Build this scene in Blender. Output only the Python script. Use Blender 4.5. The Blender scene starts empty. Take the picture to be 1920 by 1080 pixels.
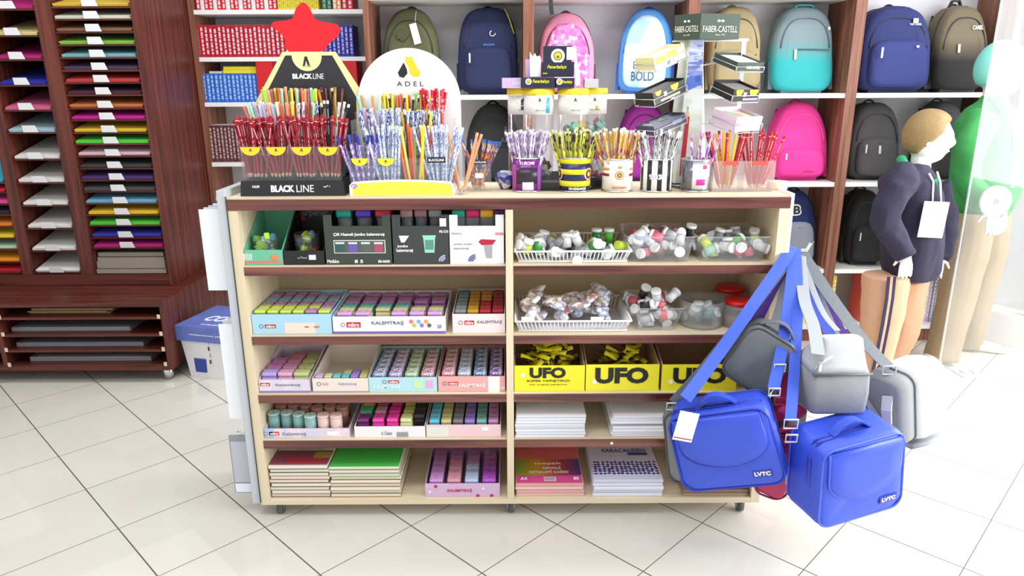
import bpy, bmesh, math, random
from mathutils import Vector, Matrix, noise
PI = math.pi
R = random.Random(7)
S = bpy.context.scene
COL = S.collection
V = Vector

# ---------------------------------------------------------------- camera
FPX, PITCH, ROLL, EYE = 1345.4, 0.2812, -0.0048, 1.367
cam_d = bpy.data.cameras.new('camera'); cam = bpy.data.objects.new('camera', cam_d); COL.objects.link(cam)
cam_d.sensor_width = 36; cam_d.lens = FPX / 1920 * 36; cam_d.clip_start = 0.05
cam.matrix_world = Matrix.Translation((0, 0, EYE)) @ Matrix.Rotation(PI/2 - PITCH, 4, 'X') @ Matrix.Rotation(ROLL, 4, 'Z')
S.camera = cam

# ---------------------------------------------------------------- world, lights, exposure
S.view_settings.view_transform = 'Standard'; S.view_settings.look = 'None'
S.view_settings.gamma = 1; S.view_settings.use_curve_mapping = False
S.view_settings.exposure = 0.15
w = bpy.data.worlds.new('world'); S.world = w; w.use_nodes = True
bgn = w.node_tree.nodes['Background']; bgn.inputs[0].default_value = (0.93, 0.96, 1.0, 1); bgn.inputs[1].default_value = 0.80
def area(name, loc, rot, sx, sy, energy, col=(1, 1, 1)):
    l = bpy.data.lights.new(name, 'AREA'); l.shape = 'RECTANGLE'; l.size = sx; l.size_y = sy; l.energy = energy; l.color = col
    o = bpy.data.objects.new(name, l); o.location = loc; o.rotation_euler = rot; COL.objects.link(o); return o
area('ceiling_lamp_front', (-0.4, 0.9, 2.75), (0, 0, 0), 2.6, 0.5, 26)
area('ceiling_lamp_back', (-0.2, 2.6, 2.75), (0, 0, 0), 3.6, 0.4, 34)
area('shop_window_daylight', (2.95, 1.5, 1.5), (0, math.radians(58), 0), 2.0, 3.4, 165, (0.97, 0.98, 1.0))

# ---------------------------------------------------------------- geometry helpers
def ray(px, py):
    x, y = px - 960, py - 540; c, s = math.cos(ROLL), math.sin(ROLL)
    x, y = x*c + y*s, -x*s + y*c
    x /= FPX; u = -y / FPX; c, s = math.cos(PITCH), math.sin(PITCH)
    return V((x, c + u*s, -s + u*c))
def P(px, py, Y):            # photo direction met with the upright plane at distance Y
    r = ray(px, py); r = r * (Y / r.y); return V((r.x, Y, EYE + r.z))
def F(px, py, Z):            # ... met with the level plane at height Z
    r = ray(px, py); r = r * ((Z - EYE) / r.z); return V((r.x, r.y, Z))
def PX(px, py, Y): return P(px, py, Y).x
def PZ(px, py, Y): return P(px, py, Y).z

def lin(c):
    if isinstance(c, str):
        c = c.lstrip('#'); c = [int(c[i:i+2], 16)/255 for i in (0, 2, 4)]
    return tuple(x/12.92 if x <= .04045 else ((x+.055)/1.055)**2.4 for x in c) + (1,)
_M = {}
def mat(name, col='#808080', rough=.5, metal=0., spec=.5, bump=0, bscale=200, var=0, vscale=8, coat=0):
    if name in _M: return _M[name]
    m = bpy.data.materials.new(name); m.use_nodes = True; n = m.node_tree.nodes; l = m.node_tree.links
    b = n['Principled BSDF']; b.inputs['Base Color'].default_value = lin(col)
    b.inputs['Roughness'].default_value = rough; b.inputs['Metallic'].default_value = metal
    b.inputs['Specular IOR Level'].default_value = spec; b.inputs['Coat Weight'].default_value = coat
    tc = n.new('ShaderNodeTexCoord')
    if var:
        nt = n.new('ShaderNodeTexNoise'); nt.inputs['Scale'].default_value = vscale; nt.inputs['Detail'].default_value = 3
        mx = n.new('ShaderNodeMix'); mx.data_type = 'RGBA'; c = lin(col)
        mx.inputs['A'].default_value = tuple(x*(1-var) for x in c[:3]) + (1,)
        mx.inputs['B'].default_value = tuple(min(1, x*(1+var)) for x in c[:3]) + (1,)
        l.new(tc.outputs['Object'], nt.inputs['Vector']); l.new(nt.outputs['Fac'], mx.inputs['Factor']); l.new(mx.outputs['Result'], b.inputs['Base Color'])
    if bump:
        nb = n.new('ShaderNodeTexNoise'); nb.inputs['Scale'].default_value = bscale
        bp = n.new('ShaderNodeBump'); bp.inputs['Strength'].default_value = bump; bp.inputs['Distance'].default_value = .002
        l.new(tc.outputs['Object'], nb.inputs['Vector']); l.new(nb.outputs['Fac'], bp.inputs['Height']); l.new(bp.outputs['Normal'], b.inputs['Normal'])
    _M[name] = m; return m
def wood(name, c1, c2, axis='Z', rough=.35, scale=9, spec=.4):
    if name in _M: return _M[name]
    m = mat(name, c1, rough, spec=spec); n = m.node_tree.nodes; l = m.node_tree.links; b = n['Principled BSDF']
    tc = n.new('ShaderNodeTexCoord'); mp = n.new('ShaderNodeMapping'); nt = n.new('ShaderNodeTexNoise'); rp = n.new('ShaderNodeValToRGB')
    k = [scale*3]*3; k['XYZ'.index(axis)] = scale*.12; mp.inputs['Scale'].default_value = k
    nt.inputs['Scale'].default_value = 1.6; nt.inputs['Detail'].default_value = 6; nt.inputs['Distortion'].default_value = .6
    rp.color_ramp.elements[0].position = .35; rp.color_ramp.elements[1].position = .68
    rp.color_ramp.elements[0].color = lin(c1); rp.color_ramp.elements[1].color = lin(c2)
    l.new(tc.outputs['Object'], mp.inputs['Vector']); l.new(mp.outputs['Vector'], nt.inputs['Vector']); l.new(nt.outputs['Fac'], rp.inputs['Fac']); l.new(rp.outputs['Color'], b.inputs['Base Color'])
    return m
def clear(name, tint='#ffffff', body=.12, rough=.05, gloss=.12):
    """thin clear plastic or glass: mostly see-through, a little body colour, a fresnel sheen"""
    if name in _M: return _M[name]
    m = bpy.data.materials.new(name); m.use_nodes = True; n = m.node_tree.nodes; l = m.node_tree.links; n.clear()
    o = n.new('ShaderNodeOutputMaterial'); t = n.new('ShaderNodeBsdfTransparent'); d = n.new('ShaderNodeBsdfDiffuse'); g = n.new('ShaderNodeBsdfGlossy')
    m1 = n.new('ShaderNodeMixShader'); m2 = n.new('ShaderNodeMixShader'); lw = n.new('ShaderNodeLayerWeight'); mr = n.new('ShaderNodeMath')
    mr.operation = 'MULTIPLY_ADD'; mr.inputs[1].default_value = .35; mr.inputs[2].default_value = gloss*.15; lw.inputs['Blend'].default_value = .25
    d.inputs[0].default_value = lin(tint); t.inputs[0].default_value = (1, 1, 1, 1); g.inputs['Roughness'].default_value = rough
    m1.inputs[0].default_value = body; l.new(t.outputs[0], m1.inputs[1]); l.new(d.outputs[0], m1.inputs[2])
    l.new(lw.outputs['Fresnel'], mr.inputs[0]); l.new(mr.outputs[0], m2.inputs[0]); l.new(m1.outputs[0], m2.inputs[1]); l.new(g.outputs[0], m2.inputs[2]); l.new(m2.outputs[0], o.inputs[0])
    _M[name] = m; return m
def speckle(name, cols, scale=60, stretch=(1, 1, 1), rough=.4):
    """printed pattern of several flat colours"""
    if name in _M: return _M[name]
    m = mat(name, cols[0], rough); n = m.node_tree.nodes; l = m.node_tree.links
    tc = n.new('ShaderNodeTexCoord'); mp = n.new('ShaderNodeMapping'); mp.inputs['Scale'].default_value = stretch
    vo = n.new('ShaderNodeTexVoronoi'); vo.inputs['Scale'].default_value = scale; sp = n.new('ShaderNodeSeparateColor'); rp = n.new('ShaderNodeValToRGB'); rp.color_ramp.interpolation = 'CONSTANT'
    e = rp.color_ramp.elements; e[0].position = 0; e[0].color = lin(cols[0]); e[1].position = 1/len(cols); e[1].color = lin(cols[1])
    for i, c in enumerate(cols[2:]): q = e.new((i+2)/len(cols)); q.color = lin(c)
    l.new(tc.outputs['Object'], mp.inputs['Vector']); l.new(mp.outputs[0], vo.inputs['Vector']); l.new(vo.outputs['Color'], sp.inputs[0]); l.new(sp.outputs[0], rp.inputs[0]); l.new(rp.outputs[0], n['Principled BSDF'].inputs['Base Color'])
    return m

def world_of(o):
    m = Matrix.Identity(4)
    while o: m = o.matrix_basis @ m; o = o.parent
    return m
def tag(o, label=None, cat=None, group=None, kind=None):
    if label: o['label'] = label
    if cat: o['category'] = cat
    if group: o['group'] = group
    if kind: o['kind'] = kind
    return o
def thing(name, label, cat, loc=(0, 0, 0), group=None, rot=(0, 0, 0)):
    o = bpy.data.objects.new(name, None); COL.objects.link(o); o.location = loc; o.rotation_euler = rot; o.empty_display_size = .05
    return tag(o, label, cat, group)
def copy_tree(o, parent=None):
    c = o.copy(); COL.objects.link(c); c.parent = parent
    for ch in o.children: copy_tree(ch, c)
    return c
class MB:
    """collects shapes, builds one mesh object"""
    def __init__(s): s.bm = bmesh.new(); s.smooth = False
    def _f(s, vs, mi):
        try: f = s.bm.faces.new(vs); f.material_index = mi; return f
        except ValueError: return None
    def poly(s, pts, mi=0): return s._f([s.bm.verts.new(p) for p in pts], mi)
    def box(s, x0, x1, y0, y1, z0, z1, mi=0, bev=0, mtx=None):
        if x1 < x0: x0, x1 = x1, x0
        if y1 < y0: y0, y1 = y1, y0
        if z1 < z0: z0, z1 = z1, z0
        r = bmesh.ops.create_cube(s.bm, size=1); vs = r['verts']
        for v in vs: v.co = V(((x0+x1)/2 + v.co.x*(x1-x0), (y0+y1)/2 + v.co.y*(y1-y0), (z0+z1)/2 + v.co.z*(z1-z0)))
        fs = {f for v in vs for f in v.link_faces}
        for f in fs: f.material_index = mi
        if bev:
            es = list({e for v in vs for e in v.link_edges})
            rr = bmesh.ops.bevel(s.bm, geom=es, offset=min(bev, (x1-x0)*.45, (y1-y0)*.45, (z1-z0)*.45), segments=2, profile=.6, affect='EDGES')
            vs = list({v for f in rr['faces'] for v in f.verts} | {v for v in vs if v.is_valid})
            for f in {f for v in vs for f in v.link_faces}: f.material_index = mi
        if mtx is not None:
            for v in {v for v in vs if v.is_valid}: v.co = mtx @ v.co
        return s
    def loft(s, rings, mi=0, cap=True, closed=True, sm=True):
        rs = [[s.bm.verts.new(p) for p in r] for r in rings]; n = len(rs[0])
        for a, b in zip(rs, rs[1:]):
            for i in range(n if closed else n-1):
                f = s._f((a[i], a[(i+1) % n], b[(i+1) % n], b[i]), mi)
                if f: f.smooth = sm
        if cap:
            f = s._f(rs[0][::-1], mi); g = s._f(rs[-1], mi)
        return s
    def cyl(s, p0, p1, r0, r1=None, n=16, mi=0, cap=True, sm=True):
        p0, p1 = V(p0), V(p1); r1 = r0 if r1 is None else r1; d = (p1-p0).normalized()
        a = d.orthogonal().normalized(); b = d.cross(a)
        ring = lambda p, r: [p + (a*math.cos(2*PI*i/n) + b*math.sin(2*PI*i/n))*r for i in range(n)]
        return s.loft([ring(p0, r0), ring(p1, r1)], mi, cap, sm=sm)
    def lathe(s, c, prof, n=28, mi=0, cap=True):
        c = V(c); return s.loft([[c + V((r*math.cos(2*PI*i/n), r*math.sin(2*PI*i/n), z)) for i in range(n)] for r, z in prof], mi, cap)
    def tube(s, pts, r, n=8, mi=0, cap=True, closed=False):
        pts = [V(p) for p in pts]; rings = []; prev = None; k = len(pts)
        for i, p in enumerate(pts):
            t = (pts[(i+1) % k] - pts[i-1]) if closed else (pts[min(i+1, k-1)] - pts[max(i-1, 0)])
            t.normalize()
            a = t.orthogonal().normalized() if prev is None else (prev - t*prev.dot(t)).normalized()
            prev = a; b = t.cross(a); rr = r[i] if isinstance(r, (list, tuple)) else r
            rings.append([p + (a*math.cos(2*PI*j/n) + b*math.sin(2*PI*j/n))*rr for j in range(n)])
        if closed: rings.append(rings[0])
        return s.loft(rings, mi, cap and not closed)
    def ribbon(s, pts, wd, th=.0025, side=None, mi=0):
        pts = [V(p) for p in pts]; rings = []
        for i, p in enumerate(pts):
            t = (pts[min(i+1, len(pts)-1)] - pts[max(i-1, 0)]).normalized()
            sd = V(side if not callable(side) else side(i/(len(pts)-1))) if side is not None else V((0, 0, 1))
            sd = (sd - t*sd.dot(t)).normalized(); nn = t.cross(sd).normalized()
            rings.append([p + sd*wd/2 + nn*th/2, p - sd*wd/2 + nn*th/2, p - sd*wd/2 - nn*th/2, p + sd*wd/2 - nn*th/2])
        return s.loft(rings, mi, True, sm=False)
    def prism(s, pts, y0, y1, mi=0, sm=False):
        """outline in x,z extruded along y"""
        return s.loft([[V((x, y0, z)) for x, z in pts], [V((x, y1, z)) for x, z in pts]], mi, sm=sm)
    def disc(s, c, r, mi=0, n=24, th=.001, ax=(0, -1, 0)): return s.cyl(V(c), V(c) + V(ax)*th, r, n=n, mi=mi, sm=False)
    def sphere(s, c, r, mi=0, n=16, sc=(1, 1, 1)):
        c = V(c); prof = [[c + V((r*sc[0]*math.sin(PI*j/n)*math.cos(2*PI*i/n), r*sc[1]*math.sin(PI*j/n)*math.sin(2*PI*i/n), -r*sc[2]*math.cos(PI*j/n))) for i in range(n)] for j in range(1, n)]
        return s.loft(prof, mi)
    def noise(s, amp, scale=12, seed=0):
        for v in s.bm.verts: v.co += noise.noise_vector(v.co*scale + V((seed*7.1, seed*3.3, 0)))*amp
        return s
    def build(s, name, mats, parent=None, world=True, subsurf=0, recalc=True, smooth=None):
        if world and parent is not None: s.bm.transform(world_of(parent).inverted())
        if recalc: bmesh.ops.recalc_face_normals(s.bm, faces=s.bm.faces)
        if smooth is not None:
            for f in s.bm.faces: f.smooth = smooth
        me = bpy.data.meshes.new(name); s.bm.to_mesh(me); s.bm.free()
        for m in (mats if isinstance(mats, (list, tuple)) else [mats]): me.materials.append(m)
        o = bpy.data.objects.new(name, me); COL.objects.link(o); o.parent = parent
        if subsurf:
            sm = o.modifiers.new('subdivision', 'SUBSURF'); sm.levels = subsurf; sm.render_levels = subsurf
        return o
def origin_to(o, loc):
    """put a top-level mesh's origin at its base"""
    loc = V(loc); o.data.transform(Matrix.Translation(-loc)); o.location = loc; return o
_TC = {}
def text(body, mtx, w_, h_, m, parent=None, name='lettering', ext=.0006, bold=.02, shear=0):
    """lettering fitted to w_ x h_ metres, centred on mtx (local x right, y up, z towards the reader)"""
    k = (body, bold, shear)
    if k not in _TC:
        cu = bpy.data.curves.new('t', 'FONT'); cu.body = body; cu.extrude = .01; cu.offset = bold; cu.shear = shear; cu.resolution_u = 3
        t = bpy.data.objects.new('t', cu); COL.objects.link(t); dg = bpy.context.evaluated_depsgraph_get()
        me = bpy.data.meshes.new_from_object(t.evaluated_get(dg)); bpy.data.objects.remove(t); _TC[k] = me
    me = _TC[k].copy(); xs = [v.co.x for v in me.vertices]; ys = [v.co.y for v in me.vertices]
    if not xs: return None
    x0, x1, y0, y1 = min(xs), max(xs), min(ys), max(ys)
    for v in me.vertices:
        v.co = V(((v.co.x-(x0+x1)/2)/(x1-x0)*w_, (v.co.y-(y0+y1)/2)/(y1-y0)*h_, v.co.z/.01*ext))
    me.transform(mtx)
    if parent is not None: me.transform(world_of(parent).inverted())
    me.materials.clear(); me.materials.append(m); me.name = name
    o = bpy.data.objects.new(name, me); COL.objects.link(o); o.parent = parent; return o
def face(x, y, z, rz=0, rx=0, ry=0):   # frame for lettering on a face that looks towards -Y
    return Matrix.Translation((x, y, z)) @ Matrix.Rotation(rz, 4, 'Z') @ Matrix.Rotation(PI/2 + rx, 4, 'X') @ Matrix.Rotation(ry, 4, 'Z')
def tpx(body, px, py, pw, ph, Y, m, parent, **k):   # lettering centred at a photo point on an upright face at Y
    a = P(px-pw/2, py, Y); b = P(px+pw/2, py, Y); c = P(px, py-ph/2, Y); d = P(px, py+ph/2, Y); q = P(px, py, Y)
    return text(body, face(q.x, Y-.0007, q.z), b.x-a.x, c.z-d.z, m, parent, **k)

# ---------------------------------------------------------------- shared materials
white = mat('white plastic', '#f2f2f4', .45); white_p = mat('white paper', '#f4f3f2', .8); black = mat('black card', '#1d1c1f', .5)
black_g = mat('black gloss', '#141416', .25); grey = mat('grey plastic', '#9a9ca0', .5); chrome = mat('chrome', '#d8d8da', .18, 1.0); steel = mat('brushed steel', '#a9abae', .35, .9)
yellow = mat('yellow print', '#f7e92e', .5); red = mat('red print', '#d8182a', .45); rackw = wood('dark mahogany laminate', '#431a12', '#73372a', 'Z', .38); rackh = wood('dark mahogany laminate level', '#43190f', '#6b3226', 'X', .38)
casew = wood('brown walnut laminate', '#70402f', '#9a6a55', 'Z', .5); edgew = wood('shelf edge walnut band', '#4a1f1a', '#8a5347', 'X', .22, 7, .6); maple = wood('pale maple laminate', '#dbc9a8', '#e9dcc0', 'X', .5, 4)
pl = clear('clear plastic', '#ffffff', .03); pl2 = clear('clear plastic frosted', '#f0f1f2', .13, .2)
cardb = mat('brown cardboard', '#b08e6a', .85, var=.06); shelfw = mat('white shelf board', '#f3f2f1', .5); backw = mat('white back panel', '#d8d7da', .7)
def M(hexc, rough=.5, **k): return mat('paint ' + hexc + (' %g' % rough), hexc, rough, **k)
# ================================================================ the setting
def floor_mat():
    m = mat('glossy cream floor tile', '#e9e6dd', .16, spec=.5); n = m.node_tree.nodes; l = m.node_tree.links; b = n['Principled BSDF']
    g = n.new('ShaderNodeNewGeometry'); T = .33; th = .794; O = V((-5.956*T, 8.1257*T, 0))
    sub = n.new('ShaderNodeVectorMath'); sub.operation = 'SUBTRACT'; sub.inputs[1].default_value = O; l.new(g.outputs['Position'], sub.inputs[0])
    def axis(v, wd):
        d = n.new('ShaderNodeVectorMath'); d.operation = 'DOT_PRODUCT'; d.inputs[1].default_value = v; l.new(sub.outputs[0], d.inputs[0])
        a = n.new('ShaderNodeMath'); a.operation = 'ADD'; a.inputs[1].default_value = .5; l.new(d.outputs['Value'], a.inputs[0])
        f = n.new('ShaderNodeMath'); f.operation = 'FLOORED_MODULO'; f.inputs[1].default_value = 1; l.new(a.outputs[0], f.inputs[0])
        s = n.new('ShaderNodeMath'); s.operation = 'SUBTRACT'; s.inputs[1].default_value = .5; l.new(f.outputs[0], s.inputs[0])
        ab = n.new('ShaderNodeMath'); ab.operation = 'ABSOLUTE'; l.new(s.outputs[0], ab.inputs[0])
        c = n.new('ShaderNodeMath'); c.operation = 'LESS_THAN'; c.inputs[1].default_value = wd; l.new(ab.outputs[0], c.inputs[0])
        fl = n.new('ShaderNodeMath'); fl.operation = 'FLOOR'; l.new(a.outputs[0], fl.inputs[0]); return c, fl
    c1, f1 = axis(V((math.cos(th), math.sin(th), 0))/T, .0062); c2, f2 = axis(V((math.sin(th), -math.cos(th), 0))/T, .0042)
    mxm = n.new('ShaderNodeMath'); mxm.operation = 'MAXIMUM'; l.new(c1.outputs[0], mxm.inputs[0]); l.new(c2.outputs[0], mxm.inputs[1])
    cb = n.new('ShaderNodeCombineXYZ'); l.new(f1.outputs[0], cb.inputs[0]); l.new(f2.outputs[0], cb.inputs[1])
    wn = n.new('ShaderNodeTexWhiteNoise'); l.new(cb.outputs[0], wn.inputs['Vector'])
    mt = n.new('ShaderNodeMix'); mt.data_type = 'RGBA'; mt.inputs['A'].default_value = lin('#d5d1c5'); mt.inputs['B'].default_value = lin('#dcd8ce'); l.new(wn.outputs['Value'], mt.inputs['Factor'])
    mg = n.new('ShaderNodeMix'); mg.data_type = 'RGBA'; mg.inputs['B'].default_value = lin('#5a5348'); l.new(mxm.outputs[0], mg.inputs['Factor']); l.new(mt.outputs['Result'], mg.inputs['A']); l.new(mg.outputs['Result'], b.inputs['Base Color'])
    ro = n.new('ShaderNodeMath'); ro.operation = 'MULTIPLY_ADD'; ro.inputs[1].default_value = .6; ro.inputs[2].default_value = .14; l.new(mxm.outputs[0], ro.inputs[0]); l.new(ro.outputs[0], b.inputs['Roughness'])
    return m
tag(MB().box(-4.2, 4.6, -1.5, 4.45, -.06, 0).build('floor', floor_mat()), kind='structure')
wallm = mat('white wall paint', '#dedde0', .8)
tag(MB().box(-4.2, 4.6, 4.35, 4.45, 0, 2.9).build('wall_back', wallm), kind='structure')
tag(MB().box(-4.3, -4.2, -1.5, 4.45, 0, 2.9).build('wall_left', wallm), kind='structure')
# low sill wall and shop window at the right
sill = mat('white sill paint', '#e8e8ea', .5); mull = mat('grey aluminium profile', '#8f9496', .4, .5)
wx0, wx1 = F(1866, 640, 0), V((3.3, 1.6, 0))
dirw = V((.62, -1, 0)).normalized(); nrm = V((dirw.y, -dirw.x, 0)); nrm = -nrm if nrm.x < 0 else nrm
def slab(a, b, z0, z1, th, m, name, parent=None):
    a, b = V(a), V(b); a.z = b.z = 0; d = (b-a).normalized(); nn = V((-d.y, d.x, 0))*th
    if nn.x < 0: nn = -nn
    o = MB(); o.loft([[a+V((0, 0, z0)), b+V((0, 0, z0)), b+nn+V((0, 0, z0)), a+nn+V((0, 0, z0))], [a+V((0, 0, z1)), b+V((0, 0, z1)), b+nn+V((0, 0, z1)), a+nn+V((0, 0, z1))]], sm=False)
    return o.build(name, m, parent)
A0 = V((2.50, 3.78, 0)); A1 = A0 + dirw*2.6
tag(slab(A0, A1, 0, .17, .14, sill, 'wall_right'), kind='structure')
win = tag(slab(A0 + nrm*.03, A1 + nrm*.03, 2.5, 2.56, .05, mull, 'window_1'), kind='structure')
for k in (0.02, .30, 1.3, 2.4): 
    q = A0 + nrm*.03 + dirw*k; slab(q, q + dirw*.05, .17, 2.5, .05, mull, 'mullion', win)
slab(A0 + nrm*.05, A1 + nrm*.05, .17, 2.5, .006, clear('window glass', '#ffffff', .08, .02, .1), 'pane', win)
# ---------------------------------------------------------------- back bookcases
BY, BD = 3.65, .33
ZT = [1.300, .862, .405, .093]
def bay(x0, x1, label, ztop, zs, Y=BY, D=BD, backm=backw, wd=casew, kick=True):
    t = thing('bookcase', label, 'bookcase', ((x0+x1)/2, Y, 0), 'bookcases along the back wall')
    for a in (x0, x1-.026): MB().box(a, a+.026, Y, Y+D, 0, ztop).build('side_panel', wd, t)
    MB().box(x0+.026, x1-.026, Y+D-.012, Y+D, 0, ztop).build('back_panel', backm, t)
    for z in zs: MB().box(x0+.0265, x1-.0265, Y+.006, Y+D-.0125, z-.022, z).build('shelf', shelfw, t)
    if kick: MB().box(x0+.0265, x1-.0265, Y+.02, Y+.04, 0, zs[-1]-.024).build('kickboard', wd, t)
    return t
XB = [-.705, .085, .875, 1.672, 2.44]
bl = ['brown bookcase bay holding the olive and the plain navy backpacks', 'brown bookcase bay behind the tubs with yellow lids, pink backpack on its shelf', 'brown bookcase bay with the teal and the hot pink backpacks', 'brown bookcase bay behind the two mannequins']
for i in range(4): bay(XB[i], XB[i+1], bl[i], 2.35, [1.76+.0] + ZT if i < 3 else ZT)
BKY = 4.0
lz = [PZ(450, 18, BKY), PZ(450, 107, BKY), PZ(450, 192, BKY), PZ(420, 305, BKY)]
bay(PX(350, 0, BKY), PX(690, 0, BKY), 'brown bookcase full of red and blue books at the left', 2.35, [2.0] + lz + [.75, .42, .1], BKY, .3)

# ---------------------------------------------------------------- paper rack at the left
RY = 3.45; rx1 = PX(245, 0, RY)+.0; 
cols = [(PX(-60, 0, RY), PX(-8, 0, RY)), (PX(-33, 0, RY), PX(62, 0, RY)), (PX(92, 0, RY), PX(243, 0, RY))]
rk = thing('paper_rack', 'dark wood rack of slanted pigeonholes for coloured card', 'rack', ((rx1-1.0), RY, 0))
zb = PZ(200, 514, RY); zbase = .397
def rbox(name, *a, m=rackw): return MB().box(*a).build(name, m, rk)
c3x0, c3x1 = PX(92, 0, RY), PX(243, 0, RY); c2x1 = PX(62, 0, RY); c2x0 = PX(22, 298, RY) - .0; c1x1 = c2x0 - .055
rbox('side_panel', c3x1, c3x1+.02, RY-.004, RY+.62, zbase, 2.5)
rbox('divider', c2x1, c3x0, RY-.003, RY+.40, zb, 2.5); rbox('divider', c1x1, c2x0, RY-.003, RY+.40, zb, 2.5)
rbox('back_panel', -3.4, c3x1, RY+.401, RY+.42, zb, 2.5, m=rackh)
rbox('bottom_board', -3.4, c3x1, RY-.002, RY+.40, zbase+.001, zb, m=rackh)
TL = math.radians(14)
tagw = mat('white label card', '#f1f1f3', .6)
def card_shelf(x0, x1, py, colr, nm, row, n=3, px=200, th=.012):
    z = PZ(px, py, RY); m = Matrix.Translation((0, RY, z)) @ Matrix.Rotation(TL, 4, 'X')
    o = MB(); o.box(x0+.0008, x1-.0008, 0.0, .36, -.008, -.001, mtx=m); o.build('shelf', rackh, rk)
    cx = (x0+x1)/2; o = MB(); w2 = .036
    pts = [V((cx-w2, -.003, .001)), V((cx+w2, -.003, .001)), V((cx+w2-.006, -.006, .034)), V((cx-w2+.004, -.006, .034))]
    o.loft([[m @ p for p in pts], [m @ (p+V((0, .001, 0))) for p in pts]], sm=False); o.build('label_tag', tagw, rk)
    s = MB(); r = R
    for k in range(n):
        a, b = r.uniform(0, .006), r.uniform(0, .006)
        s.box(x0+.008+a, x1-.008-b, .004+r.uniform(0, .004), .31, k*th/n, (k+.85)*th/n, mtx=m)
    s = s.build('card_stack', M(colr, .75), None); origin_to(s, m @ V((cx, 0, 0)))
    tag(s, nm, 'paper')
ord_ = ['top', 'second', 'third', 'fourth', 'fifth', 'sixth', 'seventh', 'eighth', 'ninth', 'tenth', 'eleventh', 'twelfth', 'thirteenth', 'fourteenth', 'fifteenth', 'sixteenth', 'seventeenth', 'eighteenth', 'nineteenth', 'twentieth', 'twenty-first']
C3 = [(11.7, '#d9b93c', 'mustard yellow'), (35, '#d3d2bf', 'pale grey'), (59, '#8a6046', 'tan brown'), (83, '#86bf45', 'leaf green'), (107, '#79b0b8', 'powder blue'), (131, '#4d3757', 'dusky purple'), (154, '#c23a3a', 'red'), (177, '#4a2138', 'dark plum'),
      (202, '#c8713a', 'orange'), (224, '#cc1496', 'magenta'), (248, '#dfb92c', 'golden yellow'), (269, '#55cf3f', 'bright green'), (292, '#dcb8c0', 'pale pink'), (315, '#3d3b3d', 'charcoal'), (337, '#4b2b6e', 'violet'), (358, '#4c4a4c', 'dark grey'), (381, '#6aa7c5', 'sky blue'), (402, '#e6bd25', 'sun yellow'), (422, '#4fc43a', 'grass green'), (445, '#3132a0', 'royal blue'), (464.5, '#b01a72', 'raspberry')]
for i, (py, c, nm) in enumerate(C3): card_shelf(c3x0, c3x1, py, c, '%s card on the %s shelf of the right column of the paper rack' % (nm, ord_[i]), i)
C2 = [(16, '#c01e7a', 'magenta'), (66, '#e0d48e', 'cream yellow'), (111, '#bc1d78', 'deep magenta'), (159, '#2a2cab', 'royal blue'), (206, '#d8608e', 'rose pink'), (248, '#a6c6d0', 'pale blue')] + [(y, '#e6e6e0', 'white') for y in (298, 342, 385, 428, 470, 511)]
for i, (py, c, nm) in enumerate(C2): card_shelf(c2x0, c2x1, py, c, '%s card on the %s shelf of the middle column of the paper rack' % (nm, ord_[i]), i, px=60)
C1 = [(342, '#3ab5cf', 'turquoise'), (360, '#cf2738', 'red'), (382, '#e94fa0', 'hot pink'), (402, '#2c2a33', 'black'), (424, '#f08428', 'orange'), (446, '#f0da30', 'yellow'), (467, '#b9dfb5', 'mint'), (491, '#f59b1e', 'amber'), (511, '#c3172a', 'crimson')]
for i, (py, c, nm) in enumerate(C1): card_shelf(c1x1-.385, c1x1, py, c, '%s card at the left edge of the rack, %s' % (nm, ['ninth from the bottom', 'eighth from the bottom', 'seventh from the bottom', 'sixth from the bottom', 'fifth from the bottom', 'fourth from the bottom', 'third from the bottom', 'second from the bottom', 'the lowest'][i]), i, px=20)
# grey boards lying on the bottom of the right column
for k in range(4):
    z = zb + .003 + k*.024 + (.01 if k > 1 else 0); xx = c3x0+.004+k*.003
    o = MB().box(xx, c3x1-.012-.004*k, RY+.004+.006*k, RY+.34, z, z+(.034 if k == 1 else .02)).build('grey_board', M('#8f8578', .85)); origin_to(o, ((c3x0+c3x1)/2, RY, z))
    tag(o, ['lowest grey-brown board at the foot of the rack', 'second grey-brown board from the bottom of the rack', 'third grey-brown board from the bottom of the rack', 'topmost grey-brown board at the foot of the rack'][k], 'board', 'grey boards at the foot of the paper rack')
# base cabinet
bx1 = -1.60; by = 3.14
bc = thing('base_cabinet', 'low dark wood cabinet with four open shelves under the paper rack', 'cabinet', (-2.2, by, 0))
def bb(name, *a, m=rackw): return MB().box(*a).build(name, m, bc)
bb('top', -3.4, bx1, by, by+.85, zbase-.02, zbase-.001, m=rackh); bb('side_panel', bx1-.0195, bx1+.0015, by+.0005, by+.85, .066, zbase+.001)
dvx = PX(5, 640, by)
bb('divider', dvx-.02, dvx, by+.001, by+.84, .085, zbase-.021); bb('bottom', -3.4, bx1-.02, by, by+.84, .065, .085, m=rackh); bb('back_panel', -3.4, bx1-.02, by+.842, by+.85, .085, zbase-.021)
zsh = [PZ(200, y, by) for y in (595, 627, 656, 684)]
for z in zsh: bb('shelf', dvx+.0005, bx1-.021, by+.003, by+.8, z-.012, z, m=rackh); bb('shelf', -3.4, dvx-.0205, by+.003, by+.8, z-.012, z, m=rackh)
for z in zsh:
    for xx in (dvx+.001, bx1-.036): MB().box(xx, xx+.014, by-.002, by+.002, z-.008, z+.012, bev=.002).build('shelf_clip', mat('worn cream plastic', '#d8cdb8', .6), bc)
for xx in (bx1-.05, -2.9):
    MB().lathe((xx, by+.06, 0), [(.022, .0), (.022, .014), (.024, .015), (.024, .064)]).build('foot', chrome, bc)
pack = clear('shiny cellophane', '#d8dade', .35, .12, .5)
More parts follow.
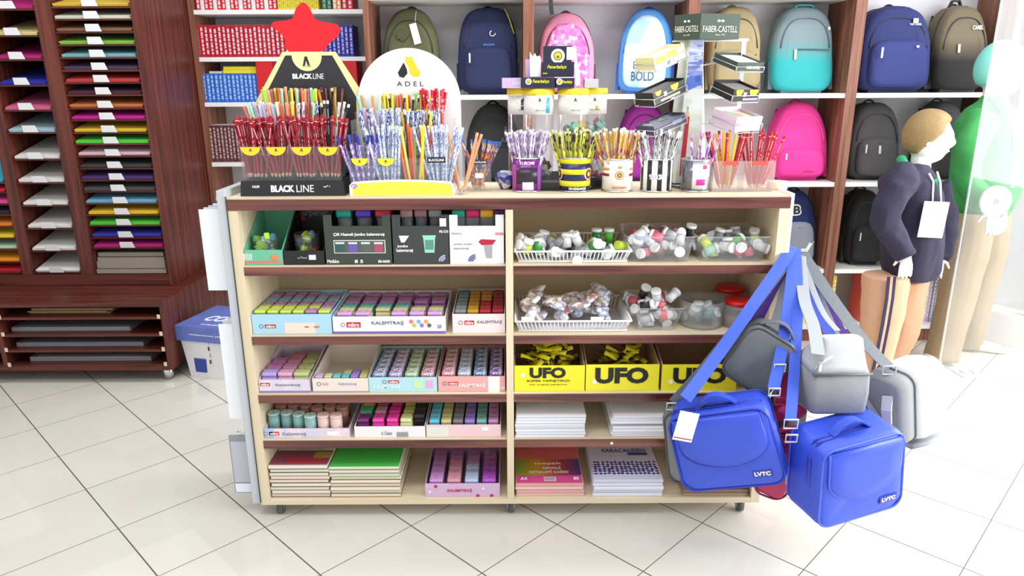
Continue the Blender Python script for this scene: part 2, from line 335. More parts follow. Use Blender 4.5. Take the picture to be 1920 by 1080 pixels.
packs = [(zsh[0], 65, 235, '#c9a574', 'tan cardboard sheets on the upper shelf of the low dark wood cabinet', .02), (zsh[1], 45, 255, '#7a7d80', 'clear-wrapped silver pack on the second shelf of the low cabinet', .018), (zsh[2], 48, 275, '#565066', 'clear-wrapped dark violet pack on the third shelf of the low cabinet', .018), (zsh[3], 68, 285, '#a79a86', 'clear-wrapped beige pack on the lowest shelf of the low cabinet', .02)]
for z, a, b, c, lb, th in packs:
    x0, x1 = PX(a, 640, by+.1), PX(b, 640, by+.1)
    o = MB()
    for k in range(4): o.box(x0+R.uniform(0, .04), x1-R.uniform(0, .05), by+.06+R.uniform(0, .03), by+.5, z+.001+k*th/4, z+.001+(k+.8)*th/4, mi=0)
    if th < .03 and 'clear' in lb: o.box(x0-.01, x1+.01, by+.05, by+.5, z+.0005, z+th+.002, mi=1)
    o = o.build('paper_pack', [M(c, .6), pack]); origin_to(o, ((x0+x1)/2, by+.1, z)); tag(o, lb, 'paper pack')
# ================================================================ the display unit in the middle
UX0, UX1, UY, UD = -.815, .797, 2.04, .31
ZTOP = 1.048; SH = [.848, .631, .439, .283]; ZB = .069
u = thing('display_shelf_unit', 'wide pale maple shelf unit on castors with dark walnut shelf edges', 'shelf unit', ((UX0+UX1)/2, UY, 0))
def ub(name, *a, m=maple, bev=0): return MB().box(*a, bev=bev).build(name, m, u)
maplev = wood('pale maple laminate upright', '#dbc9a8', '#e9dcc0', 'Z', .5, 4)
ub('side_panel', UX0, UX0+.028, UY, UY+UD, .05, ZTOP-.036, m=maplev); ub('side_panel', UX1-.028, UX1, UY, UY+UD, .05, ZTOP-.036, m=maplev)
DVX = -.007; ub('divider', DVX-.011, DVX+.011, UY, UY+UD-.012, ZB+.0005, ZTOP-.036, m=maplev)
o = ub('top', UX0-.002, UX1+.002, UY+.0025, UY+UD+.004, ZTOP-.035, ZTOP, m=maple)
MB().box(UX0-.002, UX1+.002, UY-.002, UY+.002, ZTOP-.0352, ZTOP-.004, mi=0).build('edge_band', edgew, o)
ub('bottom', UX0+.0285, UX1-.0285, UY, UY+UD-.012, .05, ZB); ub('back_panel', UX0+.0285, UX1-.0285, UY+UD-.0115, UY+UD, .05, ZTOP-.036, m=mat('tan back board', '#c9b290', .7))
HX = [(UX0+.0285, DVX-.0115), (DVX+.0115, UX1-.0285)]
for z in SH:
    for a, b in HX:
        s = ub('shelf', a, b, UY+.003, UY+UD-.0125, z-.026, z)
        MB().box(a, b, UY-.001, UY+.0028, z-.029, z-.004).build('edge_band', edgew, s)
for x in (UX0+.05, DVX, UX1-.05):
    for y in (UY+.035, UY+UD-.05):
        c = MB().cyl((x-.009, y, .021), (x+.009, y, .021), .021, n=20).build('caster_wheel', M('#55565a', .4), u)
        MB().box(x-.013, x+.013, y-.012, y+.012, .043, .0495).box(x-.013, x-.010, y-.01, y+.01, .015, .045).box(x+.010, x+.013, y-.01, y+.01, .015, .045).build('caster_fork', steel, c)
# grey metal hook panel on the left flank
o = MB().box(UX0-.028, UX0-.0025, UY+.001, UY+UD, .055, ZTOP+.022, bev=.002).box(UX0-.0022, UX0+.0006, UY-.0035, UY-.0005, .06, ZTOP+.005, mi=1).build('hook_panel', [M('#c3c7cb', .35), M('#3c4548', .5)], u)
MB().box(UX1+.001, UX1+.012, UY+.001, UY+UD, .80, ZTOP+.006).build('hook_panel', white, u)
# wall hook for the bags
hk = P(1487, 462, UY+.03)
MB().tube([(UX1+.012, UY+.03, hk.z-.01), (UX1+.03, UY+.03, hk.z-.012), (UX1+.075, UY+.03, hk.z-.012), (UX1+.085, UY+.03, hk.z+.01)], .005).build('hook', chrome, u)
MB().disc(P(1147, 831, UY-.001), .006, n=4).build('price_tag', white_p, u)
# streaks of the edge are in the wood; small latch inside the right bay
# ================================================================ helpers for stock
def cl(x, e=0):
    a, b = HX[0] if x < DVX else HX[1]
    return min(max(x, a+.0015+e), b-.0015-e)
def tray(name, label, cat, x0, x1, yf, dep, z0, hf, hb, m, group=None, flap=0, th=.0025, inner=None, tilt=0):
    """open carton: low front, side walls that rise to the back"""
    o = MB(); mi = 0; x0, x1 = cl(x0), cl(x1)
    o.box(x0, x1, yf, yf+th, z0, z0+hf); o.box(x0, x1, yf+dep-th, yf+dep, z0, z0+hb); o.box(x0+th, x1-th, yf+th, yf+dep-th, z0, z0+th)
    for a in (x0, x1-th):
        o.loft([[V((a, yf+th, z0)), V((a, yf+dep-th, z0)), V((a, yf+dep-th, z0+hb)), V((a, yf+th, z0+hf))], [V((a+th, yf+th, z0)), V((a+th, yf+dep-th, z0)), V((a+th, yf+dep-th, z0+hb)), V((a+th, yf+th, z0+hf))]], mi, sm=False)
    if flap: o.box(x0+.004, x1-.004, yf+dep-.001, yf+dep, z0+hb, z0+hb+flap)
    r = o.build(name, m); origin_to(r, ((x0+x1)/2, yf+dep/2, z0)); return tag(r, label, cat, group)
def front(x0, x1, z0, z1, yf, m, parent, name='print', e=.0006):
    return MB().box(x0, x1, yf-e, yf-.0001, z0, z1).build(name, m, parent)
_PR = {}
def sharp_mesh(kind, c1, c2, s):
    k = (kind, c1, c2, s)
    if k in _PR: return _PR[k]
    a, b, c = s; o = MB(); g = kind == 'glitter'
    if kind == 'round':
        o.cyl((0, 0, 0), (0, 0, c*.93), a/2*.95, n=20, mi=0); o.cyl((0, 0, c*.93), (0, 0, c), a/2, a/2*.93, n=20, mi=1); o.cyl((0, 0, c), (0, 0, c+.0006), a*.1, n=10, mi=2)
        o.box(-a*.3, a*.3, -a*.06, a*.06, c, c+.0004, mi=1)
    else:
        o.box(-a/2, a/2, -b/2, b/2, 0, c*.72, mi=0, bev=a*.14); o.box(-a/2*.96, a/2*.96, -b/2*.96, b/2*.96, c*.74, c, mi=1, bev=a*.16)
        o.cyl((0, 0, c), (0, 0, c+.0005), a*.13, n=10, mi=2)
    m = [M(c1, .35), M(c2, .35), M(c1, .5)]
    if g: m = [speckle('glitter' + c1, [c1, '#ffffff', c2, c1], 420), speckle('glitter' + c2, [c2, c1, '#ffffff', c2], 420), M(c1)]
    ob = o.build('tmp', m); me = ob.data; bpy.data.objects.remove(ob); _PR[k] = me; return me
def sharpener(x, y, z, kind, c1, c2, s, label, group, rz=0, rx=0, name='pencil_sharpener', cat='pencil sharpener'):
    o = bpy.data.objects.new(name, sharp_mesh(kind, c1, c2, s)); COL.objects.link(o); o.location = (x, y, z+.0005); o.rotation_euler = (rx, 0, rz); return tag(o, label, cat, group)
def grid(x0, x1, y0, y1, z, nx, ny, s, colf, label, group, kind='box', skip=(), jit=.0):
    for j in range(ny):
        for i in range(nx):
            if (i, j) in skip: continue
            c = colf(i, j)
            if c is None: continue
            nm, c1, c2 = c
            x = x0 + (i+.5)/nx*(x1-x0) + R.uniform(-jit, jit); y = y0 + (j+.5)/ny*(y1-y0)
            lb = label.replace('@', nm); sharpener(x, y, z, kind, c1, c2, s, lb, group, R.uniform(-.06, .06) if jit else 0)
# ================================================================ left bay of the unit: stationery cartons
def xz(px, py, Y): q = P(px, py, Y); return q.x, q.z
Y0 = UY + .012
# ---- row 1
Z = SH[0] + .0008
# green carton with flying header
green = M('#6dbb9c', .6); x0, x1 = PX(452, 480, Y0), PX(530, 480, Y0)
t = tray('display_carton', 'mint green carton with an orange stripe and header card, far left of the top shelf', 'carton', x0, x1, Y0, .20, Z, .045, .161, green)
front(x0+.002, x1-.002, Z+.006, Z+.012, Y0, M('#e07a5a', .6), t); front(x0+.018, x1-.05, Z+.13, Z+.136, Y0+.2-.0026, M('#e07a5a', .6), t)
for k in range(6): front(x0+.004+k*.005, x0+.006+k*.005, Z+.014, Z+.034, Y0, white_p, t)
cx, cz = xz(515, 482, Y0); o = MB(); o.sphere((cx, Y0-.001, cz), .010, sc=(1.2, .08, .8)); o.build('print', M('#e58a4e'), t)
cx = (x0+x1)/2+.01
o = MB(); o.sphere((cx+.012, Y0+.196, Z+.15), .012, sc=(1.5, .08, 1)); o.build('print', M('#e8a05e'), t)
def bin_(cx, cy, z, r, h, m, lb, cat='tub', nm='clear_tub', n=28, up=1.12):
    o = MB(); o.lathe((cx, cy, z), [(r, .0), (r*up, h), (r*up-.002, h), (r-.002, .003)], n); o = o.build(nm, m); origin_to(o, (cx, cy, z)); return tag(o, lb, cat)
def jumble(cx, cy, z, rx_, ry_, layers, n, cols, size, label, group, nm='novelty_eraser', cat='eraser', kinds=('box', 'round')):
    for k in range(n):
        a = R.uniform(0, 2*PI); rr = math.sqrt(R.random()); x = cx + rx_*rr*math.cos(a); y = cy + ry_*rr*math.sin(a); c = R.choice(cols)
        s = size*R.uniform(.8, 1.2); o = bpy.data.objects.new(nm, sharp_mesh(R.choice(kinds), c, c, (size, size*.7, size*.9))); COL.objects.link(o)
        o.location = (x, y, z + (k/n)*layers); o.rotation_euler = (R.uniform(-1.3, 1.3), R.uniform(-1.3, 1.3), a); tag(o, label, cat, group)
bin_((x0+x1)/2-.002, Y0+.055, Z+.003, .035, .075, pl, 'small clear tub of sharpeners standing in the mint green carton')
jumble((x0+x1)/2-.002, Y0+.055, Z+.015, .022, .022, .06, 16, ['#a4d83a', '#5fb0c8', '#e9a37a', '#8ed04a', '#c9e6ee'], .022, 'lime and blue novelty sharpener in the clear tub of the mint green carton', 'sharpeners in the mint carton')
# black carton
x0, x1 = PX(532, 480, Y0), PX(608, 480, Y0)
t = tray('display_carton', 'black carton with a header card reading sharpener', 'carton', x0, x1, Y0, .20, Z, .042, .161, black)
tpx('sharpener', 585, 400, 62, 16, Y0+.196, M('#8d7d80'), t); MB().sphere(P(563, 410, Y0+.196), .01, sc=(1.8, .08, .9)).build('print', M('#a8232e'), t)
front(PX(579, 480, Y0), PX(592, 480, Y0), PZ(582, 487, Y0), PZ(582, 478, Y0), Y0, white_p, t, 'price_tag'); tpx('e.Plast', 567, 483, 18, 4, Y0, M('#9a9a9a'), t)
bin_((x0+x1)/2-.004, Y0+.06, Z+.003, .034, .08, pl, 'small clear tub of dark sharpeners standing in the black carton')
jumble((x0+x1)/2-.004, Y0+.06, Z+.015, .021, .021, .062, 14, ['#2b3548', '#46506a', '#9fc9e0', '#b6d84a', '#23232a', '#c83232'], .021, 'dark novelty sharpener in the clear tub of the black carton', 'sharpeners in the black carton')
# three big window cartons, jars showing on top
def jar(x, y, z, r, h, lidc, label, group, body=None, square=False):
    t = thing('sharpener_jar', label, 'sharpener', (x, y, z), group)
    o = MB()
    if square: o.loft([[V((x+a*r*k, y+b*r*k, z+hh)) for a, b in ((-1, -1), (1, -1), (1, 1), (-1, 1))] for hh, k in ((0, .7), (h*.7, 1))], sm=False)
    else: o.lathe((x, y, z), [(r*.85, 0), (r, h*.7)], 18)
    o.build('body', body or clear('smoky clear plastic', '#aab0b8', .35), t)
    MB().box(x-r*1.02, x+r*1.02, y-r*1.02, y+r*1.02, z+h*.7, z+h, bev=r*.3).build('lid', M(lidc, .35), t)
def big(px0, px1, label, m, hz=0):
    x0, x1 = PX(px0, 480, Y0), PX(px1, 480, Y0); zt = PZ(px0, 424, Y0)
    o = MB(); th = .003; o.box(x0, x1, Y0, Y0+th, Z, zt); o.box(x0, x1, Y0+.15, Y0+.153, Z, zt+.02); o.box(x0, x0+th, Y0+th, Y0+.15, Z, zt+.02); o.box(x1-th, x1, Y0+th, Y0+.15, Z, zt+.02); o.box(x0+th, x1-th, Y0+th, Y0+.15, zt-.04, zt-.037)
    # raised front shoulders beside the window
    o.box(x0, x0+.024, Y0, Y0+th, zt, zt+.033); o.box(x1-.024, x1, Y0, Y0+th, zt, zt+.033)
    r = o.build('display_carton', m); origin_to(r, ((x0+x1)/2, Y0+.07, Z)); return tag(r, label, 'carton'), x0, x1, zt
dk = M('#3b4038', .45)
t, x0, x1, zt = big(611, 735, 'dark olive carton with a white row of four pictured sharpeners', dk)
for i, c in enumerate(['#14a08a', '#5b2fc0', '#c81a3c']): jar(x0+.05+i*.058, Y0+.06, zt-.036, .022, .075, c, '%s-lidded jar sharpener in the dark olive carton' % ['teal', 'violet', 'red'][i], 'jars in the dark olive carton')
tpx('Çift Hazneli Jumbo kalemtıraş', 673, 440, 96, 7, Y0, white_p, t); tpx('Mnikko', 625, 490, 22, 6, Y0, white_p, t); tpx('08-0600', 720, 490, 22, 5, Y0, white_p, t)
o = MB(); a, b = P(627, 475, Y0), P(722, 450, Y0); o.box(a.x, b.x, Y0-.0008, Y0-.0002, a.z, b.z, bev=.0002); o.build('print', white_p, t)
front(a.x+.002, b.x-.002, a.z+.002, b.z-.002, Y0-.0008, M('#565a52'), t)
for i, c in enumerate(['#2d5a50', '#6a55a8', '#56605a', '#a84a6a']): 
    q = P(638+i*24, 463, Y0); front(q.x-.013, q.x+.013, q.z-.015, q.z+.015, Y0-.0013, M(c), t); front(q.x-.013, q.x+.013, q.z+.009, q.z+.015, Y0-.002, M('#cfd4d2'), t)
tpx('8 5', 673, 490, 16, 6, Y0, white_p, t)
t, x0, x1, zt = big(738, 842, 'charcoal carton with a mint green sharpener and jumbo kalemtıraş lettering', M('#3a3c3c', .45))
for i, c in enumerate(['#b08c86', '#a0707e', '#8d8f92']): jar(x0+.036+i*.042, Y0+.06, zt-.036, .018, .075, c, '%s-lidded jar sharpener in the charcoal carton' % ['beige', 'dusty pink', 'grey'][i], 'jars in the charcoal carton')
tpx('jumbo', 755, 462, 20, 6, Y0, white_p, t); tpx('kalemtıraş', 759, 470, 31, 7, Y0, white_p, t); tpx('MS-1210', 832, 434, 17, 5, Y0, white_p, t)
q = P(805, 455, Y0); o = MB(); o.prism([(q.x-.02, q.z+.022), (q.x+.02, q.z+.022), (q.x+.017, q.z+.012), (q.x+.014, q.z-.03), (q.x-.014, q.z-.03), (q.x-.017, q.z+.012)], Y0-.0008, Y0-.0002); o.build('print', M('#8fd8bc'), t)
front(q.x-.012, q.x+.012, q.z-.02, q.z+.008, Y0-.0009, M('#5f8f84'), t)
q = P(757, 447, Y0); MB().prism([(q.x-.014, q.z+.008), (q.x+.016, q.z+.008), (q.x+.002, q.z-.012), (q.x-.008, q.z-.012)], Y0-.0008, Y0-.0002).build('print', white_p, t)
def arcs(px, py, r, Y, m, par):
    q = P(px, py, Y)
    for k in range(3):
        rr = r*(1-.28*k); MB().tube([(q.x-rr*math.cos(a), Y-.0008, q.z+rr*math.sin(a)) for a in [PI*.5*i/8 for i in range(9)]], r*.09, n=5).build('print', m, par)
arcs(835, 490, .018, Y0, M('#c9ccf0'), t); front(PX(825, 432, Y0), PX(837, 432, Y0), PZ(830, 424, Y0), PZ(830, 409, Y0), Y0-.0035, white_p, t, 'price_tag')
t, x0, x1, zt = big(844, 945, 'white carton with a red-lidded sharpener picture at the right end of the shelf', M('#f1eff0', .5))
for i, c in enumerate(['#1fa890', '#d8186c', '#f0b820', '#5a1e78']): jar(x0+.024+i*.042, Y0+.06, zt-.036, .019, .075, c, '%s-lidded square jar sharpener in the white carton' % ['teal', 'pink', 'yellow', 'purple'][i], 'jars in the white carton', square=True)
q = P(915, 456, Y0); MB().prism([(q.x-.028, q.z+.004), (q.x-.02, q.z+.012), (q.x+.024, q.z+.010), (q.x+.014, q.z-.004), (q.x-.018, q.z-.006)], Y0-.0008, Y0-.0002).build('print', M('#b81838'), t)
MB().prism([(q.x-.013, q.z-.007), (q.x+.013, q.z-.005), (q.x+.012, q.z-.045), (q.x-.006, q.z-.045)], Y0-.0008, Y0-.0002).build('print', M('#a3a5a9'), t)
tpx('jumbo mutlu', 868, 458, 34, 5, Y0, M('#a3a4ac'), t); tpx('kalemtıraş', 865, 466, 28, 5, Y0, M('#a3a4ac'), t); tpx('PENSAN', 856, 438, 20, 4, Y0, M('#b5b5bb'), t); arcs(892, 490, .02, Y0, M('#4a4a90'), t)
front(PX(928, 440, Y0), PX(944, 440, Y0), PZ(930, 441, Y0), PZ(930, 436, Y0), Y0, M('#e58ea0'), t)
# ---- row 2
Z = SH[1] + .0008
def logo(t, px, py, w=20, h=7, Y=None, s='mikro', c='#c8242c'):
    Y = Y or Y0; a, b = P(px-w/2, py+h/2, Y), P(px+w/2, py-h/2, Y); front(a.x, b.x, a.z, b.z, Y, M(c), t, 'logo'); tpx(s, px, py, w*.8, h*.7, Y-.0006, white_p, t)
    q = P(px-w/2-7, py, Y)
    MB().tube([(q.x+.006*math.cos(a), Y-.0006, q.z+.006*math.sin(a)) for a in [2*PI*i/12 for i in range(12)]], .0008, n=4, closed=True).build('logo', M('#6b6478'), t)
def rowtray(px0, px1, pyt, nm, m, dep=.245, hb=None, z=None, flap=0, Y=None, ch=0, rise=.006):
    Y = Y or Y0; z = z or Z; x0, x1 = PX(px0, 600, Y), PX(px1, 600, Y); hf = PZ(px0, pyt, Y) - z
    x0, x1 = cl(P(px0, pyt, Y).x), cl(P(px1, pyt, Y).x)
    t = tray('display_tray', nm, 'tray', x0, x1, Y, dep, z, hf, hb or hf*1.12, m, flap=flap)
    global INS; INS = max(0, hf+rise-ch) if ch else 0
    if INS > .006: MB().box(x0+.003, x1-.003, Y+.003, Y+dep-.003, z+.0028, z+INS+.0025).build('insert', cardb, t)
    return t, x0, x1
t, x0, x1 = rowtray(468, 620, 590, 'pale blue cardboard tray with pink and yellow lids, left on the second shelf', M('#a9d3ea', .5), .24, ch=.038); logo(t, 507, 612)
front(PX(533, 605, Y0), PX(590, 605, Y0), Z+.002, Z+.036, Y0, M('#ecd9cb'), t); MB().sphere(P(575, 613, Y0), .008, sc=(1.6, .1, .5)).build('print', M('#e0603c'), t); MB().sphere(P(592, 613, Y0), .008, sc=(1.6, .1, .5)).build('print', M('#e8763c'), t)
cs = {'y': ('yellow-topped', '#9fd8ea', '#d0de5a'), 'p': ('pink-topped', '#9fcbe0', '#b884ae'), 'b': ('blue', '#9ccfe4', '#7db0c6'), 'l': ('lilac', '#a8a0c0', '#a5789a')}
rows6 = ['yyyypy', 'yyyyyp', 'pppppp', 'bbbbbb', 'plplpl', 'lplplp']
grid(x0+.004, x1-.004, Y0+.004, Y0+.225, Z+.003+INS, 6, 6, (.035, .033, .038), lambda i, j: None if (j == 5 and i > 3) else cs[rows6[j][i]], '@ small sharpener in the pale blue tray at the left of the second shelf', 'sharpeners in the pale blue tray')
t, x0, x1 = rowtray(623, 835, 594, 'white cardboard tray with violet edge reading KALEMTRAŞ, middle of the second shelf', M('#efe9ef', .5), .245, .065, ch=.042)
front(x0, x1, Z+.0005, Z+.008, Y0, M('#7b6aa8'), t); logo(t, 663, 609, 26, 10); tpx('KALEMTRAŞ', 727, 606, 60, 8, Y0, M('#5a5570'), t, bold=.0)
for k, c in enumerate(['#e87a7a', '#7ab0e0', '#e8a04a', '#b4c84a', '#9a78c0', '#5a6a60']): MB().disc(P(771+(k % 3)*14+6*(k//3), 603+7*(k//3), Y0-.0002), .0065, n=12).build('print', M(c), t)
tpx('20', 824, 612, 8, 7, Y0, M('#8a8898'), t)
R2 = [['P', 'P', None, 'P', 'P', 'P'], ['Y', 'Y', 'Y', 'Y', 'Y', 'Y'], ['T', 'T', 'T', 'T', None, None], ['M'] * 6, ['G', 'G', 'G', 'G', None, 'G'], ['M', 'M', 'M', 'M', 'M', 'M']]
cc = {'P': ('lilac pink', '#e2bce4', '#d8a8dc'), 'Y': ('pale yellow', '#dfe0a8', '#d2d49a'), 'T': ('turquoise', '#6fc4c6', '#5ab6ba'), 'M': ('mauve', '#c084bc', '#b87ab6'), 'G': ('grey mauve', '#8a6a84', '#9a7090')}
grid(x0+.006, x1-.006, Y0+.005, Y0+.235, Z+.003+INS, 6, 6, (.046, .031, .042), lambda i, j: cc[R2[j][i]] if R2[j][i] else None, '@ sharpener in the white and violet tray in the middle of the second shelf', 'sharpeners in the white and violet tray')
t, x0, x1 = rowtray(848, 947, 589, 'pale pink cardboard tray with red and amber sharpeners, right end of the second shelf', M('#f0dcdc', .5), .245, .07, ch=.046); logo(t, 880, 605, 18, 8); tpx('KALEMTRAŞ', 918, 604, 46, 7, Y0, M('#7a6a78'), t, bold=0)
c3 = [('grey', '#6e7a80', '#7f8c90'), ('amber', '#b8862a', '#c8942e'), ('crimson', '#a02430', '#b02a34'), ('crimson', '#8c2030', '#a42834')]
grid(x0+.005, x1-.004, Y0+.005, Y0+.235, Z+.003+INS, 4, 6, (.036, .031, .046), lambda i, j: (c3[1] if (i == 2 and j > 2) else c3[i]) if not (i == 0 and j == 5) else ('teal', '#2c8c98', '#2c8c98'), '@ sharpener in the pale pink tray at the right end of the second shelf', 'sharpeners in the pale pink tray')
# ---- row 3
Z = SH[2] + .0008
lil = speckle('lilac printed card', ['#d9cfe0', '#e3d5e2', '#d2c6dc'], 30)
t, x0, x1 = rowtray(475, 580, 712, 'lilac printed tray with twelve large pastel sharpeners, left on the third shelf', lil, .24, .08, ch=.05); logo(t, 497, 721, 18, 6); tpx('Kalemtraş', 540, 722, 46, 5, Y0, M('#8a8ca0'), t)
front(x0, x1, Z+.0005, Z+.006, Y0, M('#8d82b8'), t)
pc = [[('lilac', '#b79fe0', '#b79ce0'), ('pink', '#dcaacb', '#d8a4c4'), ('pistachio', '#c6cd93', '#bcc486')], [('orchid', '#cb8cc6', '#c884c2'), ('pink', '#d89cbc', '#d493b6'), ('pistachio', '#bfc78b', '#b6be80')], [('orchid', '#c582b8', '#c47cb4'), ('dusty pink', '#cd88a2', '#c87f9c'), ('pistachio', '#b4bc7c', '#acb474')], [None, ('dusty pink', '#c27d96', '#bd7590'), ('olive green', '#a8b06e', '#9ca664')]]
grid(x0+.005, x1-.005, Y0+.006, Y0+.20, Z+.003+INS, 3, 4, (.048, .040, .058), lambda i, j: pc[j][i], '@ large sharpener in the lilac tray at the left of the third shelf', 'large sharpeners in the lilac tray')
t, x0, x1 = rowtray(585, 690, 710, 'cream printed tray, nearly empty, with a tall back flap', M('#e6dccf', .55), .24, .075, flap=.02, ch=.047, rise=-.002); logo(t, 610, 720, 10, 4, s='m'); tpx('Kalemtraş', 652, 720, 34, 6, Y0, M('#b8a8c8'), t)
front(x0, x1, Z+.0005, Z+.004, Y0, M('#a99ab8'), t)
pp = [('pale pink', '#d9b8e0', '#d4b0dc'), ('cream', '#dcdcb4', '#d4d4a8'), ('aqua', '#84ccc8', '#78c4c0'), ('aqua', '#7cc8c6', '#70c0be'), ('lavender', '#a48cd8', '#a084d4'), ('straw', '#cfc48a', '#c8bc80')]
grid(x0+.004, x1-.004, Y0+.006, Y0+.07, Z+.003+INS, 6, 2, (.024, .028, .047), lambda i, j: pp[i] if j == 0 else (None if i < 3 else [('straw', '#c8bf92', '#c4ba88'), ('violet', '#9a7ccc', '#9474c8'), ('straw', '#b8ac74', '#b0a46c')][i-3]), '@ narrow sharpener in the cream, nearly empty tray', 'narrow sharpeners in the cream tray')
t, x0, x1 = rowtray(691, 819, 708, 'aqua blue cardboard tray of glittery sharpeners, third shelf', M('#b2dbe2', .5), .245, .06, ch=.05); logo(t, 738, 716, 20, 6); tpx('KALEMTIRAŞ', 725, 726, 50, 8, Y0, M('#e4f2f6'), t)
front(PX(776, 716, Y0), PX(792, 716, Y0), PZ(780, 728, Y0), PZ(780, 713, Y0), Y0, M('#c4e4a8'), t); front(PX(798, 716, Y0), PX(812, 716, Y0), PZ(805, 728, Y0), PZ(805, 713, Y0), Y0, M('#e0a8d0'), t)
gc = [('slate blue', '#6f78b0', '#8a92c0'), ('violet', '#9a80bc', '#a890c4'), ('green', '#90b47c', '#9cbc88'), ('rose', '#c07a90', '#c88a9c')]
grid(x0+.006, x1-.006, Y0+.004, Y0+.235, Z+.003+INS, 4, 6, (.042, .034, .05), lambda i, j: gc[i], '@ glitter sharpener in the aqua blue tray', 'glitter sharpeners in the aqua tray', 'glitter')
t, x0, x1 = rowtray(821, 947, 706, 'coral pink cardboard tray of glittery sharpeners with a white tag, third shelf', M('#e6a8a4', .5), .245, .06, ch=.05); logo(t, 850, 719, 18, 6); tpx('KALEMTIRAŞ', 885, 723, 50, 8, Y0, M('#fdf0ee'), t)
front(PX(915, 716, Y0), PX(937, 716, Y0), PZ(920, 735, Y0), PZ(920, 706, Y0), Y0, M('#f6ece8'), t, 'price_tag'); tpx('24', 943, 727, 6, 6, Y0, white_p, t)
gd = [('pink', '#cc7a90', '#d48c9e'), ('ice blue', '#90a8d8', '#b8b8c8'), ('blue', '#4470a8', '#5a84b4'), ('purple', '#6a3a96', '#8a58b0')]
grid(x0+.006, x1-.004, Y0+.004, Y0+.235, Z+.003+INS, 4, 6, (.042, .034, .05), lambda i, j: gd[i], '@ glitter sharpener in the coral pink tray', 'glitter sharpeners in the coral tray', 'glitter')
# ---- row 4
Z = SH[3] + .0008
t, x0, x1 = rowtray(485, 655, 804, 'pink and blue printed tray of round cylinder sharpeners, fourth shelf', speckle('pink blue printed card', ['#dfd0dc', '#d4cce4', '#e8d6dc'], 25), .235, .055, ch=.066); logo(t, 514, 813, 18, 7); tpx('Kalemtraş', 552, 814, 44, 8, Y0, M('#8a90a8'), t, bold=0)
front(PX(613, 812, Y0), PX(637, 812, Y0), PZ(620, 816, Y0), PZ(620, 809, Y0), Y0, white_p, t, 'price_tag'); front(x0, x0+.03, Z+.001, Z+.034, Y0, M('#aebede'), t)
rc = [[('pale mint', '#80a8a4', '#b4d0cc')]*4 + [('blush', '#dcbcb4', '#ecd0c8')]*2, [('terracotta', '#a8786c', '#bc8a7c')]*6, [('sage', '#7a8674', '#8e9a86')]*5 + [('terracotta', '#9c7468', '#b08478')]]
for j in range(3):
    for i in range(6):
        nm, c1, c2 = rc[j][i]; sharpener(x0+.022+i*.0405+(.006 if j == 1 else 0), Y0+.027+j*.058+R.uniform(-.006, .006)+(.012 if i < 3 else 0), Z+.003+INS, 'round', c1, c2, (.040, .040, .066), nm + ' cylinder sharpener in the pink and blue tray on the fourth shelf', 'cylinder sharpeners', R.uniform(0, 3))
t, x0, x1 = rowtray(664, 797, 800, 'plain white tray of mixed neon and black sharpeners, fourth shelf', M('#ece9ea', .6), .235, .055, ch=.055)
tpx('A. Kalem', 725, 812, 20, 7, Y0, M('#9a98a0'), t, bold=0); 
for k in range(11): front(PX(744+k*2, 814, Y0), PX(745+k*2, 814, Y0), PZ(750, 819, Y0), PZ(750, 810, Y0), Y0, M('#55555a'), t)
nc = [[('purple and lime', '#5a1e58', '#7a2a70'), ('neon pink', '#d83a9c', '#e04aa8'), ('neon pink', '#e0389a', '#e84aa4'), ('pale lime', '#d4d89a', '#dce0a8')], [('emerald', '#3aa878', '#48b484'), ('dusty rose', '#b88494', '#c894a4'), ('neon pink', '#d82e90', '#e03c9a'), ('lime', '#b4b858', '#bcc064')], [('ochre', '#b09440', '#b89c48'), ('raspberry', '#98305c', '#a43c68'), ('neon pink', '#c4287c', '#cc3484'), ('lime', '#a8ac54', '#b0b45c')], [('ochre', '#a08a3c', '#a89244'), ('wine', '#7c2c4c', '#843454'), ('pink', '#a42868', '#ac3470'), ('lilac', '#8c6c90', '#947498')]]
grid(x0+.004, x1-.038, Y0+.006, Y0+.225, Z+.003+INS, 4, 4, (.038, .044, .055), lambda i, j: nc[j][i], '@ sharpener in the plain white tray on the fourth shelf', 'mixed neon sharpeners', jit=.002)
for j in range(4): sharpener(x1-.022, Y0+.05+j*.045, Z+.003+INS, 'box', '#232024', '#2c282c', (.033, .04, .06), 'black sharpener at the right side of the plain white tray', 'black sharpeners in the white tray')
t, x0, x1 = rowtray(799, 939, 797, 'pale pink tray holding six colour columns of sharpeners, fourth shelf', M('#eac8cc', .5), .235, .05, ch=.052); front(PX(903, 802, Y0), PX(915, 802, Y0), PZ(905, 807, Y0), PZ(905, 801, Y0), Y0, white_p, t, 'price_tag'); front(x0, x0+.07, Z+.001, Z+.036, Y0, M('#dfe0d2'), t)
sc = [('sky blue', '#5cb4cc', '#68bcd4'), ('straw', '#c0b878', '#c8c084'), ('grey', '#706c70', '#7c787c'), ('lavender', '#8a6cb8', '#9478c0'), ('sea green', '#6ca49c', '#78aca4'), ('mauve pink', '#b87cb0', '#c088b8')]
grid(x0+.006, x1-.005, Y0+.005, Y0+.225, Z+.003+INS, 6, 6, (.034, .033, .052), lambda i, j: sc[i], '@ sharpener in the pale pink six-column tray', 'sharpeners in the six-column tray')
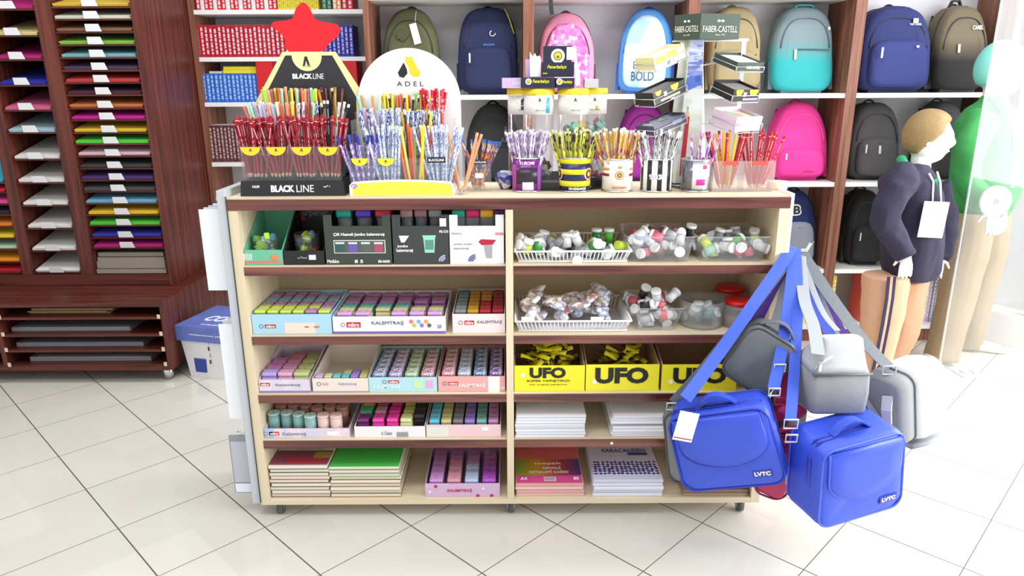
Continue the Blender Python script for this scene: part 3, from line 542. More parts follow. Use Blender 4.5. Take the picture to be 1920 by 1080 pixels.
# ---- row 5: packs of card and the pink tray
Z = ZB + .0008
def stack(px0, px1, zlist, Y, dep, cols, label, group, nm='card_pack', cat='card pack', topm=None, z=None, jit=.003, cov=None):
    zc = z or Z; x0, x1 = cl(PX(px0, 925, Y), jit), cl(PX(px1, 925, Y), jit); last = None
    for k, h in enumerate(zlist):
        a, b = R.uniform(-jit, jit), R.uniform(-jit, jit)
        m = [M(cols[k % len(cols)], .7), topm or M(cols[k % len(cols)], .7), M(cov[k % len(cov)] if cov else '#888888', .6)]
        o = MB(); o.box(x0+a, x1+a, Y+b, Y+b+dep, zc+(.0017 if cov else 0), zc+h*.86, mi=0, bev=.001)
        if cov: o.box(x0+a-.001, x1+a+.001, Y+b-.001, Y+b+dep, zc, zc+.0016, mi=2)
        if k == len(zlist)-1 and topm: o.box(x0+a+.0006, x1+a-.0006, Y+b+.0006, Y+b+dep-.0006, zc+h*.861, zc+h*.861+.0006, mi=1)
        o = o.build(nm, m); origin_to(o, ((x0+x1)/2, Y+dep/2, zc)); last = o; n = len(zlist)
        pos = 'topmost' if k == n-1 else ('lowest' if k == 0 else ord_[k] + ' from the bottom')
        tag(o, label.replace('@', pos), cat, group); zc += h
    return last, x0, x1, zc
mark = M('#9a4a50', .7)
l_, x0, x1, zc = stack(495, 619, [.013]*9, Y0, .27, ['#e4ddca', '#dde2cc', '#e8e2d2', '#dfe4cc', '#e4d8c6', '#e9e3d4'], 'cream paper pad with a grey binding, @ in the leftmost bottom pile', 'pads at the left of the bottom shelf', nm='paper_pad', cat='paper pad', cov=['#8a5a50', '#a8706a', '#b8906a', '#6a4a48'])
for (a, b, c, d, col) in ((.0, .20, .0, .10, '#8e4560'), (.0, .12, .16, .27, '#8a7a34'), (.12, .20, .17, .27, '#4e5f58'), (.05, .17, .01, .05, '#b83438'), (.13, .20, .04, .09, '#a8913c')):
    MB().box(x0+a, min(x0+b, x1-.004), Y0+c+.005, Y0+d-.005, zc-.0010, zc-.0004+.0001*len(col)+c*.001).build('cover_print', M(col, .6), l_)
MB().box(x0+.06, x0+.15, Y0+.10, Y0+.15, zc-.0008, zc+.0002).build('cover_label', M('#c6c2bc'), l_)
text('BİFACO', Matrix.Translation((x0+.105, Y0+.125, zc+.0003)), .07, .022, M('#7a7278'), l_)
l_, x0, x1, zc = stack(622, 752, [.0125]*9, Y0, .27, ['#e2dac6', '#d8e0c8', '#e6e0d0', '#e2d0b8', '#e8e4d6', '#d4dcc0', '#cfe0c4'], 'pale card pad with coloured sheets, @ in the green-topped pile', 'pads in the middle of the bottom left shelf', nm='paper_pad', cat='paper pad', topm=M('#43b649', .7), cov=['#a87a60', '#8a6a58', '#c89a78', '#9a8a78'])
t, x0, x1 = rowtray(797, 937, 907, 'pink tray with cherries printed on it and rows of purple sharpeners', M('#d3b3d3', .5), .235, .062, z=Z, ch=.052)
tpx('KALEMTIRAŞ', 862, 920, 46, 7, Y0, M('#c8485e'), t)
for px, py in ((817, 912), (896, 929), (922, 929)): MB().disc(P(px, py, Y0-.0002), .0055, n=10).build('print', M('#b8284a'), t)
for px, py in ((806, 922), (906, 916)): MB().disc(P(px, py, Y0-.0002), .004, n=10).build('print', white_p, t)
tc_ = [[('orchid', '#c088c8', '#cc98d4'), ('pink', '#d08aa4', '#dc9cb0'), ('ice blue', '#aabee0', '#bccdea'), ('purple', '#a44ac0', '#b45ccc')], [('orchid', '#b880c0', '#c48ccc'), ('pink', '#cc8ca8', '#d898b0'), ('ice blue', '#a4b8dc', '#b4c4e4'), ('purple', '#9c3eb4', '#ac50c4')], [('orchid', '#a86cac', '#b478b8'), ('pink', '#c8809c', '#d090a8'), ('ice blue', '#b0b8d0', '#bcc8dc'), ('violet', '#9448ac', '#a05cb8')], [('orchid', '#a468a8', '#b074b4'), ('rose', '#b87494', '#c4809c'), ('mauve', '#a4749c', '#ac80a8'), ('mauve', '#984c90', '#a0589c')], [('mauve', '#9c609c', '#a86ca8')]*4, [('mauve', '#945894', '#a064a0')]*4]
grid(x0+.006, x1-.006, Y0+.006, Y0+.222, Z+.003+INS, 4, 6, (.046, .034, .052), lambda i, j: tc_[j][i], '@ sharpener in the cherry-printed pink tray on the bottom shelf', 'sharpeners in the cherry tray')
# ================================================================ right bay of the unit
def basket(px0, px1, pyt, z, label, dep=.22, Y=None):
    Y = Y or Y0; x0, x1 = cl(PX(px0, pyt, Y), .004), cl(PX(px1, pyt, Y), .004); h = PZ(px0, pyt, Y) - z; t = thing('plastic_basket', label, 'basket', ((x0+x1)/2, Y+dep/2, z))
    o = MB(); i = .012; hb = h*1.25
    o.box(x0+i, x1-i, Y+i, Y+dep-i, z, z+.003)
    rim = [(x0, Y, z+h), (x1, Y, z+h), (x1, Y+dep, z+hb), (x0, Y+dep, z+hb)]
    bt = [(x0+i, Y+i, z+.0035), (x1-i, Y+i, z+.0035), (x1-i, Y+dep-i, z+.0035), (x0+i, Y+dep-i, z+.0035)]
    for a, b in zip(rim, rim[1:]+rim[:1]): o.cyl(a, b, .0035, n=6)
    for a, b in zip(bt, bt[1:]+bt[:1]): o.cyl(a, b, .003, n=6)
    for k, (ra, rb, ba, bb_) in enumerate(zip(rim, rim[1:]+rim[:1], bt, bt[1:]+bt[:1])):
        n = int((V(ra)-V(rb)).length/.0115)
        for j in range(1, n):
            q = j/n; o.cyl(V(ra).lerp(V(rb), q), V(ba).lerp(V(bb_), q), .0018, n=5)
    o.build('body', white, t); return t, x0, x1
def tub(px0, px1, pyt, z, label, dep=.20, Y=None, taper=.014):
    Y = Y or Y0; x0, x1 = cl(PX(px0, pyt, Y), .004), cl(PX(px1, pyt, Y), .004); h = PZ(px0, pyt, Y) - z; i = taper
    R4 = lambda e, zz, r=.02: [V((cx+sx*r*math.cos(a) + 0, cy+sy*r*math.sin(a), zz)) for (cx, cy, sx, sy, aa) in ((x1-e-r, Y+dep-e-r, 1, 1, 0), (x0+e+r, Y+dep-e-r, -1, 1, 1), (x0+e+r, Y+e+r, -1, -1, 0), (x1-e-r, Y+e+r, 1, -1, 1)) for a in ([0, PI/4, PI/2] if aa == 0 else [PI/2, PI/4, 0])]
    o = MB(); o.loft([R4(i, z), R4(0, z+h)], cap=False); o.loft([R4(i, z), R4(i, z+.001)]); o.loft([R4(-.004, z+h-.003), R4(-.004, z+h), R4(0, z+h), R4(.002, z+h-.003)], cap=False)
    o = o.build('clear_tub', pl2); origin_to(o, ((x0+x1)/2, Y+dep/2, z)); return tag(o, label, 'tub'), x0, x1, h
def jarmesh(fill, lid):
    k = ('jar', fill, lid)
    if k in _PR: return _PR[k]
    b = MB().cyl((0, 0, 0), (0, 0, .032), .0135, n=16, mi=0).cyl((0, 0, .032), (0, 0, .041), .0155, n=18, mi=1)
    ob = b.build('t', [M(fill, .35), M(lid, .45)]); _PR[k] = ob.data; bpy.data.objects.remove(ob); return _PR[k]
def gjar(x, y, z, fill, label, group, rot=(0, 0, 0), lid='#ececee'):
    t = bpy.data.objects.new('glitter_jar', jarmesh(fill, lid)); COL.objects.link(t); t.location = (x, y, z); t.rotation_euler = rot; return tag(t, label, 'jar', group)
gcol = [('white', '#dcdde0'), ('green', '#3f9c44'), ('lime', '#cbe04a'), ('pink', '#e86a86'), ('silver', '#b5b8bc'), ('brown', '#8a6450'), ('blue', '#8fa8e0'), ('mint', '#a9dcd0'), ('grey', '#84878a'), ('clear', '#d5d8da')]
def fill_jars(x0, x1, y0, y1, z, n, top, label, group, cols=None, r=1.5):
    cols = cols or gcol; nx = max(2, int((x1-x0)/.036)); ny = max(1, int((y1-y0)/.040)); lay = 0; k = 0
    while k < n:
        for j in range(ny):
            for i in range(nx):
                if k >= n: break
                nm, c = R.choice(cols); x = x0+.02+(i+.5*(lay % 2)*.6)/nx*(x1-x0-.02); y = y0+.02+(j+.2)/ny*(y1-y0-.02)
                rot = (R.choice([0, PI/2, PI/2*.8, 1.2, -1.0, 1.9]), R.uniform(-.5, .5), R.uniform(-2.5, 2.5))
                zz = z+.018+lay*.022+R.uniform(0, .008)
                gjar(min(x, x1-.02), y, zz, c, label.replace('@', nm), group, rot); k += 1
        lay += 1
Z = SH[0] + .0008
t, x0, x1 = basket(962, 1184, 472, Z, 'white plastic basket of craft jars, left on the top right shelf')
fill_jars(x0+.012, x1-.012, Y0+.012, Y0+.19, Z, 46, .05, '@ craft jar lying in the white basket on the top right shelf', 'craft jars in the upper white basket', [g for g in gcol if g[0] in ('white', 'lime', 'silver', 'grey', 'clear', 'green')])
for px, c in ((1118, '#1f7a3a'), (1141, '#54c03c')):
    q = P(px, 468, Y0+.09); gjar(q.x, Y0+.09, Z+.045, c, ('dark green' if px == 1118 else 'bright green') + ' jar standing upright at the back of the upper white basket', None)
t, x0, x1, h = tub(1176, 1307, 444, Z, 'left clear tub of craft jars on the top right shelf', .21)
fill_jars(x0+.012, x1-.012, Y0+.012, Y0+.19, Z, 44, .05, '@ craft jar in the left clear tub on the top right shelf', 'craft jars in the left clear tub')
q = P(1290, 430, Y0+.1); gjar(q.x, Y0+.08, q.z-.02, '#1c1c20', 'black jar on top of the left clear tub', None, (.2, .1, 0))
t, x0, x1, h = tub(1310, 1452, 444, Z, 'right clear tub of craft jars on the top right shelf', .21)
fill_jars(x0+.012, x1-.012, Y0+.012, Y0+.19, Z, 40, .05, '@ craft jar in the right clear tub on the top right shelf', 'craft jars in the right clear tub')
q = P(1412, 438, Y0+.1); gjar(q.x, Y0+.08, q.z-.02, '#d6e636', 'neon yellow jar on top of the right clear tub', None, (.3, -.2, 0))
Z = SH[1] + .0008
t, x0, x1 = basket(964, 1184, 603, Z, 'white plastic basket of bead packets on the second shelf', .235)
bp = [speckle('bead packet %d' % k, c, 90, rough=.25) for k, c in enumerate([['#e8e6ea', '#c8c4ce', '#f5f4f6', '#a090a8'], ['#d8cfc8', '#b8aaa0', '#ece8e2', '#8a7c78'], ['#e6eaf0', '#b8c4d8', '#f2f4f8', '#98a0c0'], ['#e4d4d4', '#c8888c', '#f0e8e8', '#7c9ca0']])]
pkm = []
for k in range(6):
    b = MB(); r = R; pts = []
    for i in range(6): pts.append([V(((.03*math.cos(2*PI*j/10))*math.sin(PI*(i+.5)/6)*1.2, (.022*math.sin(2*PI*j/10))*math.sin(PI*(i+.5)/6), -.012+.024*(i/5))) for j in range(10)])
    b.loft(pts); b.noise(.006, 40, k); ob = b.build('t', bp[k % 4]); pkm.append(ob.data); bpy.data.objects.remove(ob)
for k in range(46):
    o = bpy.data.objects.new('bead_packet', pkm[k % 6]); COL.objects.link(o)
    o.location = (R.uniform(x0+.04, x1-.04), R.uniform(Y0+.04, Y0+.19), Z+.02+.065*(k/46)+ .008); o.rotation_euler = (R.uniform(-.7, .7), R.uniform(-.7, .7), R.uniform(0, 6))
    tag(o, 'small shiny bead packet heaped in the white basket on the second shelf', 'packet', 'bead packets in the lower white basket')
for k, px in enumerate((990, 1120)):
    q = P(px, 600, Y0+.008); o = MB().box(q.x-.02, q.x+.02, Y0+.0075, Y0+.0085, q.z-.006, q.z+.01).build('price_label', white_p); origin_to(o, q); tag(o, ['left', 'right'][k] + ' white label tucked behind the rim of the bead packet basket', 'label')
t, x0, x1, h = tub(1182, 1287, 578, Z, 'clear tub of white-lidded jars beside the bead packet basket', .2, taper=.02)
fill_jars(x0+.02, x1-.02, Y0+.016, Y0+.17, Z, 32, .05, '@ craft jar in the clear tub on the second shelf', 'craft jars in the second shelf tub', [('white', '#e6e6e8'), ('clear', '#cfd2d4'), ('pink', '#e87078'), ('black', '#2a2a2e'), ('silver', '#b8babf')])
q = P(1327, 600, Y0); cx = q.x; r_ = .068
o = MB(); o.lathe((cx, Y0+.08, Z), [(r_*.95, 0), (r_, .012), (r_, .06), (r_*1.06, .085), (r_*1.04, .085), (r_*.97, .06), (r_*.96, .013), (r_*.9, .003)], 32); o = o.build('clear_bowl', pl2); origin_to(o, (cx, Y0+.08, Z)); tag(o, 'round clear plastic bowl of teal flasks on the second shelf', 'bowl')
for k in range(9):
    a = k*.7; gjar(cx+.035*math.cos(a)*(k > 0), Y0+.08+.035*math.sin(a)*(k > 0), Z+.02+.02*(k//5), R.choice(['#4d8c8a', '#7ba8a4', '#a8c4c0', '#cfd8d8']), 'teal tinted flask lying in the round clear bowl', 'flasks in the clear bowl', (PI/2*R.random()*1.2, 0, R.uniform(0, 6)), '#cfd6d6')
def lidjar(px, py, Y, r, label, h=None):
    q = P(px, py, Y); q.x = min(q.x, .765-r); t = thing('storage_jar', label, 'jar', (q.x, Y, Z)); h = q.z - Z
    MB().lathe((q.x, Y, Z), [(r*.9, 0), (r, .01), (r, h*.8), (r*.8, h*.9)], 28).build('body', clear('thick clear plastic', '#e8e4e0', .22), t)
    MB().lathe((q.x, Y, Z), [(r*.86, h*.88), (r*.86, h*1.0), (r*.78, h*1.05), (r*.2, h*1.06)], 28).build('lid', M('#d9141c', .25), t)
    MB().lathe((q.x, Y, Z), [(r*.8, .004), (r*.85, h*.45)], 20).build('contents', M('#7c6a5e', .7), t)
lidjar(1412, 562, Y0+.07, .058, 'front clear jar with a round red lid on the second shelf'); lidjar(1383, 538, Y0+.19, .055, 'clear jar with a red lid behind the other red-lidded jar')
# ---- UFO cartons
Z = SH[2] + .0008
uy = M('#f2e72a', .45); ub_ = M('#1a1a18', .5)
def ufo(px0, px1, pyt, label, word=None, tubes=0, sub=False):
    x0, x1 = cl(PX(px0, pyt, Y0)), cl(PX(px1, pyt, Y0)); hf = PZ(px0, pyt, Y0)-Z; hb = hf*1.55; o = MB(); th = .003; d = .235
    o.box(x0, x1, Y0, Y0+th, Z, Z+hf, mi=0); o.box(x0, x1, Y0+d, Y0+d+th, Z, Z+hb, mi=1); o.box(x0+th, x1-th, Y0+th, Y0+d, Z, Z+th, mi=1)
    for a in (x0, x1-th): o.loft([[V((a+e, Y0+th, Z)), V((a+e, Y0+d, Z)), V((a+e, Y0+d, Z+hb)), V((a+e, Y0+th, Z+hf))] for e in (0, th)], 1, sm=False)
    t = o.build('glue_carton', [uy, cardb]); origin_to(t, ((x0+x1)/2, Y0+d/2, Z)); tag(t, label, 'carton')
    if word:
        q = word; tpx('UFO', q[0], q[1], q[2], q[3], Y0, ub_, t, bold=.05)
    if sub: tpx('SÜPER YAPIŞTIRICI', 1028, 714, 80, 5, Y0, ub_, t, bold=.0); tpx('hızlı ve güçlü yapıştırma', 1028, 721, 70, 3, Y0, M('#8a8422'), t, bold=0)
    for px, py in (((980, 703),) if sub else ((px0+16, 716),)): MB().disc(P(px, py, Y0-.0002), .007, n=14).build('price_tag', white_p, t)
    return x0, x1, hf
def gtube():
    k = 'gtube'
    if k in _PR: return _PR[k]
    b = MB(); n = 10; rings = []
    for i, (z, rx_, ry_) in enumerate([(0, .011, .0012), (.012, .010, .004), (.04, .0075, .0075), (.043, .004, .004)]): rings.append([V((rx_*math.cos(2*PI*j/n), ry_*math.sin(2*PI*j/n), z)) for j in range(n)])
    b.loft(rings, 0); b.cyl((0, 0, .043), (0, 0, .062), .0045, .002, 10, 1); b.box(-.006, .006, -.0086, -.0078, .018, .03, mi=1)
    ob = b.build('t', [uy, ub_]); _PR[k] = ob.data; bpy.data.objects.remove(ob); return _PR[k]
def tubes(x0, x1, n, hz, label, group, xa=0, xb=1):
    for k in range(n):
        o = bpy.data.objects.new('glue_tube', gtube()); COL.objects.link(o); f = k/n
        sp = 1-.35*f
        xm = x0+(x1-x0)*(xa+xb)/2; o.location = (xm+R.uniform(-.5, .5)*(x1-x0-.05)*(xb-xa)*sp, Y0+.065+R.uniform(0, .11), Z+.012+hz*f); o.rotation_euler = (R.uniform(1, 2.1), R.uniform(-.5, .5), R.uniform(0, 6)); tag(o, label, 'glue tube', group)
x0, x1, hf = ufo(963, 1097, 686, 'left yellow glue carton heaped with yellow and black tubes', (1027, 699, 68, 20), sub=True); tubes(x0, x1, 80, .10, 'small yellow and black glue tube heaped in the left yellow carton', 'glue tubes in the left carton')
x0, x1, hf = ufo(1099, 1237, 684, 'middle yellow glue carton, half full of tubes', (1166, 704, 100, 30)); tubes(x0, x1, 30, .09, 'small yellow and black glue tube in the middle yellow carton', 'glue tubes in the middle carton', .2, 1)
x0, x1, hf = ufo(1242, 1384, 684, 'right yellow glue carton partly hidden behind the hanging straps', (1312, 704, 100, 30))
# ---- white paper piles, paper reams
Z = SH[3] + .0008
stack(965, 1094, [.0095]*8, Y0-.004, .27, ['#e9e9f0', '#e2e3ec', '#eeeef3'], 'white sheet bundle, @ in the left pile on the fourth shelf', 'left pile of white paper', 'paper_bundle', 'paper')
Z = SH[3] + .0008
stack(1143, 1252, [.0095]*8, Y0-.002, .27, ['#e9e9f0', '#dfe0ea', '#eeeef3'], 'white sheet bundle, @ in the right pile on the fourth shelf', 'right pile of white paper', 'paper_bundle', 'paper', jit=.006)
Z = ZB + .0008
l_, x0, x1, zc = stack(966, 1094, [.012]*4, Y0, .27, ['#e9c2b6', '#e7a8a8', '#f0d0c4', '#e8a4a0'], 'salmon pink copy paper pack, @ in its pile on the bottom shelf', 'pink copy paper packs', 'paper_pack', 'paper pack')
def topm(x0, x1, y0, y1, z, c, par, e=.0002, nm='cover_print'): MB().box(x0, x1, y0, y1, z-.0008, z+e).build(nm, M(c, .5) if isinstance(c, str) else c, par)
zt = zc - .0014; W = x1-x0
def rainbow():
    m = mat('rainbow cover print', '#888888', .45); n = m.node_tree.nodes; l = m.node_tree.links; tc = n.new('ShaderNodeTexCoord'); s = n.new('ShaderNodeSeparateXYZ'); rp = n.new('ShaderNodeValToRGB')
    e = rp.color_ramp.elements; e[0].color = lin('#7fae3a'); e[1].color = lin('#45408a')
    for p_, c in ((.3, '#d8b030'), (.55, '#d85a3a'), (.8, '#9a3a6a')): q = e.new(p_); q.color = lin(c)
    l.new(tc.outputs['Generated'], s.inputs[0]); l.new(s.outputs['X'], rp.inputs[0]); l.new(rp.outputs[0], n['Principled BSDF'].inputs['Base Color']); return m
topm(x0+.003, x1-.003, Y0+.155, Y0+.268, zt, '#e2706e', l_, .0003); topm(x0+.003, x1-.003, Y0+.05, Y0+.155, zt, rainbow(), l_, .0003); topm(x0+.003, x1-.003, Y0+.004, Y0+.05, zt, '#e0529a', l_, .0003)
for s, cx, cy, w_, h_, c in (('mopak', .5, .125, .09, .02, '#fbeee8'), ('RENKLİ', .55, .098, .06, .016, '#ffffff'), ('FOTOKOPİ KAĞIDI', .5, .072, .13, .018, '#ffffff'), ('A4', .12, .03, .022, .018, '#ffffff'), ('80', .9, .03, .018, .018, '#ffffff')):
    text(s, Matrix.Translation((x0+W*cx, Y0+cy, zt+.0006)), w_, h_, M(c), l_)
topm(x0+W*.42, x0+W*.6, Y0+.015, Y0+.04, zt, '#f4f4f4', l_, .0006, 'barcode')
for k in range(12): topm(x0+W*(.43+k*.0135), x0+W*(.436+k*.0135), Y0+.018, Y0+.038, zt, '#222222', l_, .0008, 'barcode')
l_, x0, x1, zc = stack(1112, 1242, [.0125]*5, Y0-.002, .27, ['#e6e6f2', '#d5d7ee', '#eeeef6'], 'white paper ream with blue wrapper print, @ in its pile', 'blue and white paper reams', 'paper_ream', 'paper ream')
zt = zc-.0014; W = x1-x0
def dots():
    m = mat('blue dotted wrapper', '#ffffff', .5); n = m.node_tree.nodes; l = m.node_tree.links; tc = n.new('ShaderNodeTexCoord'); vo = n.new('ShaderNodeTexVoronoi'); vo.inputs['Scale'].default_value = 70; vo.inputs['Randomness'].default_value = .25; vo.voronoi_dimensions = '2D'
    rp = n.new('ShaderNodeValToRGB'); rp.color_ramp.interpolation = 'CONSTANT'; e = rp.color_ramp.elements; e[0].color = lin('#3a35a0'); e[1].position = .42; e[1].color = lin('#eceaf6'); l.new(tc.outputs['Object'], vo.inputs['Vector']); l.new(vo.outputs['Distance'], rp.inputs[0]); l.new(rp.outputs[0], n['Principled BSDF'].inputs['Base Color']); return m
dm = dots(); topm(x0+.004, x1-.004, Y0+.03, Y0+.115, zt, dm, l_, .0003); topm(x0+.004, x1-.004, Y0+.235, Y0+.264, zt, dm, l_, .0003)
text('KARACAKESEN', Matrix.Translation((x0+W*.55, Y0+.185, zt+.0006)), .15, .024, M('#4a4a9a'), l_, bold=0); topm(x0+W*.6, x0+W*.9, Y0+.155, Y0+.17, zt, '#3a389a', l_, .0005); text('A4 80', Matrix.Translation((x0+W*.33, Y0+.215, zt+.0006)), .07, .012, M('#8a8ab8'), l_)
Z = ZB + .0008
stack(1281, 1412, [.011]*2, Y0, .27, ['#a88e78', '#94785f'], 'brown kraft paper pack, @ in the pile under the hanging bags', 'brown kraft packs', 'paper_pack', 'paper pack')
# ================================================================ stock standing on top of the unit
ZC = ZTOP + .0008
_PM = {}
def pencil_mesh(key):
    """pencil along z: sharpened point at the bottom, length 1.0 x .175"""
    if key in _PM: return _PM[key]
    sty = PSTY[key]; o = MB(); L = sty.get('L', .175); r = sty.get('r', .0037); n = 6; body = 0
    segs = [(.014, 0)]
    o.cyl((0, 0, .0), (0, 0, .005), .0003, .0011, 6, 2, False); o.cyl((0, 0, .005), (0, 0, .016), .0011, r, 6, 1, False)
    if sty.get('top'):
        h = sty.get('th', .010); o.cyl((0, 0, .016), (0, 0, L-h), r, n=6, mi=0, cap=False, sm=False); o.cyl((0, 0, L-h), (0, 0, L), r*1.05, n=8, mi=3, sm=False)
    else: o.cyl((0, 0, .016), (0, 0, L), r, n=6, mi=0, cap=False, sm=False); o.cyl((0, 0, L), (0, 0, L+.0005), r, r*.5, n=6, mi=3, sm=False)
    if sty.get('print'):   # a printed strip along one side
        for a, b in ((.07, .10), (.105, .112), (.12, .15)):
            for an in (0, 3):
                c, s_ = math.cos(PI/6+an*PI/3), math.sin(PI/6+an*PI/3); m = Matrix.Rotation(PI/6+an*PI/3, 4, 'Z') @ Matrix.Translation((r*.87, 0, 0))
                o.box(-.0001, .0003, -.0006, .0006, a, b, mi=4, mtx=m)
    if sty.get('band'): o.cyl((0, 0, L-.013), (0, 0, L-.0115), r*1.03, n=6, mi=4, sm=False)
    m = [sty['m'], mat('pencil wood', '#e6c9a0', .7), M('#2a2a2e'), M(sty.get('top', '#d8c8b0'), .4), M(sty.get('pc', '#f4f0f0'), .4)]
    ob = o.build('t', m); me = ob.data; bpy.data.objects.remove(ob); _PM[key] = me; return me
PSTY = {
 'red': dict(m=M('#981024', .3), top='#a8142a', print=1, band=1), 'redtip': dict(m=M('#c01828', .3), top='#b01824', print=1, band=1),
 'blue': dict(m=speckle('blue white pencil print', ['#dfe6f4', '#7b98d0', '#f4f6fa', '#e8eef8', '#b4c4e6', '#6a7cb4', '#eef2fa'], 480, (1, 1, .45))),
 'navy': dict(m=speckle('navy pencil print', ['#2b2f78', '#e4e6f2', '#3a3f90', '#c8d0ea'], 380, (1, 1, .4))),
 'purple': dict(m=speckle('purple pencil print', ['#7a5cc0', '#c9b8e8', '#8f74d0', '#efe8fa'], 420, (1, 1, .4)), top='#3a2a98', th=.03),
 'lilac': dict(m=speckle('lilac pencil print', ['#c9b4dc', '#f2ecf6', '#7a5a90', '#e0cfea', '#f4f0f8'], 420, (1, 1, .35)), top='#f4eef6', th=.006),
 'yel': dict(m=speckle('yellow navy pencil print', ['#d8d43a', '#22264e', '#c8c838', '#e4e060', '#b8bc30', '#e8e470'], 260, (1, 1, .3)), top='#f2efc0', th=.006),
 'gold': dict(m=speckle('gold maroon pencil print', ['#c99a2c', '#d8a83a', '#f0e6d8', '#a84a4a', '#d0a030', '#e8c060'], 260, (1, 1, .3)), top='#f6f0e8', th=.006),
 'bw': dict(m=speckle('black white pencil print', ['#f2f2f2', '#3a3a3e', '#e0e0e2', '#b8b8bc', '#ffffff'], 320, (1, 1, .25)), top='#fafafa', th=.006),
 'pink': dict(m=speckle('pink white pencil print', ['#f0d0e8', '#c860b0', '#fff4fa', '#8a5ac0'], 200, (1, 1, .3)), top='#e8a0d0'),
 'orange': dict(m=M('#e8682a', .35), top='#e87838', r=.0041), 'neong': dict(m=M('#a8e06a', .35), top='#9ce070', r=.0041), 'neony': dict(m=M('#f2e040', .35), top='#f4e860', r=.0041), 'coral': dict(m=M('#d8584a', .35), top='#e07060', r=.0041),
 'mint': dict(m=M('#a4e8b8', .35), top='#b8f0c8', r=.0041), 'peach': dict(m=M('#f0a070', .35), top='#f0b080', r=.0041), 'rose': dict(m=M('#c87888', .35), top='#d08898', r=.0041), 'paleg': dict(m=M('#d8eec8', .4), top='#e0f4d4', r=.0041), 'palev': dict(m=M('#cdbfe6', .4), top='#d8cdf0', r=.0041),
 'wine': dict(m=M('#5a2028', .35), top='#6a2830', band=1), 'blackp': dict(m=M('#222226', .35), top='#e8e8e8', print=1), 'goldb': dict(m=M('#c89838', .4), top='#a87828'), 'brownp': dict(m=M('#8a5038', .4), top='#70402c'),
 'redhat': dict(m=speckle('red white pencil print', ['#d4182c', '#f4e4e4', '#d8203a', '#c81428', '#d4182c'], 330, (1, 1, .6)), top='#d81c34', th=.02), 'multi': dict(m=speckle('multicolour pencil print', ['#3a6ac0', '#c83a3a', '#e8d8c0', '#5a88d8', '#e0a040'], 280, (1, 1, .4)), top='#4a78d0'),
 'yellowp': dict(m=M('#eec02c', .35), top='#f0c838'),
}
def pencil(x, y, z, lx, ly, key, label, group, nm='pencil', L=1, stuff=False):
    """point at x,y,z; leaning by lx, ly per metre"""
    o = bpy.data.objects.new(nm, pencil_mesh(key)); COL.objects.link(o)
    d = V((lx, ly, 1)).normalized(); o.location = (x, y, z); o.rotation_mode = 'QUATERNION'; o.rotation_quaternion = d.to_track_quat('Z', 'Y') @ Matrix.Rotation(R.uniform(0, 6), 3, 'Z').to_quaternion()
    if L != 1: o.scale = (1, 1, L)
    if stuff: STUFF.append(o); return o
    return tag(o, label, 'pencil', group)
STUFF = []
def bundle(cx, cy, z, hw, hd, n, keys, label, group, splay=.25, lean=(0, .05), L=1, nm='pencil'):
    """pencils standing in a rectangular well: columns spread from side to side"""
    k = 0; cols = max(2, int(round(math.sqrt(n*hw/max(hd, .006)))) ); rows = math.ceil(n/cols)
    for j in range(rows):
        for i in range(cols):
            if k >= n: return
            u_ = (i+.5)/cols*2-1; v_ = (j+.5)/rows*2-1 if rows > 1 else 0
            x = cx+u_*hw*.84+R.uniform(-.002, .002); y = cy+v_*hd*.7+R.uniform(-.001, .001)
            pencil(x, y, z+R.uniform(0, .004), u_*splay+R.uniform(-.10, .10)+lean[0], v_*.12+lean[1]+R.uniform(-.03, .03), R.choice(keys) if isinstance(keys, (list, tuple)) else keys, label, group, nm, L*R.uniform(.97, 1.03), 'tier' in group); k += 1
# ---------- red pencil stand with the star
YS = UY + .035; x0, x1 = PX(449, 350, YS), PX(646, 350, YS); W = x1-x0; cx = (x0+x1)/2
st = thing('pencil_stand', 'black-based clear pencil stand with a dark header and a red star', 'display stand', (cx, YS, ZC))
o = MB().loft([[V((x0, YS, ZC)), V((x1, YS, ZC)), V((x1, YS+.19, ZC)), V((x0, YS+.19, ZC))], [V((x0+.004, YS+.003, ZC+.042)), V((x1-.004, YS+.003, ZC+.042)), V((x1-.004, YS+.19, ZC+.055)), V((x0+.004, YS+.19, ZC+.055))]], sm=False).build('base', M('#232326', .45), st)
text('BLACK', face(cx-.028, YS+.0015, ZC+.021, rx=-.07), .068, .020, white_p, o, bold=.05); text('LINE', face(cx+.037, YS+.0015, ZC+.021, rx=-.07), .050, .020, white_p, o, bold=0)
for a in (-.105, .10): text('KALEM' if a < 0 else '✓·', face(cx+a, YS+.0015, ZC+.027, rx=-.07), .02, .007, white_p, o)
zt_ = PZ(540, 275, YS)
o = MB(); 
def panes(o, xs, y0, y1, z0, z1, front_=True, top2=None):
    t_ = .002
    if front_: o.box(xs[0], xs[-1], y0, y0+t_, z0, z1)
    for x in xs: o.box(x-t_/2, x+t_/2, y0+t_, y1, z0, top2 or z1)
xs = [x0+.01+k*(W-.02)/4 for k in range(5)]
panes(o, xs, YS+.008, YS+.062, ZC+.043, zt_, top2=zt_+.02); o.box(xs[0], xs[-1], YS+.0625, YS+.0645, ZC+.043, zt_+.045); o.box(xs[0]-.001, xs[0]+.001, YS+.0645, YS+.185, ZC+.056, zt_+.05); o.box(xs[-1]-.001, xs[-1]+.001, YS+.0645, YS+.185, ZC+.056, zt_+.05); o.build('compartments', pl, st)
for y, z in ((YS+.066, ZC+.10), (YS+.125, ZC+.145)): MB().box(xs[0]+.002, xs[-1]-.002, y, y+.055, z-.045, z).build('riser', M('#2a2628', .6), st)
half = lambda r, n=14: [(r*math.cos(PI+PI*i/n), r*math.sin(PI+PI*i/n)) for i in range(n+1)]
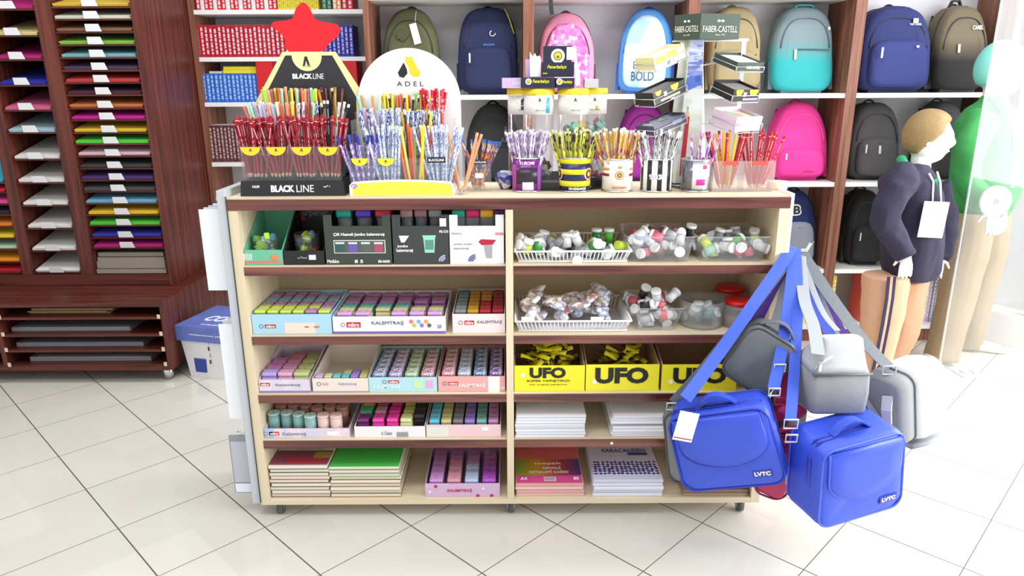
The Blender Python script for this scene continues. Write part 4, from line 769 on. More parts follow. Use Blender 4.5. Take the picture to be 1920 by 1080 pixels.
for k in range(4):
    q = P((467, 515, 563, 612)[k]+2, 276, YS+.006); r_ = .028
    lb = MB().prism([(q.x+a*1.0, q.z+b*.85) for a, b in half(r_)], YS+.0055, YS+.0075).build('label', M('#f2cf2e', .5), st); text('A', face(q.x, YS+.0052, q.z-.008), .008, .009, M('#3a3420'), lb)
tp = P(530, 97, YS+.18); YH = YS+.185; c4 = [P(a, b, YH) for a, b in ((479, 192), (529, 97), (629, 97), (680, 175))]
def out(pts, Y, th, m, name, par, dy=0): return MB().prism([(p.x, p.z) for p in pts], Y+dy, Y+dy+th).build(name, m, par)
low = ZC+.055
hd = out([V((c4[0].x+.012, 0, low)), c4[0], c4[1], c4[2], c4[3], V((c4[3].x-.012, 0, low))], YH, .003, [M('#f1eda6', .5)], 'header', st)
ins = [P(a, b, YH) for a, b in ((492, 190), (535, 104), (623, 104), (668, 182))]; out([V((ins[0].x+.01, 0, low+.01)), *ins, V((ins[3].x-.01, 0, low+.01))], YH, .0008, M('#2e2c30', .4), 'header_print', hd, -.0008)
q = P(575, 104, YH); MB().prism([(q.x+a, q.z+b) for a, b in half(.045)], YH-.0016, YH-.0009).build('header_print', M('#f1eda6', .5), hd)
q = P(574, 115, YH); MB().prism([(q.x-.011, q.z-.014), (q.x-.003, q.z+.014), (q.x+.004, q.z+.014), (q.x+.012, q.z-.014), (q.x+.005, q.z-.014), (q.x, q.z+.002), (q.x-.004, q.z-.014)], YH-.0021, YH-.0017).build('logo', M('#2a2a2a'), hd)
tpx('ADEL', 577, 124, 16, 3, YH-.0014, M('#c8b868'), hd); tpx('BLACK', 567, 143, 37, 10, YH-.001, white_p, hd, bold=.05); tpx('LINE', 597, 143, 20, 10, YH-.001, white_p, hd, bold=0)
star = [(567, 2), (553, 17), (550, 37), (512, 40), (508, 48), (536, 72), (532, 97), (612, 97), (612, 85), (636, 66), (638, 52), (630, 44), (590, 39), (580, 12)]
def smooth_poly(pts, it=2):
    for _ in range(it): pts = [p for a, b in zip(pts, pts[1:]+pts[:1]) for p in (a.lerp(b, .22), a.lerp(b, .78))]
    return pts
out(smooth_poly([P(a, b, YH+.004) for a, b in star]), YH+.0035, .003, M('#de1420', .45), 'star', st)
for k in range(4):
    bx = (xs[k]+xs[k+1])/2; bundle(bx, YS+.035, ZC+.045, (W-.02)/8-.003, .02, 20, 'red', 'red pencil in %s front compartment of the stand with the star' % ['the leftmost', 'the second', 'the third', 'the rightmost'][k], 'red pencils in front compartment %s' % 'ABCD'[k], .24, (0, .06))
bundle(cx-.03, YS+.09, ZC+.101, .095, .014, 38, ['paleg', 'palev', 'mint', 'navy', 'peach', 'coral', 'neony', 'lilac'], 'pastel pencil in the middle tier of the stand with the star', 'middle tier pastel pencils', .2, (0, .05), .90)
bundle(cx+.10, YS+.09, ZC+.101, .025, .014, 9, ['blackp', 'bw'], 'black and white pencil at the right of the middle tier of the star stand', 'middle tier black pencils', .25, (.05, .05), .90)
bundle(cx-.02, YS+.15, ZC+.146, .088, .014, 38, ['neong', 'neony', 'coral', 'orange', 'rose', 'mint', 'peach', 'neong'], 'fluorescent pencil in the top tier of the stand with the star', 'top tier fluorescent pencils', .08, (0, .03), .86)
bundle(cx+.095, YS+.15, ZC+.146, .022, .014, 9, ['wine', 'brownp', 'blackp', 'goldb'], 'dark brown pencil at the right of the top tier of the star stand', 'top tier dark pencils', .10, (.02, .03), .86)
# ---------- second stand with the round white header
YS = UY + .03; x0, x1 = PX(655, 350, YS), PX(851, 350, YS); W = x1-x0; cx = (x0+x1)/2
st = thing('pencil_stand', 'white and yellow based pencil stand with a round white header', 'display stand', (cx, YS, ZC))
q0, q1 = P(655, 366, YS), P(851, 366, YS); zf = PZ(700, 345, YS)
prof = [(x0, ZC), (x1, ZC), (x1, zf-.004)] + [(x1-.01-(W-.02)*i/12, zf+.006+.006*math.sin(PI*i/12)) for i in range(13)] + [(x0, zf-.004)]
o = MB().prism(prof, YS, YS+.004).box(x0, x1, YS+.0045, YS+.185, ZC, ZC+.02).build('base', M('#f7f6f2', .5), st)
prof = [(x0+.010, ZC+.002), (x1-.004, ZC+.002), (x1-.006, zf-.008)] + [(x1-.014-(W-.03)*i/12, zf+.001+.005*math.sin(PI*i/12)) for i in range(13)] + [(x0+.008, zf-.010)]
MB().prism(prof, YS-.0008, YS-.0002).build('print', M('#f6e94a', .5), o)
MB().sphere((x0+.014, YS-.001, zf-.006), .009, sc=(1.1, .08, .8)).build('print', speckle('floral sticker', ['#c8a0d0', '#f0e0f0', '#a080c0'], 300), o)
xs = [x0+.003+k*(W-.006)/4 for k in range(5)]; zt_ = PZ(700, 297, YS)
o = MB(); panes(o, xs, YS+.006, YS+.06, ZC+.021, zt_, top2=zt_+.02)
for y, z, dz in ((YS+.062, ZC+.021, .155), (YS+.122, ZC+.021, .21)): o.box(xs[0], xs[-1], y, y+.002, z, z+dz)
for xx in (xs[0], xs[-1]): o.box(xx-.001, xx+.001, YS+.0645, YS+.183, ZC+.0205, ZC+.21)
o.build('compartments', pl, st)
for y, z in ((YS+.065, ZC+.075), (YS+.126, ZC+.13)): MB().box(xs[0]+.002, xs[-1]-.002, y, y+.052, ZC+.0205, z).build('riser', M('#efeff2', .6), st)
for k, px in enumerate((674, 723)):
    q = P(px, 297, YS+.004); lb = MB().prism([(q.x+a, q.z+b*.9) for a, b in half(.024)], YS+.0035, YS+.0055).build('label', M('#f2d838', .5), st); text('A', face(q.x, YS+.0032, q.z-.008), .007, .008, M('#3a3420'), lb)
q = P(818, 300, YS+.004); lb = MB().box(q.x-.026, q.x+.026, YS+.0035, YS+.0055, q.z-.008, q.z+.008).build('label', black, st); text('BLACKLINE', face(q.x, YS+.0032, q.z), .044, .007, white_p, lb)
YH = YS + .186; cc_ = P(768, 190, YH); rr = PX(864, 190, YH)-cc_.x
MB().prism([(cc_.x-rr, ZC+.02), (cc_.x+rr, ZC+.02)] + [(cc_.x+rr*math.cos(PI*i/40), cc_.z+rr*.99*math.sin(PI*i/40)) for i in range(41)], YH, YH+.003).build('header', M('#fafafa', .5), st)
hd = st.children[-1]
MB().prism([(P(a, b, YH).x, P(a, b, YH).z) for a, b in ((757, 117), (763, 130), (764, 138), (757, 146), (749, 144), (746, 136))], YH-.0008, YH-.0002).build('logo', M('#1e1e1e'), hd)
MB().prism([(P(a, b, YH).x, P(a, b, YH).z) for a, b in ((760, 105), (766, 108), (770, 105), (774, 108), (776, 115), (781, 124), (788, 136), (786, 144), (777, 145), (768, 138), (766, 126), (760, 116))], YH-.0008, YH-.0002).build('logo', M('#f7d02c'), hd)
tpx('A D E L', 769, 157, 50, 9, YH-.0002, M('#2a2a2e'), hd, bold=0)
zb_ = ZC+.022; sx = lambda k: (xs[k]+xs[k+1])/2; hw = (W-.006)/8-.002
bundle(sx(0), YS+.033, zb_, hw, .02, 12, 'purple', 'purple pencil in the leftmost compartment of the round-headed stand', 'purple pencils in the second stand', .2, (-.10, .05), .85)
bundle(sx(1), YS+.033, zb_, hw, .02, 22, 'blue', 'blue and white patterned pencil left of the orange ones', 'blue-white pencils left of the orange', .18, (0, .05), .98)
bundle(sx(2), YS+.033, zb_, hw, .02, 12, ['orange', 'coral', 'neong', 'neony', 'coral', 'orange'], 'orange or green fluorescent pencil in the third front compartment of the second stand', 'fluorescent pencils, second stand', .14, (0, .05), .98)
bundle(sx(3), YS+.033, zb_, hw, .02, 22, 'blue', 'blue and white patterned pencil behind the small black label', 'blue-white pencils behind the label', .28, (-.02, .05), .98)
bundle(cx-.085, YS+.095, ZC+.076, .03, .014, 16, ['lilac', 'palev', 'navy'], 'lilac pencil at the left of the middle tier, second stand', 'lilac pencils, middle tier', .1, (0, .03), .92)
bundle(cx-.03, YS+.095, ZC+.076, .034, .014, 20, 'blue', 'blue and white pencil in the middle tier, second stand', 'blue-white pencils, middle tier', .15, (-.03, .03), .92)
bundle(cx+.055, YS+.095, ZC+.076, .058, .014, 30, ['navy', 'navy', 'neony', 'blue', 'blackp', 'yellowp'], 'navy or yellow printed pencil in the middle tier, second stand', 'navy pencils, middle tier', .12, (0, .03), .90)
bundle(cx-.095, YS+.152, ZC+.131, .02, .014, 7, ['paleg', 'mint', 'peach'], 'pale pencil at the left of the top tier, second stand', 'pale pencils, top tier', .2, (-.05, .03), .84)
bundle(cx-.005, YS+.152, ZC+.131, .066, .014, 30, ['orange', 'neong', 'goldb', 'neony', 'coral', 'blackp', 'mint'], 'bright pencil in the top tier, second stand', 'bright pencils, top tier', .12, (0, .03), .84)
bundle(cx+.088, YS+.152, ZC+.131, .026, .014, 16, 'redhat', 'red and white patterned pencil at the top right of the second stand', 'red-white pencils, top tier', .12, (.02, .03), .92)
# loose tall straws at the right end of it
t = thing('clear_box', 'narrow clear box with orange-tipped sticks beside the round-headed stand', 'box', (PX(866, 350, YS+.03), YS+.03, ZC))
xa = PX(858, 350, YS+.02)+.0; 
MB().box(xa, xa+.002, YS+.01, YS+.05, ZC, ZC+.12).box(xa+.020, xa+.022, YS+.01, YS+.05, ZC, ZC+.12).box(xa+.002, xa+.020, YS+.01, YS+.012, ZC, ZC+.12).box(xa+.002, xa+.020, YS+.012, YS+.05, ZC, ZC+.002).build('body', pl, t)
bundle(xa+.011, YS+.035, ZC+.003, .008, .012, 4, ['peach'], 'thin stick in the narrow clear box beside the round-headed stand', 'sticks in the narrow clear box', .5, (0, .05), 1.0, nm='stick')
# ---------- cups
def ring_bundle(cx, cy, z, r, n, keys, label, group, splay=.32, L=1, lean=(0, .0)):
    for k in range(n):
        rr = math.sqrt((k+.5)/n); a = k*2.39996; ux, uy_ = rr*math.cos(a), rr*math.sin(a)
        pencil(cx+ux*r*.55, cy+uy_*r*.55, z+R.uniform(0, .004), ux*splay+lean[0]+R.uniform(-.05, .05), uy_*splay*.6+lean[1]+R.uniform(-.04, .04), R.choice(keys) if isinstance(keys, (list, tuple)) else keys, label, group, L=L*R.uniform(.96, 1.03))
def tin(pxl, pxr, pyb, pyt, label, m, mrim=None, d=None):
    q = F((pxl+pxr)/2, pyb, ZC); r = (PX(pxr, 330, q.y+.03)-PX(pxl, 330, q.y+.03))/2; cy = q.y+r; h = PZ((pxl+pxr)/2, pyt, cy-r)-ZC; cx = P((pxl+pxr)/2, 330, cy).x
    t = thing('pencil_tin', label, 'pencil cup', (cx, cy, ZC))
    MB().lathe((cx, cy, ZC), [(r, 0), (r, h), (r-.0015, h), (r-.0015, .002)], 40).build('body', m, t)
    for z in (0, h-.0035): MB().lathe((cx, cy, ZC), [(r+.0005, z), (r+.0018, z+.001), (r+.0018, z+.003), (r+.0005, z+.004)], 40, cap=False).build('rim', chrome, t)
    return t, cx, cy, r, h
def wrap(t, cx, cy, r, a0, a1, z0, z1, m, name='print', e=.0006):
    o = MB(); n = max(2, int(abs(a1-a0)/.12)); 
    o.loft([[V((cx+(r+k)*math.sin(a), cy-(r+k)*math.cos(a), z)) for a in [a0+(a1-a0)*i/n for i in range(n+1)]] for k, z in ((.0001, z0), (e, z0), (e, z1), (.0001, z1))], closed=False, cap=False)
    return o.build(name, m, t)
def ctext(s, t, cx, cy, r, a, z, w_, h_, m, **k):   # lettering bent round a tin
    o = text(s, Matrix.Identity(4), w_, h_, m, t, **k)
    inv = world_of(t).inverted()
    for v in o.data.vertices:
        w0 = world_of(t) @ v.co; b = a + w0.x/r; v.co = inv @ V((cx+(r+.0012+w0.z)*math.sin(b), cy-(r+.0012+w0.z)*math.cos(b), z+w0.y))
    return o
# small square clear cup with blue pencils
q = F(899, 358, ZC); cy = q.y+.025; t = thing('pencil_cup', 'small square clear cup of blue and red cartoon-print pencils with black label', 'pencil cup', (q.x, cy, ZC)); hh = PZ(899, 300, q.y)-ZC
o = MB(); a = .035; w2 = .033
for (xa, xb, ya, yb) in ((-a, a, -.025, -.023), (-a, a, .023, .025), (-a, -a+.002, -.023, .023), (a-.002, a, -.023, .023)): o.box(q.x+xa, q.x+xb, cy+ya, cy+yb, ZC, ZC+hh)
o.build('body', pl, t); lb = MB().box(q.x-.024, q.x+.024, cy-.0262, cy-.0252, ZC+hh-.012, ZC+hh).build('label', black, t); text('BLACKLINE', face(q.x, cy-.0265, ZC+hh-.006), .042, .006, white_p, lb)
MB().box(q.x-.012, q.x+.012, cy-.0262, cy-.0252, ZC+hh*.42, ZC+hh*.58).build('price_tag', white_p, t)
for k in range(7): pencil(q.x-.02+k*.004, cy+R.uniform(-.015, .015), ZC+.002, -.12+.05*k+R.uniform(-.08, .08), 0, 'multi', 'cartoon-print pencil in the small square clear cup', 'pencils in the small square cup', L=.85)
for k in range(4): pencil(q.x-.016+k*.005, cy+.01*(k-1.5), ZC+.002, .38+.03*k, 0, 'multi', 'cartoon-print pencil leaning right in the small square clear cup', 'leaning pencils in the small square cup', L=.88)
pencil(q.x+.018, cy, ZC+.002, -.50, 0, 'multi', 'cartoon-print pencil leaning far left in the small square clear cup', None, L=.95)
# violet tin
t, cx, cy, r, h = tin(960, 1015, 361, 297, 'purple tin reading KUROMI, full of lilac pencils', M('#7a2a86', .25, metal=.3))
ctext('KUROMI', t, cx, cy, r, 0, ZC+h*.86, .042, .009, white_p); wrap(t, cx, cy, r, -.75, .75, ZC+h*.25, ZC+h*.72, M('#2c2030', .3)); wrap(t, cx, cy, r, -1.3, -.8, ZC+h*.05, ZC+h*.8, M('#b04a9c', .3)); wrap(t, cx, cy, r, .8, 1.4, ZC+h*.05, ZC+h*.8, M('#9a58b4', .3)); wrap(t, cx, cy, r, -.30, .45, ZC+h*.06, ZC+h*.30, M('#e8e4ee', .3), e=.0012)
ring_bundle(cx, cy, ZC+.003, r, 29, 'lilac', 'lilac patterned pencil in the purple tin', 'pencils in the purple tin', .30)
# yellow navy tin
t, cx, cy, r, h = tin(1048, 1107, 361, 297, 'yellow and navy striped tin full of yellow pencils', M('#23264f', .3))
for za, zb__ in ((.83, 1.0), (.52, .68), (.17, .34)): wrap(t, cx, cy, r, -PI, PI, ZC+h*za, ZC+h*zb__-.001, M('#eee21e', .3), e=.0004)
for aa in (-1.35, .95):
    for rr_, c, e in ((.018, '#f4f4f4', .0008), (.0145, '#c02030', .001), (.011, '#23264f', .0012), (.007, '#e8d820', .0014)):
        o = MB(); n = 20; ring = lambda k: [V((cx+(r+k)*math.sin(aa+rr_*math.cos(b)/r), cy-(r+k)*math.cos(aa+rr_*math.cos(b)/r), ZC+h*.52+rr_*math.sin(b))) for b in [2*PI*i/n for i in range(n)]]
        o.loft([ring(0), ring(e)], sm=False); o.build('emblem', M(c, .35), t)
ctext('FENERBAHÇE', t, cx, cy, r, .12, ZC+h*.10, .052, .009, white_p)
ring_bundle(cx, cy, ZC+.003, r, 26, 'yel', 'yellow and navy printed pencil in the striped yellow tin', 'pencils in the yellow and navy tin', .32)
# white tin with round orange emblem
t, cx, cy, r, h = tin(1129, 1186, 361, 299, 'white tin with an orange and maroon striped band and round emblem', M('#f3eff0', .3))
for sgn in (-1, 1):
    wrap(t, cx, cy, r, sgn*.7, sgn*1.5, ZC+h*.66, ZC+h*.73, M('#e8a02c', .35)); wrap(t, cx, cy, r, sgn*.7, sgn*1.5, ZC+h*.48, ZC+h*.56, M('#8c2030', .35))
for rr_, c, e in ((.0135, '#d8902a', .0008), (.010, '#f8f4f0', .001), (.0075, '#8c2030', .0012), (.0045, '#e8a02c', .0014)):
    o = MB(); n = 20; ring = lambda k: [V((cx+(r+k)*math.sin(rr_*math.cos(b)/r), cy-(r+k)*math.cos(rr_*math.cos(b)/r), ZC+h*.52+rr_*math.sin(b))) for b in [2*PI*i/n for i in range(n)]]
    o.loft([ring(0), ring(e)], sm=False); o.build('emblem', M(c, .35), t)
wrap(t, cx, cy, r, -.12, .12, ZC+h*.72, ZC+h*.80, M('#d8902a', .35)); ctext('GALATASARAY', t, cx, cy, r, 0, ZC+h*.14, .044, .007, M('#dc9030'))
ring_bundle(cx, cy, ZC+.003, r, 26, 'gold', 'gold and maroon pencil in the white tin', 'pencils in the white tin', .32)
# black and white striped tin
t, cx, cy, r, h = tin(1201, 1260, 361, 299, 'tin with broad black and white stripes, reading 903', M('#f4f4f4', .3))
for k in range(5): wrap(t, cx, cy, r, -1.45+k*.66, -1.15+k*.66, ZC+.003, ZC+h-.003, M('#1e1e22', .3), e=.0004)
ctext('903', t, cx, cy, r, -.25, ZC+h*.47, .038, .016, M('#dadade', .3), bold=.05)
ring_bundle(cx, cy, ZC+.003, r, 26, 'bw', 'black and white pencil in the striped black and white tin', 'pencils in the black and white tin', .34)
# silver tin
t, cx, cy, r, h = tin(1277, 1332, 361, 300, 'silver tin with a pink bow and pink shape, few purple pencils', M('#c9cace', .2, metal=.7))
wrap(t, cx, cy, r, -.45, .62, ZC+h*.12, ZC+h*.86, M('#e9e6ec', .3)); wrap(t, cx, cy, r, -.2, .4, ZC+h*.22, ZC+h*.40, M('#d42a98', .3), e=.001); wrap(t, cx, cy, r, .2, .5, ZC+h*.72, ZC+h*.84, M('#d42a68', .3), e=.001); wrap(t, cx, cy, r, -1.5, -.5, ZC+.004, ZC+h-.004, M('#7e8088', .2, metal=.6))
ring_bundle(cx+.006, cy, ZC+.003, r, 8, 'pink', 'pink and white pencil in the silver tin', 'pencils in the silver tin', .22, .95, (.12, 0))
# double clear box of red pencils
q = F(1392, 359, ZC); t = thing('pencil_box', 'clear double pencil box with two red labels at the right end of the counter', 'pencil cup', (q.x, q.y+.03, ZC)); xa, xb = PX(1336, 340, q.y), PX(1452, 340, q.y); hh = PZ(1392, 302, q.y)-ZC
o = MB(); o.box(xa, xb, q.y, q.y+.002, ZC, ZC+hh); o.box(xa, xb, q.y+.058, q.y+.06, ZC, ZC+hh*1.1); o.box(xa, xb, q.y+.002, q.y+.058, ZC, ZC+.002)
for k in range(3): x = xa+(xb-xa-.002)*k/2; o.box(x, x+.002, q.y+.002, q.y+.058, ZC+.002, ZC+hh)
o.build('body', clear('clear plastic pinkish', '#f0d8d4', .16), t)
for k in range(2):
    c = xa+(xb-xa)*(.27+.47*k); MB().box(c-.022, c+.022, q.y-.001, q.y-.0002, ZC+hh-.012, ZC+hh).build('label', M('#e4544c', .4), t)
    bundle(xa+(xb-xa)*(.25+.5*k), q.y+.03, ZC+.003, .022, .02, 15, ['redtip']*6+['yellowp' if k == 0 else 'redtip'], 'red pencil in the %s half of the clear double box' % ['left', 'right'][k], 'red pencils in the %s half of the double box' % ['left', 'right'][k], .34, (-.02 if k == 0 else .05, 0), .95)
# tape roll at the corner
q = F(1463, 356, ZC); o = MB(); o.lathe((q.x, q.y+.03, ZC), [(.030, 0), (.030, .022), (.014, .022), (.014, 0), (.030, 0)], 28, cap=False); o = o.build('tape_roll', M('#e9d8b8', .35)); origin_to(o, (q.x, q.y+.03, ZC)); tag(o, 'roll of beige tape lying at the right end of the counter', 'tape')

# the rows behind the front compartments: beyond the 300 nearest pencils, one object
bpy.context.view_layer.update()
vs, fs, mi, mats_ = [], [], [], []
for o in STUFF:
    mx = o.matrix_world.copy(); b = len(vs); vs += [mx @ v.co for v in o.data.vertices]; idx = []
    for m in o.data.materials:
        if m not in mats_: mats_.append(m)
        idx.append(mats_.index(m))
    for p in o.data.polygons: fs.append([b+i for i in p.vertices]); mi.append(idx[p.material_index])
    bpy.data.objects.remove(o)
me = bpy.data.meshes.new('pencils'); me.from_pydata(vs, [], fs); me.polygons.foreach_set('material_index', mi)
for m in mats_: me.materials.append(m)
o = bpy.data.objects.new('pencils', me); COL.objects.link(o)
tag(o, 'mixed coloured pencils crowded in the back tiers of both pencil stands', 'pencils', None, 'stuff')
# ================================================================ taller things at the back of the counter
# round black tray with four joined clear drums
YD = UY + .205; cxd = PX(1043, 320, YD)
t = thing('eraser_drum_stand', 'black round tray lettered ADEL carrying clear drums with yellow lids', 'display stand', (cxd, YD, ZC))
zt1 = PZ(1000, 300, YD-.08) - ZC
o = MB().lathe((0, 0, 0), [(.158, 0), (.163, .004), (.163, .036), (.160, .036), (.158, .006)], 48); o.bm.transform(Matrix.Translation((cxd, YD, ZC)) @ Matrix.Diagonal((1, .58, 1, 1))); o = o.build('tray', M('#1e1e20', .35), t)
for a, s in ((-.92, '♦'), (-.68, 'A'), (.46, 'E'), (.62, 'L')): 
    text(s, face(cxd+.163*math.sin(a), YD-.0955*math.cos(a)-.0015, ZC+.018, rz=math.atan2(.58*math.sin(a), math.cos(a))), .013, .018, white_p, o, bold=.0)
w0 = YD-.03
tops = PZ(1000, 166, YD-.06)
lbl = [(977, 'W'), (1005, 'A'), (1070, 'A'), (1110, 'W')]
cols_ = [['#c9a07a', '#b0705a'], ['#7a5a4a', '#c8c8d0'], ['#e8c86a', '#e07a7a', '#7ac0a0'], ['#e88a9a', '#8ad0c0', '#d8d8e0']]
for k, px in enumerate((979, 1009, 1073, 1108)):
    yy = YD - (.030 if k in (1, 2) else .0) + .005; r = .046 if k in (1, 2) else .043; c = P(px, 300, yy).x
    d = thing('eraser_drum', ['clear drum with a yellow lid and blue picture at the far left of the four', 'second clear drum from the left, blue striped label, yellow lid', 'third clear drum, multicoloured erasers inside, yellow lid', 'rightmost clear drum, pink and mint erasers inside, yellow lid'][k], 'drum', (c, yy, ZC+.0062))
    hh = tops - ZC
    MB().lathe((c, yy, ZC+.0062), [(r, 0), (r, hh-.02)], 32, cap=False).build('body', pl, d)
    MB().lathe((c, yy, ZC+hh-.018), [(r+.002, 0), (r+.003, .002), (r+.003, .016), (r, .018)], 32).build('lid', M('#f6d828', .35), d)
    wrap(d, c, yy, r, -1.5, 1.5, ZC+hh-.075, ZC+hh-.019, M('#f4f2ee', .45), 'label')
    o = MB(); n = 12
    o.loft([[V((c+(r+.001)*math.sin(.55*math.cos(b)), yy-(r+.001)*math.cos(.55*math.cos(b)), ZC+hh-.0205+.030*math.sin(b))) for b in [PI+PI*i/n for i in range(n+1)]], [V((c+(r+.0016)*math.sin(.55*math.cos(b)), yy-(r+.0016)*math.cos(.55*math.cos(b)), ZC+hh-.0205+.030*math.sin(b))) for b in [PI+PI*i/n for i in range(n+1)]]], sm=False); o.build('label', M('#f5e8a4', .45), d)
    ctext('A', d, c, yy, r+.001, .05, ZC+hh-.032, .009, .011, M('#2a2a2a'))
    ctext('SİLGİ', d, c, yy, r+.001, .1, ZC+hh-.062, .03, .004, M('#8a8a8a'), bold=0)
    if k == 0: wrap(d, c, yy, r, -.1, .35, ZC+hh-.062, ZC+hh-.032, M('#3a4a70', .4), 'picture', .001)
    if k == 1: wrap(d, c, yy, r, .45, .75, ZC+hh-.070, ZC+hh-.026, M('#58b4d0', .4), 'picture', .001)
    if k == 3: wrap(d, c, yy, r, .1, .3, ZC+hh-.062, ZC+hh-.050, M('#c8a860', .4), 'picture', .001)
    jumble(c, yy, ZC+.02, r*.6, r*.6, [.05, .09, .17, .17][k], [14, 20, 46, 46][k], cols_[k], .024, 'small eraser inside the %s yellow-lidded drum' % ['leftmost', 'second', 'third', 'rightmost'][k], 'erasers in drum %s' % 'ABCD'[k])
# boxes on the drums
ZD = ZC + (tops - ZC) + .0012
def obox(name, label, cat, px0, px1, pyt, Y, dep, z, m, par=None):
    x0, x1 = PX(px0, 160, Y), PX(px1, 160, Y); h = PZ((px0+px1)/2, pyt, Y)-z
    o = MB().box(x0, x1, Y, Y+dep, z, z+h, bev=.0015).build(name, m); origin_to(o, ((x0+x1)/2, Y+dep/2, z)); return tag(o, label, cat), x0, x1, h
nv = M('#25253c', .4); lv = M('#cbb0d8', .5)
YB = YD-.075; ZD0 = ZD
b, *_ = obox('eraser_box', 'flat lilac box lying at the left edge of the yellow lids', 'box', 941, 977, 146, YB+.01, .07, ZD, lv); tpx('2 LU', 967, 156, 14, 5, YB+.01, white_p, b)
def badge(o, px, py, r, Y):
    q = P(px, py, Y)
    for k, (f_, c) in enumerate(((1, '#f4f4f4'), (.62, '#6a3040'), (.5, '#e8d830'))): MB().cyl((q.x, Y-.0004*k-.0001, q.z), (q.x, Y-.0004*(k+1), q.z), r*f_, n=24, sm=False).build('emblem', M(c, .45), o)
    MB().box(q.x-r*.2, q.x+r*.2, Y-.0017, Y-.0013, q.z-r*.3, q.z+r*.05).build('emblem', M('#4a7a3a', .45), o)
b, *_ = obox('eraser_box', 'flat navy box with a round badge, left of the two under the navy carton', 'box', 978, 1040, 145, YB, .08, ZD, nv); badge(b, 991, 153, .009, YB); tpx('Fenerbahçe', 1014, 153, 31, 8, YB, M('#e8e030'), b, bold=.02, shear=.3)
b, *_ = obox('eraser_box', 'flat navy box with a round badge, right of the two under the navy carton', 'box', 1042, 1077, 146, YB, .08, ZD, nv); badge(b, 1049, 153, .009, YB); tpx('Fenerbahçe', 1064, 154, 18, 7, YB, M('#e8e030'), b, bold=.02, shear=.3)
ZD2 = ZD + (PZ(1010, 145, YB)-ZD) + .001
b, *_ = obox('eraser_carton', 'navy upright carton with a large round badge and yellow script on the drums', 'carton', 1016, 1076, 116, YB+.012, .055, ZD2, nv); tpx('Fenerbahçe', 1044, 126, 36, 8, YB+.012, M('#e8e030'), b, bold=.02, shear=.3); tpx('Silgi', 1022, 138, 8, 4, YB+.012, M('#e8e030'), b)
zz = PZ(1045, 116, YB+.012); xa, xb = PX(1020, 100, YB+.012), PX(1072, 100, YB+.012); zt2 = PZ(1045, 86, YB+.012)
MB().box(xa, xb, YB+.0125, YB+.067, zz, zt2, bev=.001).build('upper_panel', nv, b); badge(b, 1046, 105, .020, YB+.0125)
q = P(1051, 84, YB+.03); MB().cyl((q.x, YB+.03, q.z-.03), (q.x, YB+.034, q.z-.03), .030, n=28).build('round_flap', white_p, b)
MB().box(PX(1063, 100, YB), PX(1078, 100, YB), YB+.010, YB+.0122, PZ(1060, 112, YB), PZ(1060, 88, YB)).build('torn_flap', white_p, b)
def card(name, label, cat, pts, Y, m, th=.002):
    o = MB().prism([(P(a, b_, Y).x, P(a, b_, Y).z) for a, b_ in pts], Y, Y+th).build(name, m); q = P(*pts[0], Y); origin_to(o, q); return tag(o, label, cat)
card('price_card', 'white spiky paper card left of the navy carton', 'card', [(994, 144), (993, 97), (999, 106), (1003, 99), (1006, 106), (1012, 104), (1015, 112), (1013, 144)], YB+.02, white_p)
card('lilac_card', 'upright lilac card left of the white spiky card', 'card', [(986, 145), (985, 111), (1007, 112), (1009, 145)], YB+.03, lv)
card('plastic_ribbon', 'white curled plastic strip hanging right of the navy carton', 'strip', [(1079, 160), (1078, 120), (1074, 86), (1080, 86), (1082, 115), (1087, 135), (1088, 160)], YB-.004, white_p)
b, *_ = obox('display_box', 'small clear-fronted box at the right end of the yellow lids', 'box', 1096, 1122, 148, YB+.02, .05, ZD, M('#c9c7cb', .3)); 
# crinkled bag of blue erasers behind the violet tin
q = F(950, 338, ZC); o = MB().sphere((q.x, YD-.05, ZC+.028), .035, n=20, sc=(1, .7, .8)).noise(.010, 30, 3).build('gift_packet', speckle('navy white packet', ['#3a4080', '#e8e8f0', '#8088b8', '#d0d0dc'], 60, rough=.2)); origin_to(o, (q.x, YD-.05, ZC)); tag(o, 'crinkled blue and white packet left of the purple tin', 'packet')

# rotating pen carousel with green header
YF = UY + .20; cx = PX(1290, 340, YF); zz_ = lambda y, Y=YF: PZ(1300, y, Y)
t = thing('pen_carousel', 'revolving display stand with a dark green header and pencil-print column', 'display stand', (cx, YF, ZC))
MB().lathe((cx, YF, ZC), [(.065, 0), (.065, .008), (.02, .012)], 32).build('base', M('#6d6f72', .3, metal=.6), t)
# tapering three-sided column: front face carries the picture
pts = [P(1276, 345, YF-.03), P(1315, 345, YF-.03), P(1319, 72, YF-.03), P(1293, 72, YF-.03)]
zb0 = ZC+.0125; x00, x01, x10, x11 = PX(1266, 345, YF-.03), PX(1314, 345, YF-.03), PX(1293, 72, YF-.03), PX(1320, 72, YF-.03); zc1 = zz_(72, YF-.03)
colm = M('#dfe9e4', .5)
yb = YF+.03
MB().loft([[V((x00, YF-.03, zb0)), V((x01, YF-.03, zb0)), V((x01+.03, yb, zb0)), V((x00-.02, yb, zb0))], [V((x10, YF-.03, zc1)), V((x11, YF-.03, zc1)), V((x11+.012, yb, zc1)), V((x10-.012, yb, zc1))]], sm=False).build('column', [speckle('pale green crayon print', ['#dce8dc', '#eef2ee', '#e4ecd8', '#f2f2f0'], 14, (1, 1, 3), .5)], t)
colo = t.children[-1]
def cpoly(pts, m, e=.0008, nm='print'):
    return MB().prism([(P(a, b_, YF-.031).x, P(a, b_, YF-.031).z) for a, b_ in pts], YF-.031-e, YF-.0302).build(nm, m, colo)
cpoly([(1295, 74), (1318, 74), (1317, 165), (1287, 165)], speckle('blue crayon stroke print', ['#8f9ed8', '#c4cce8', '#7686cc', '#dfe4f2'], 30, (1, 1, 4), .5))
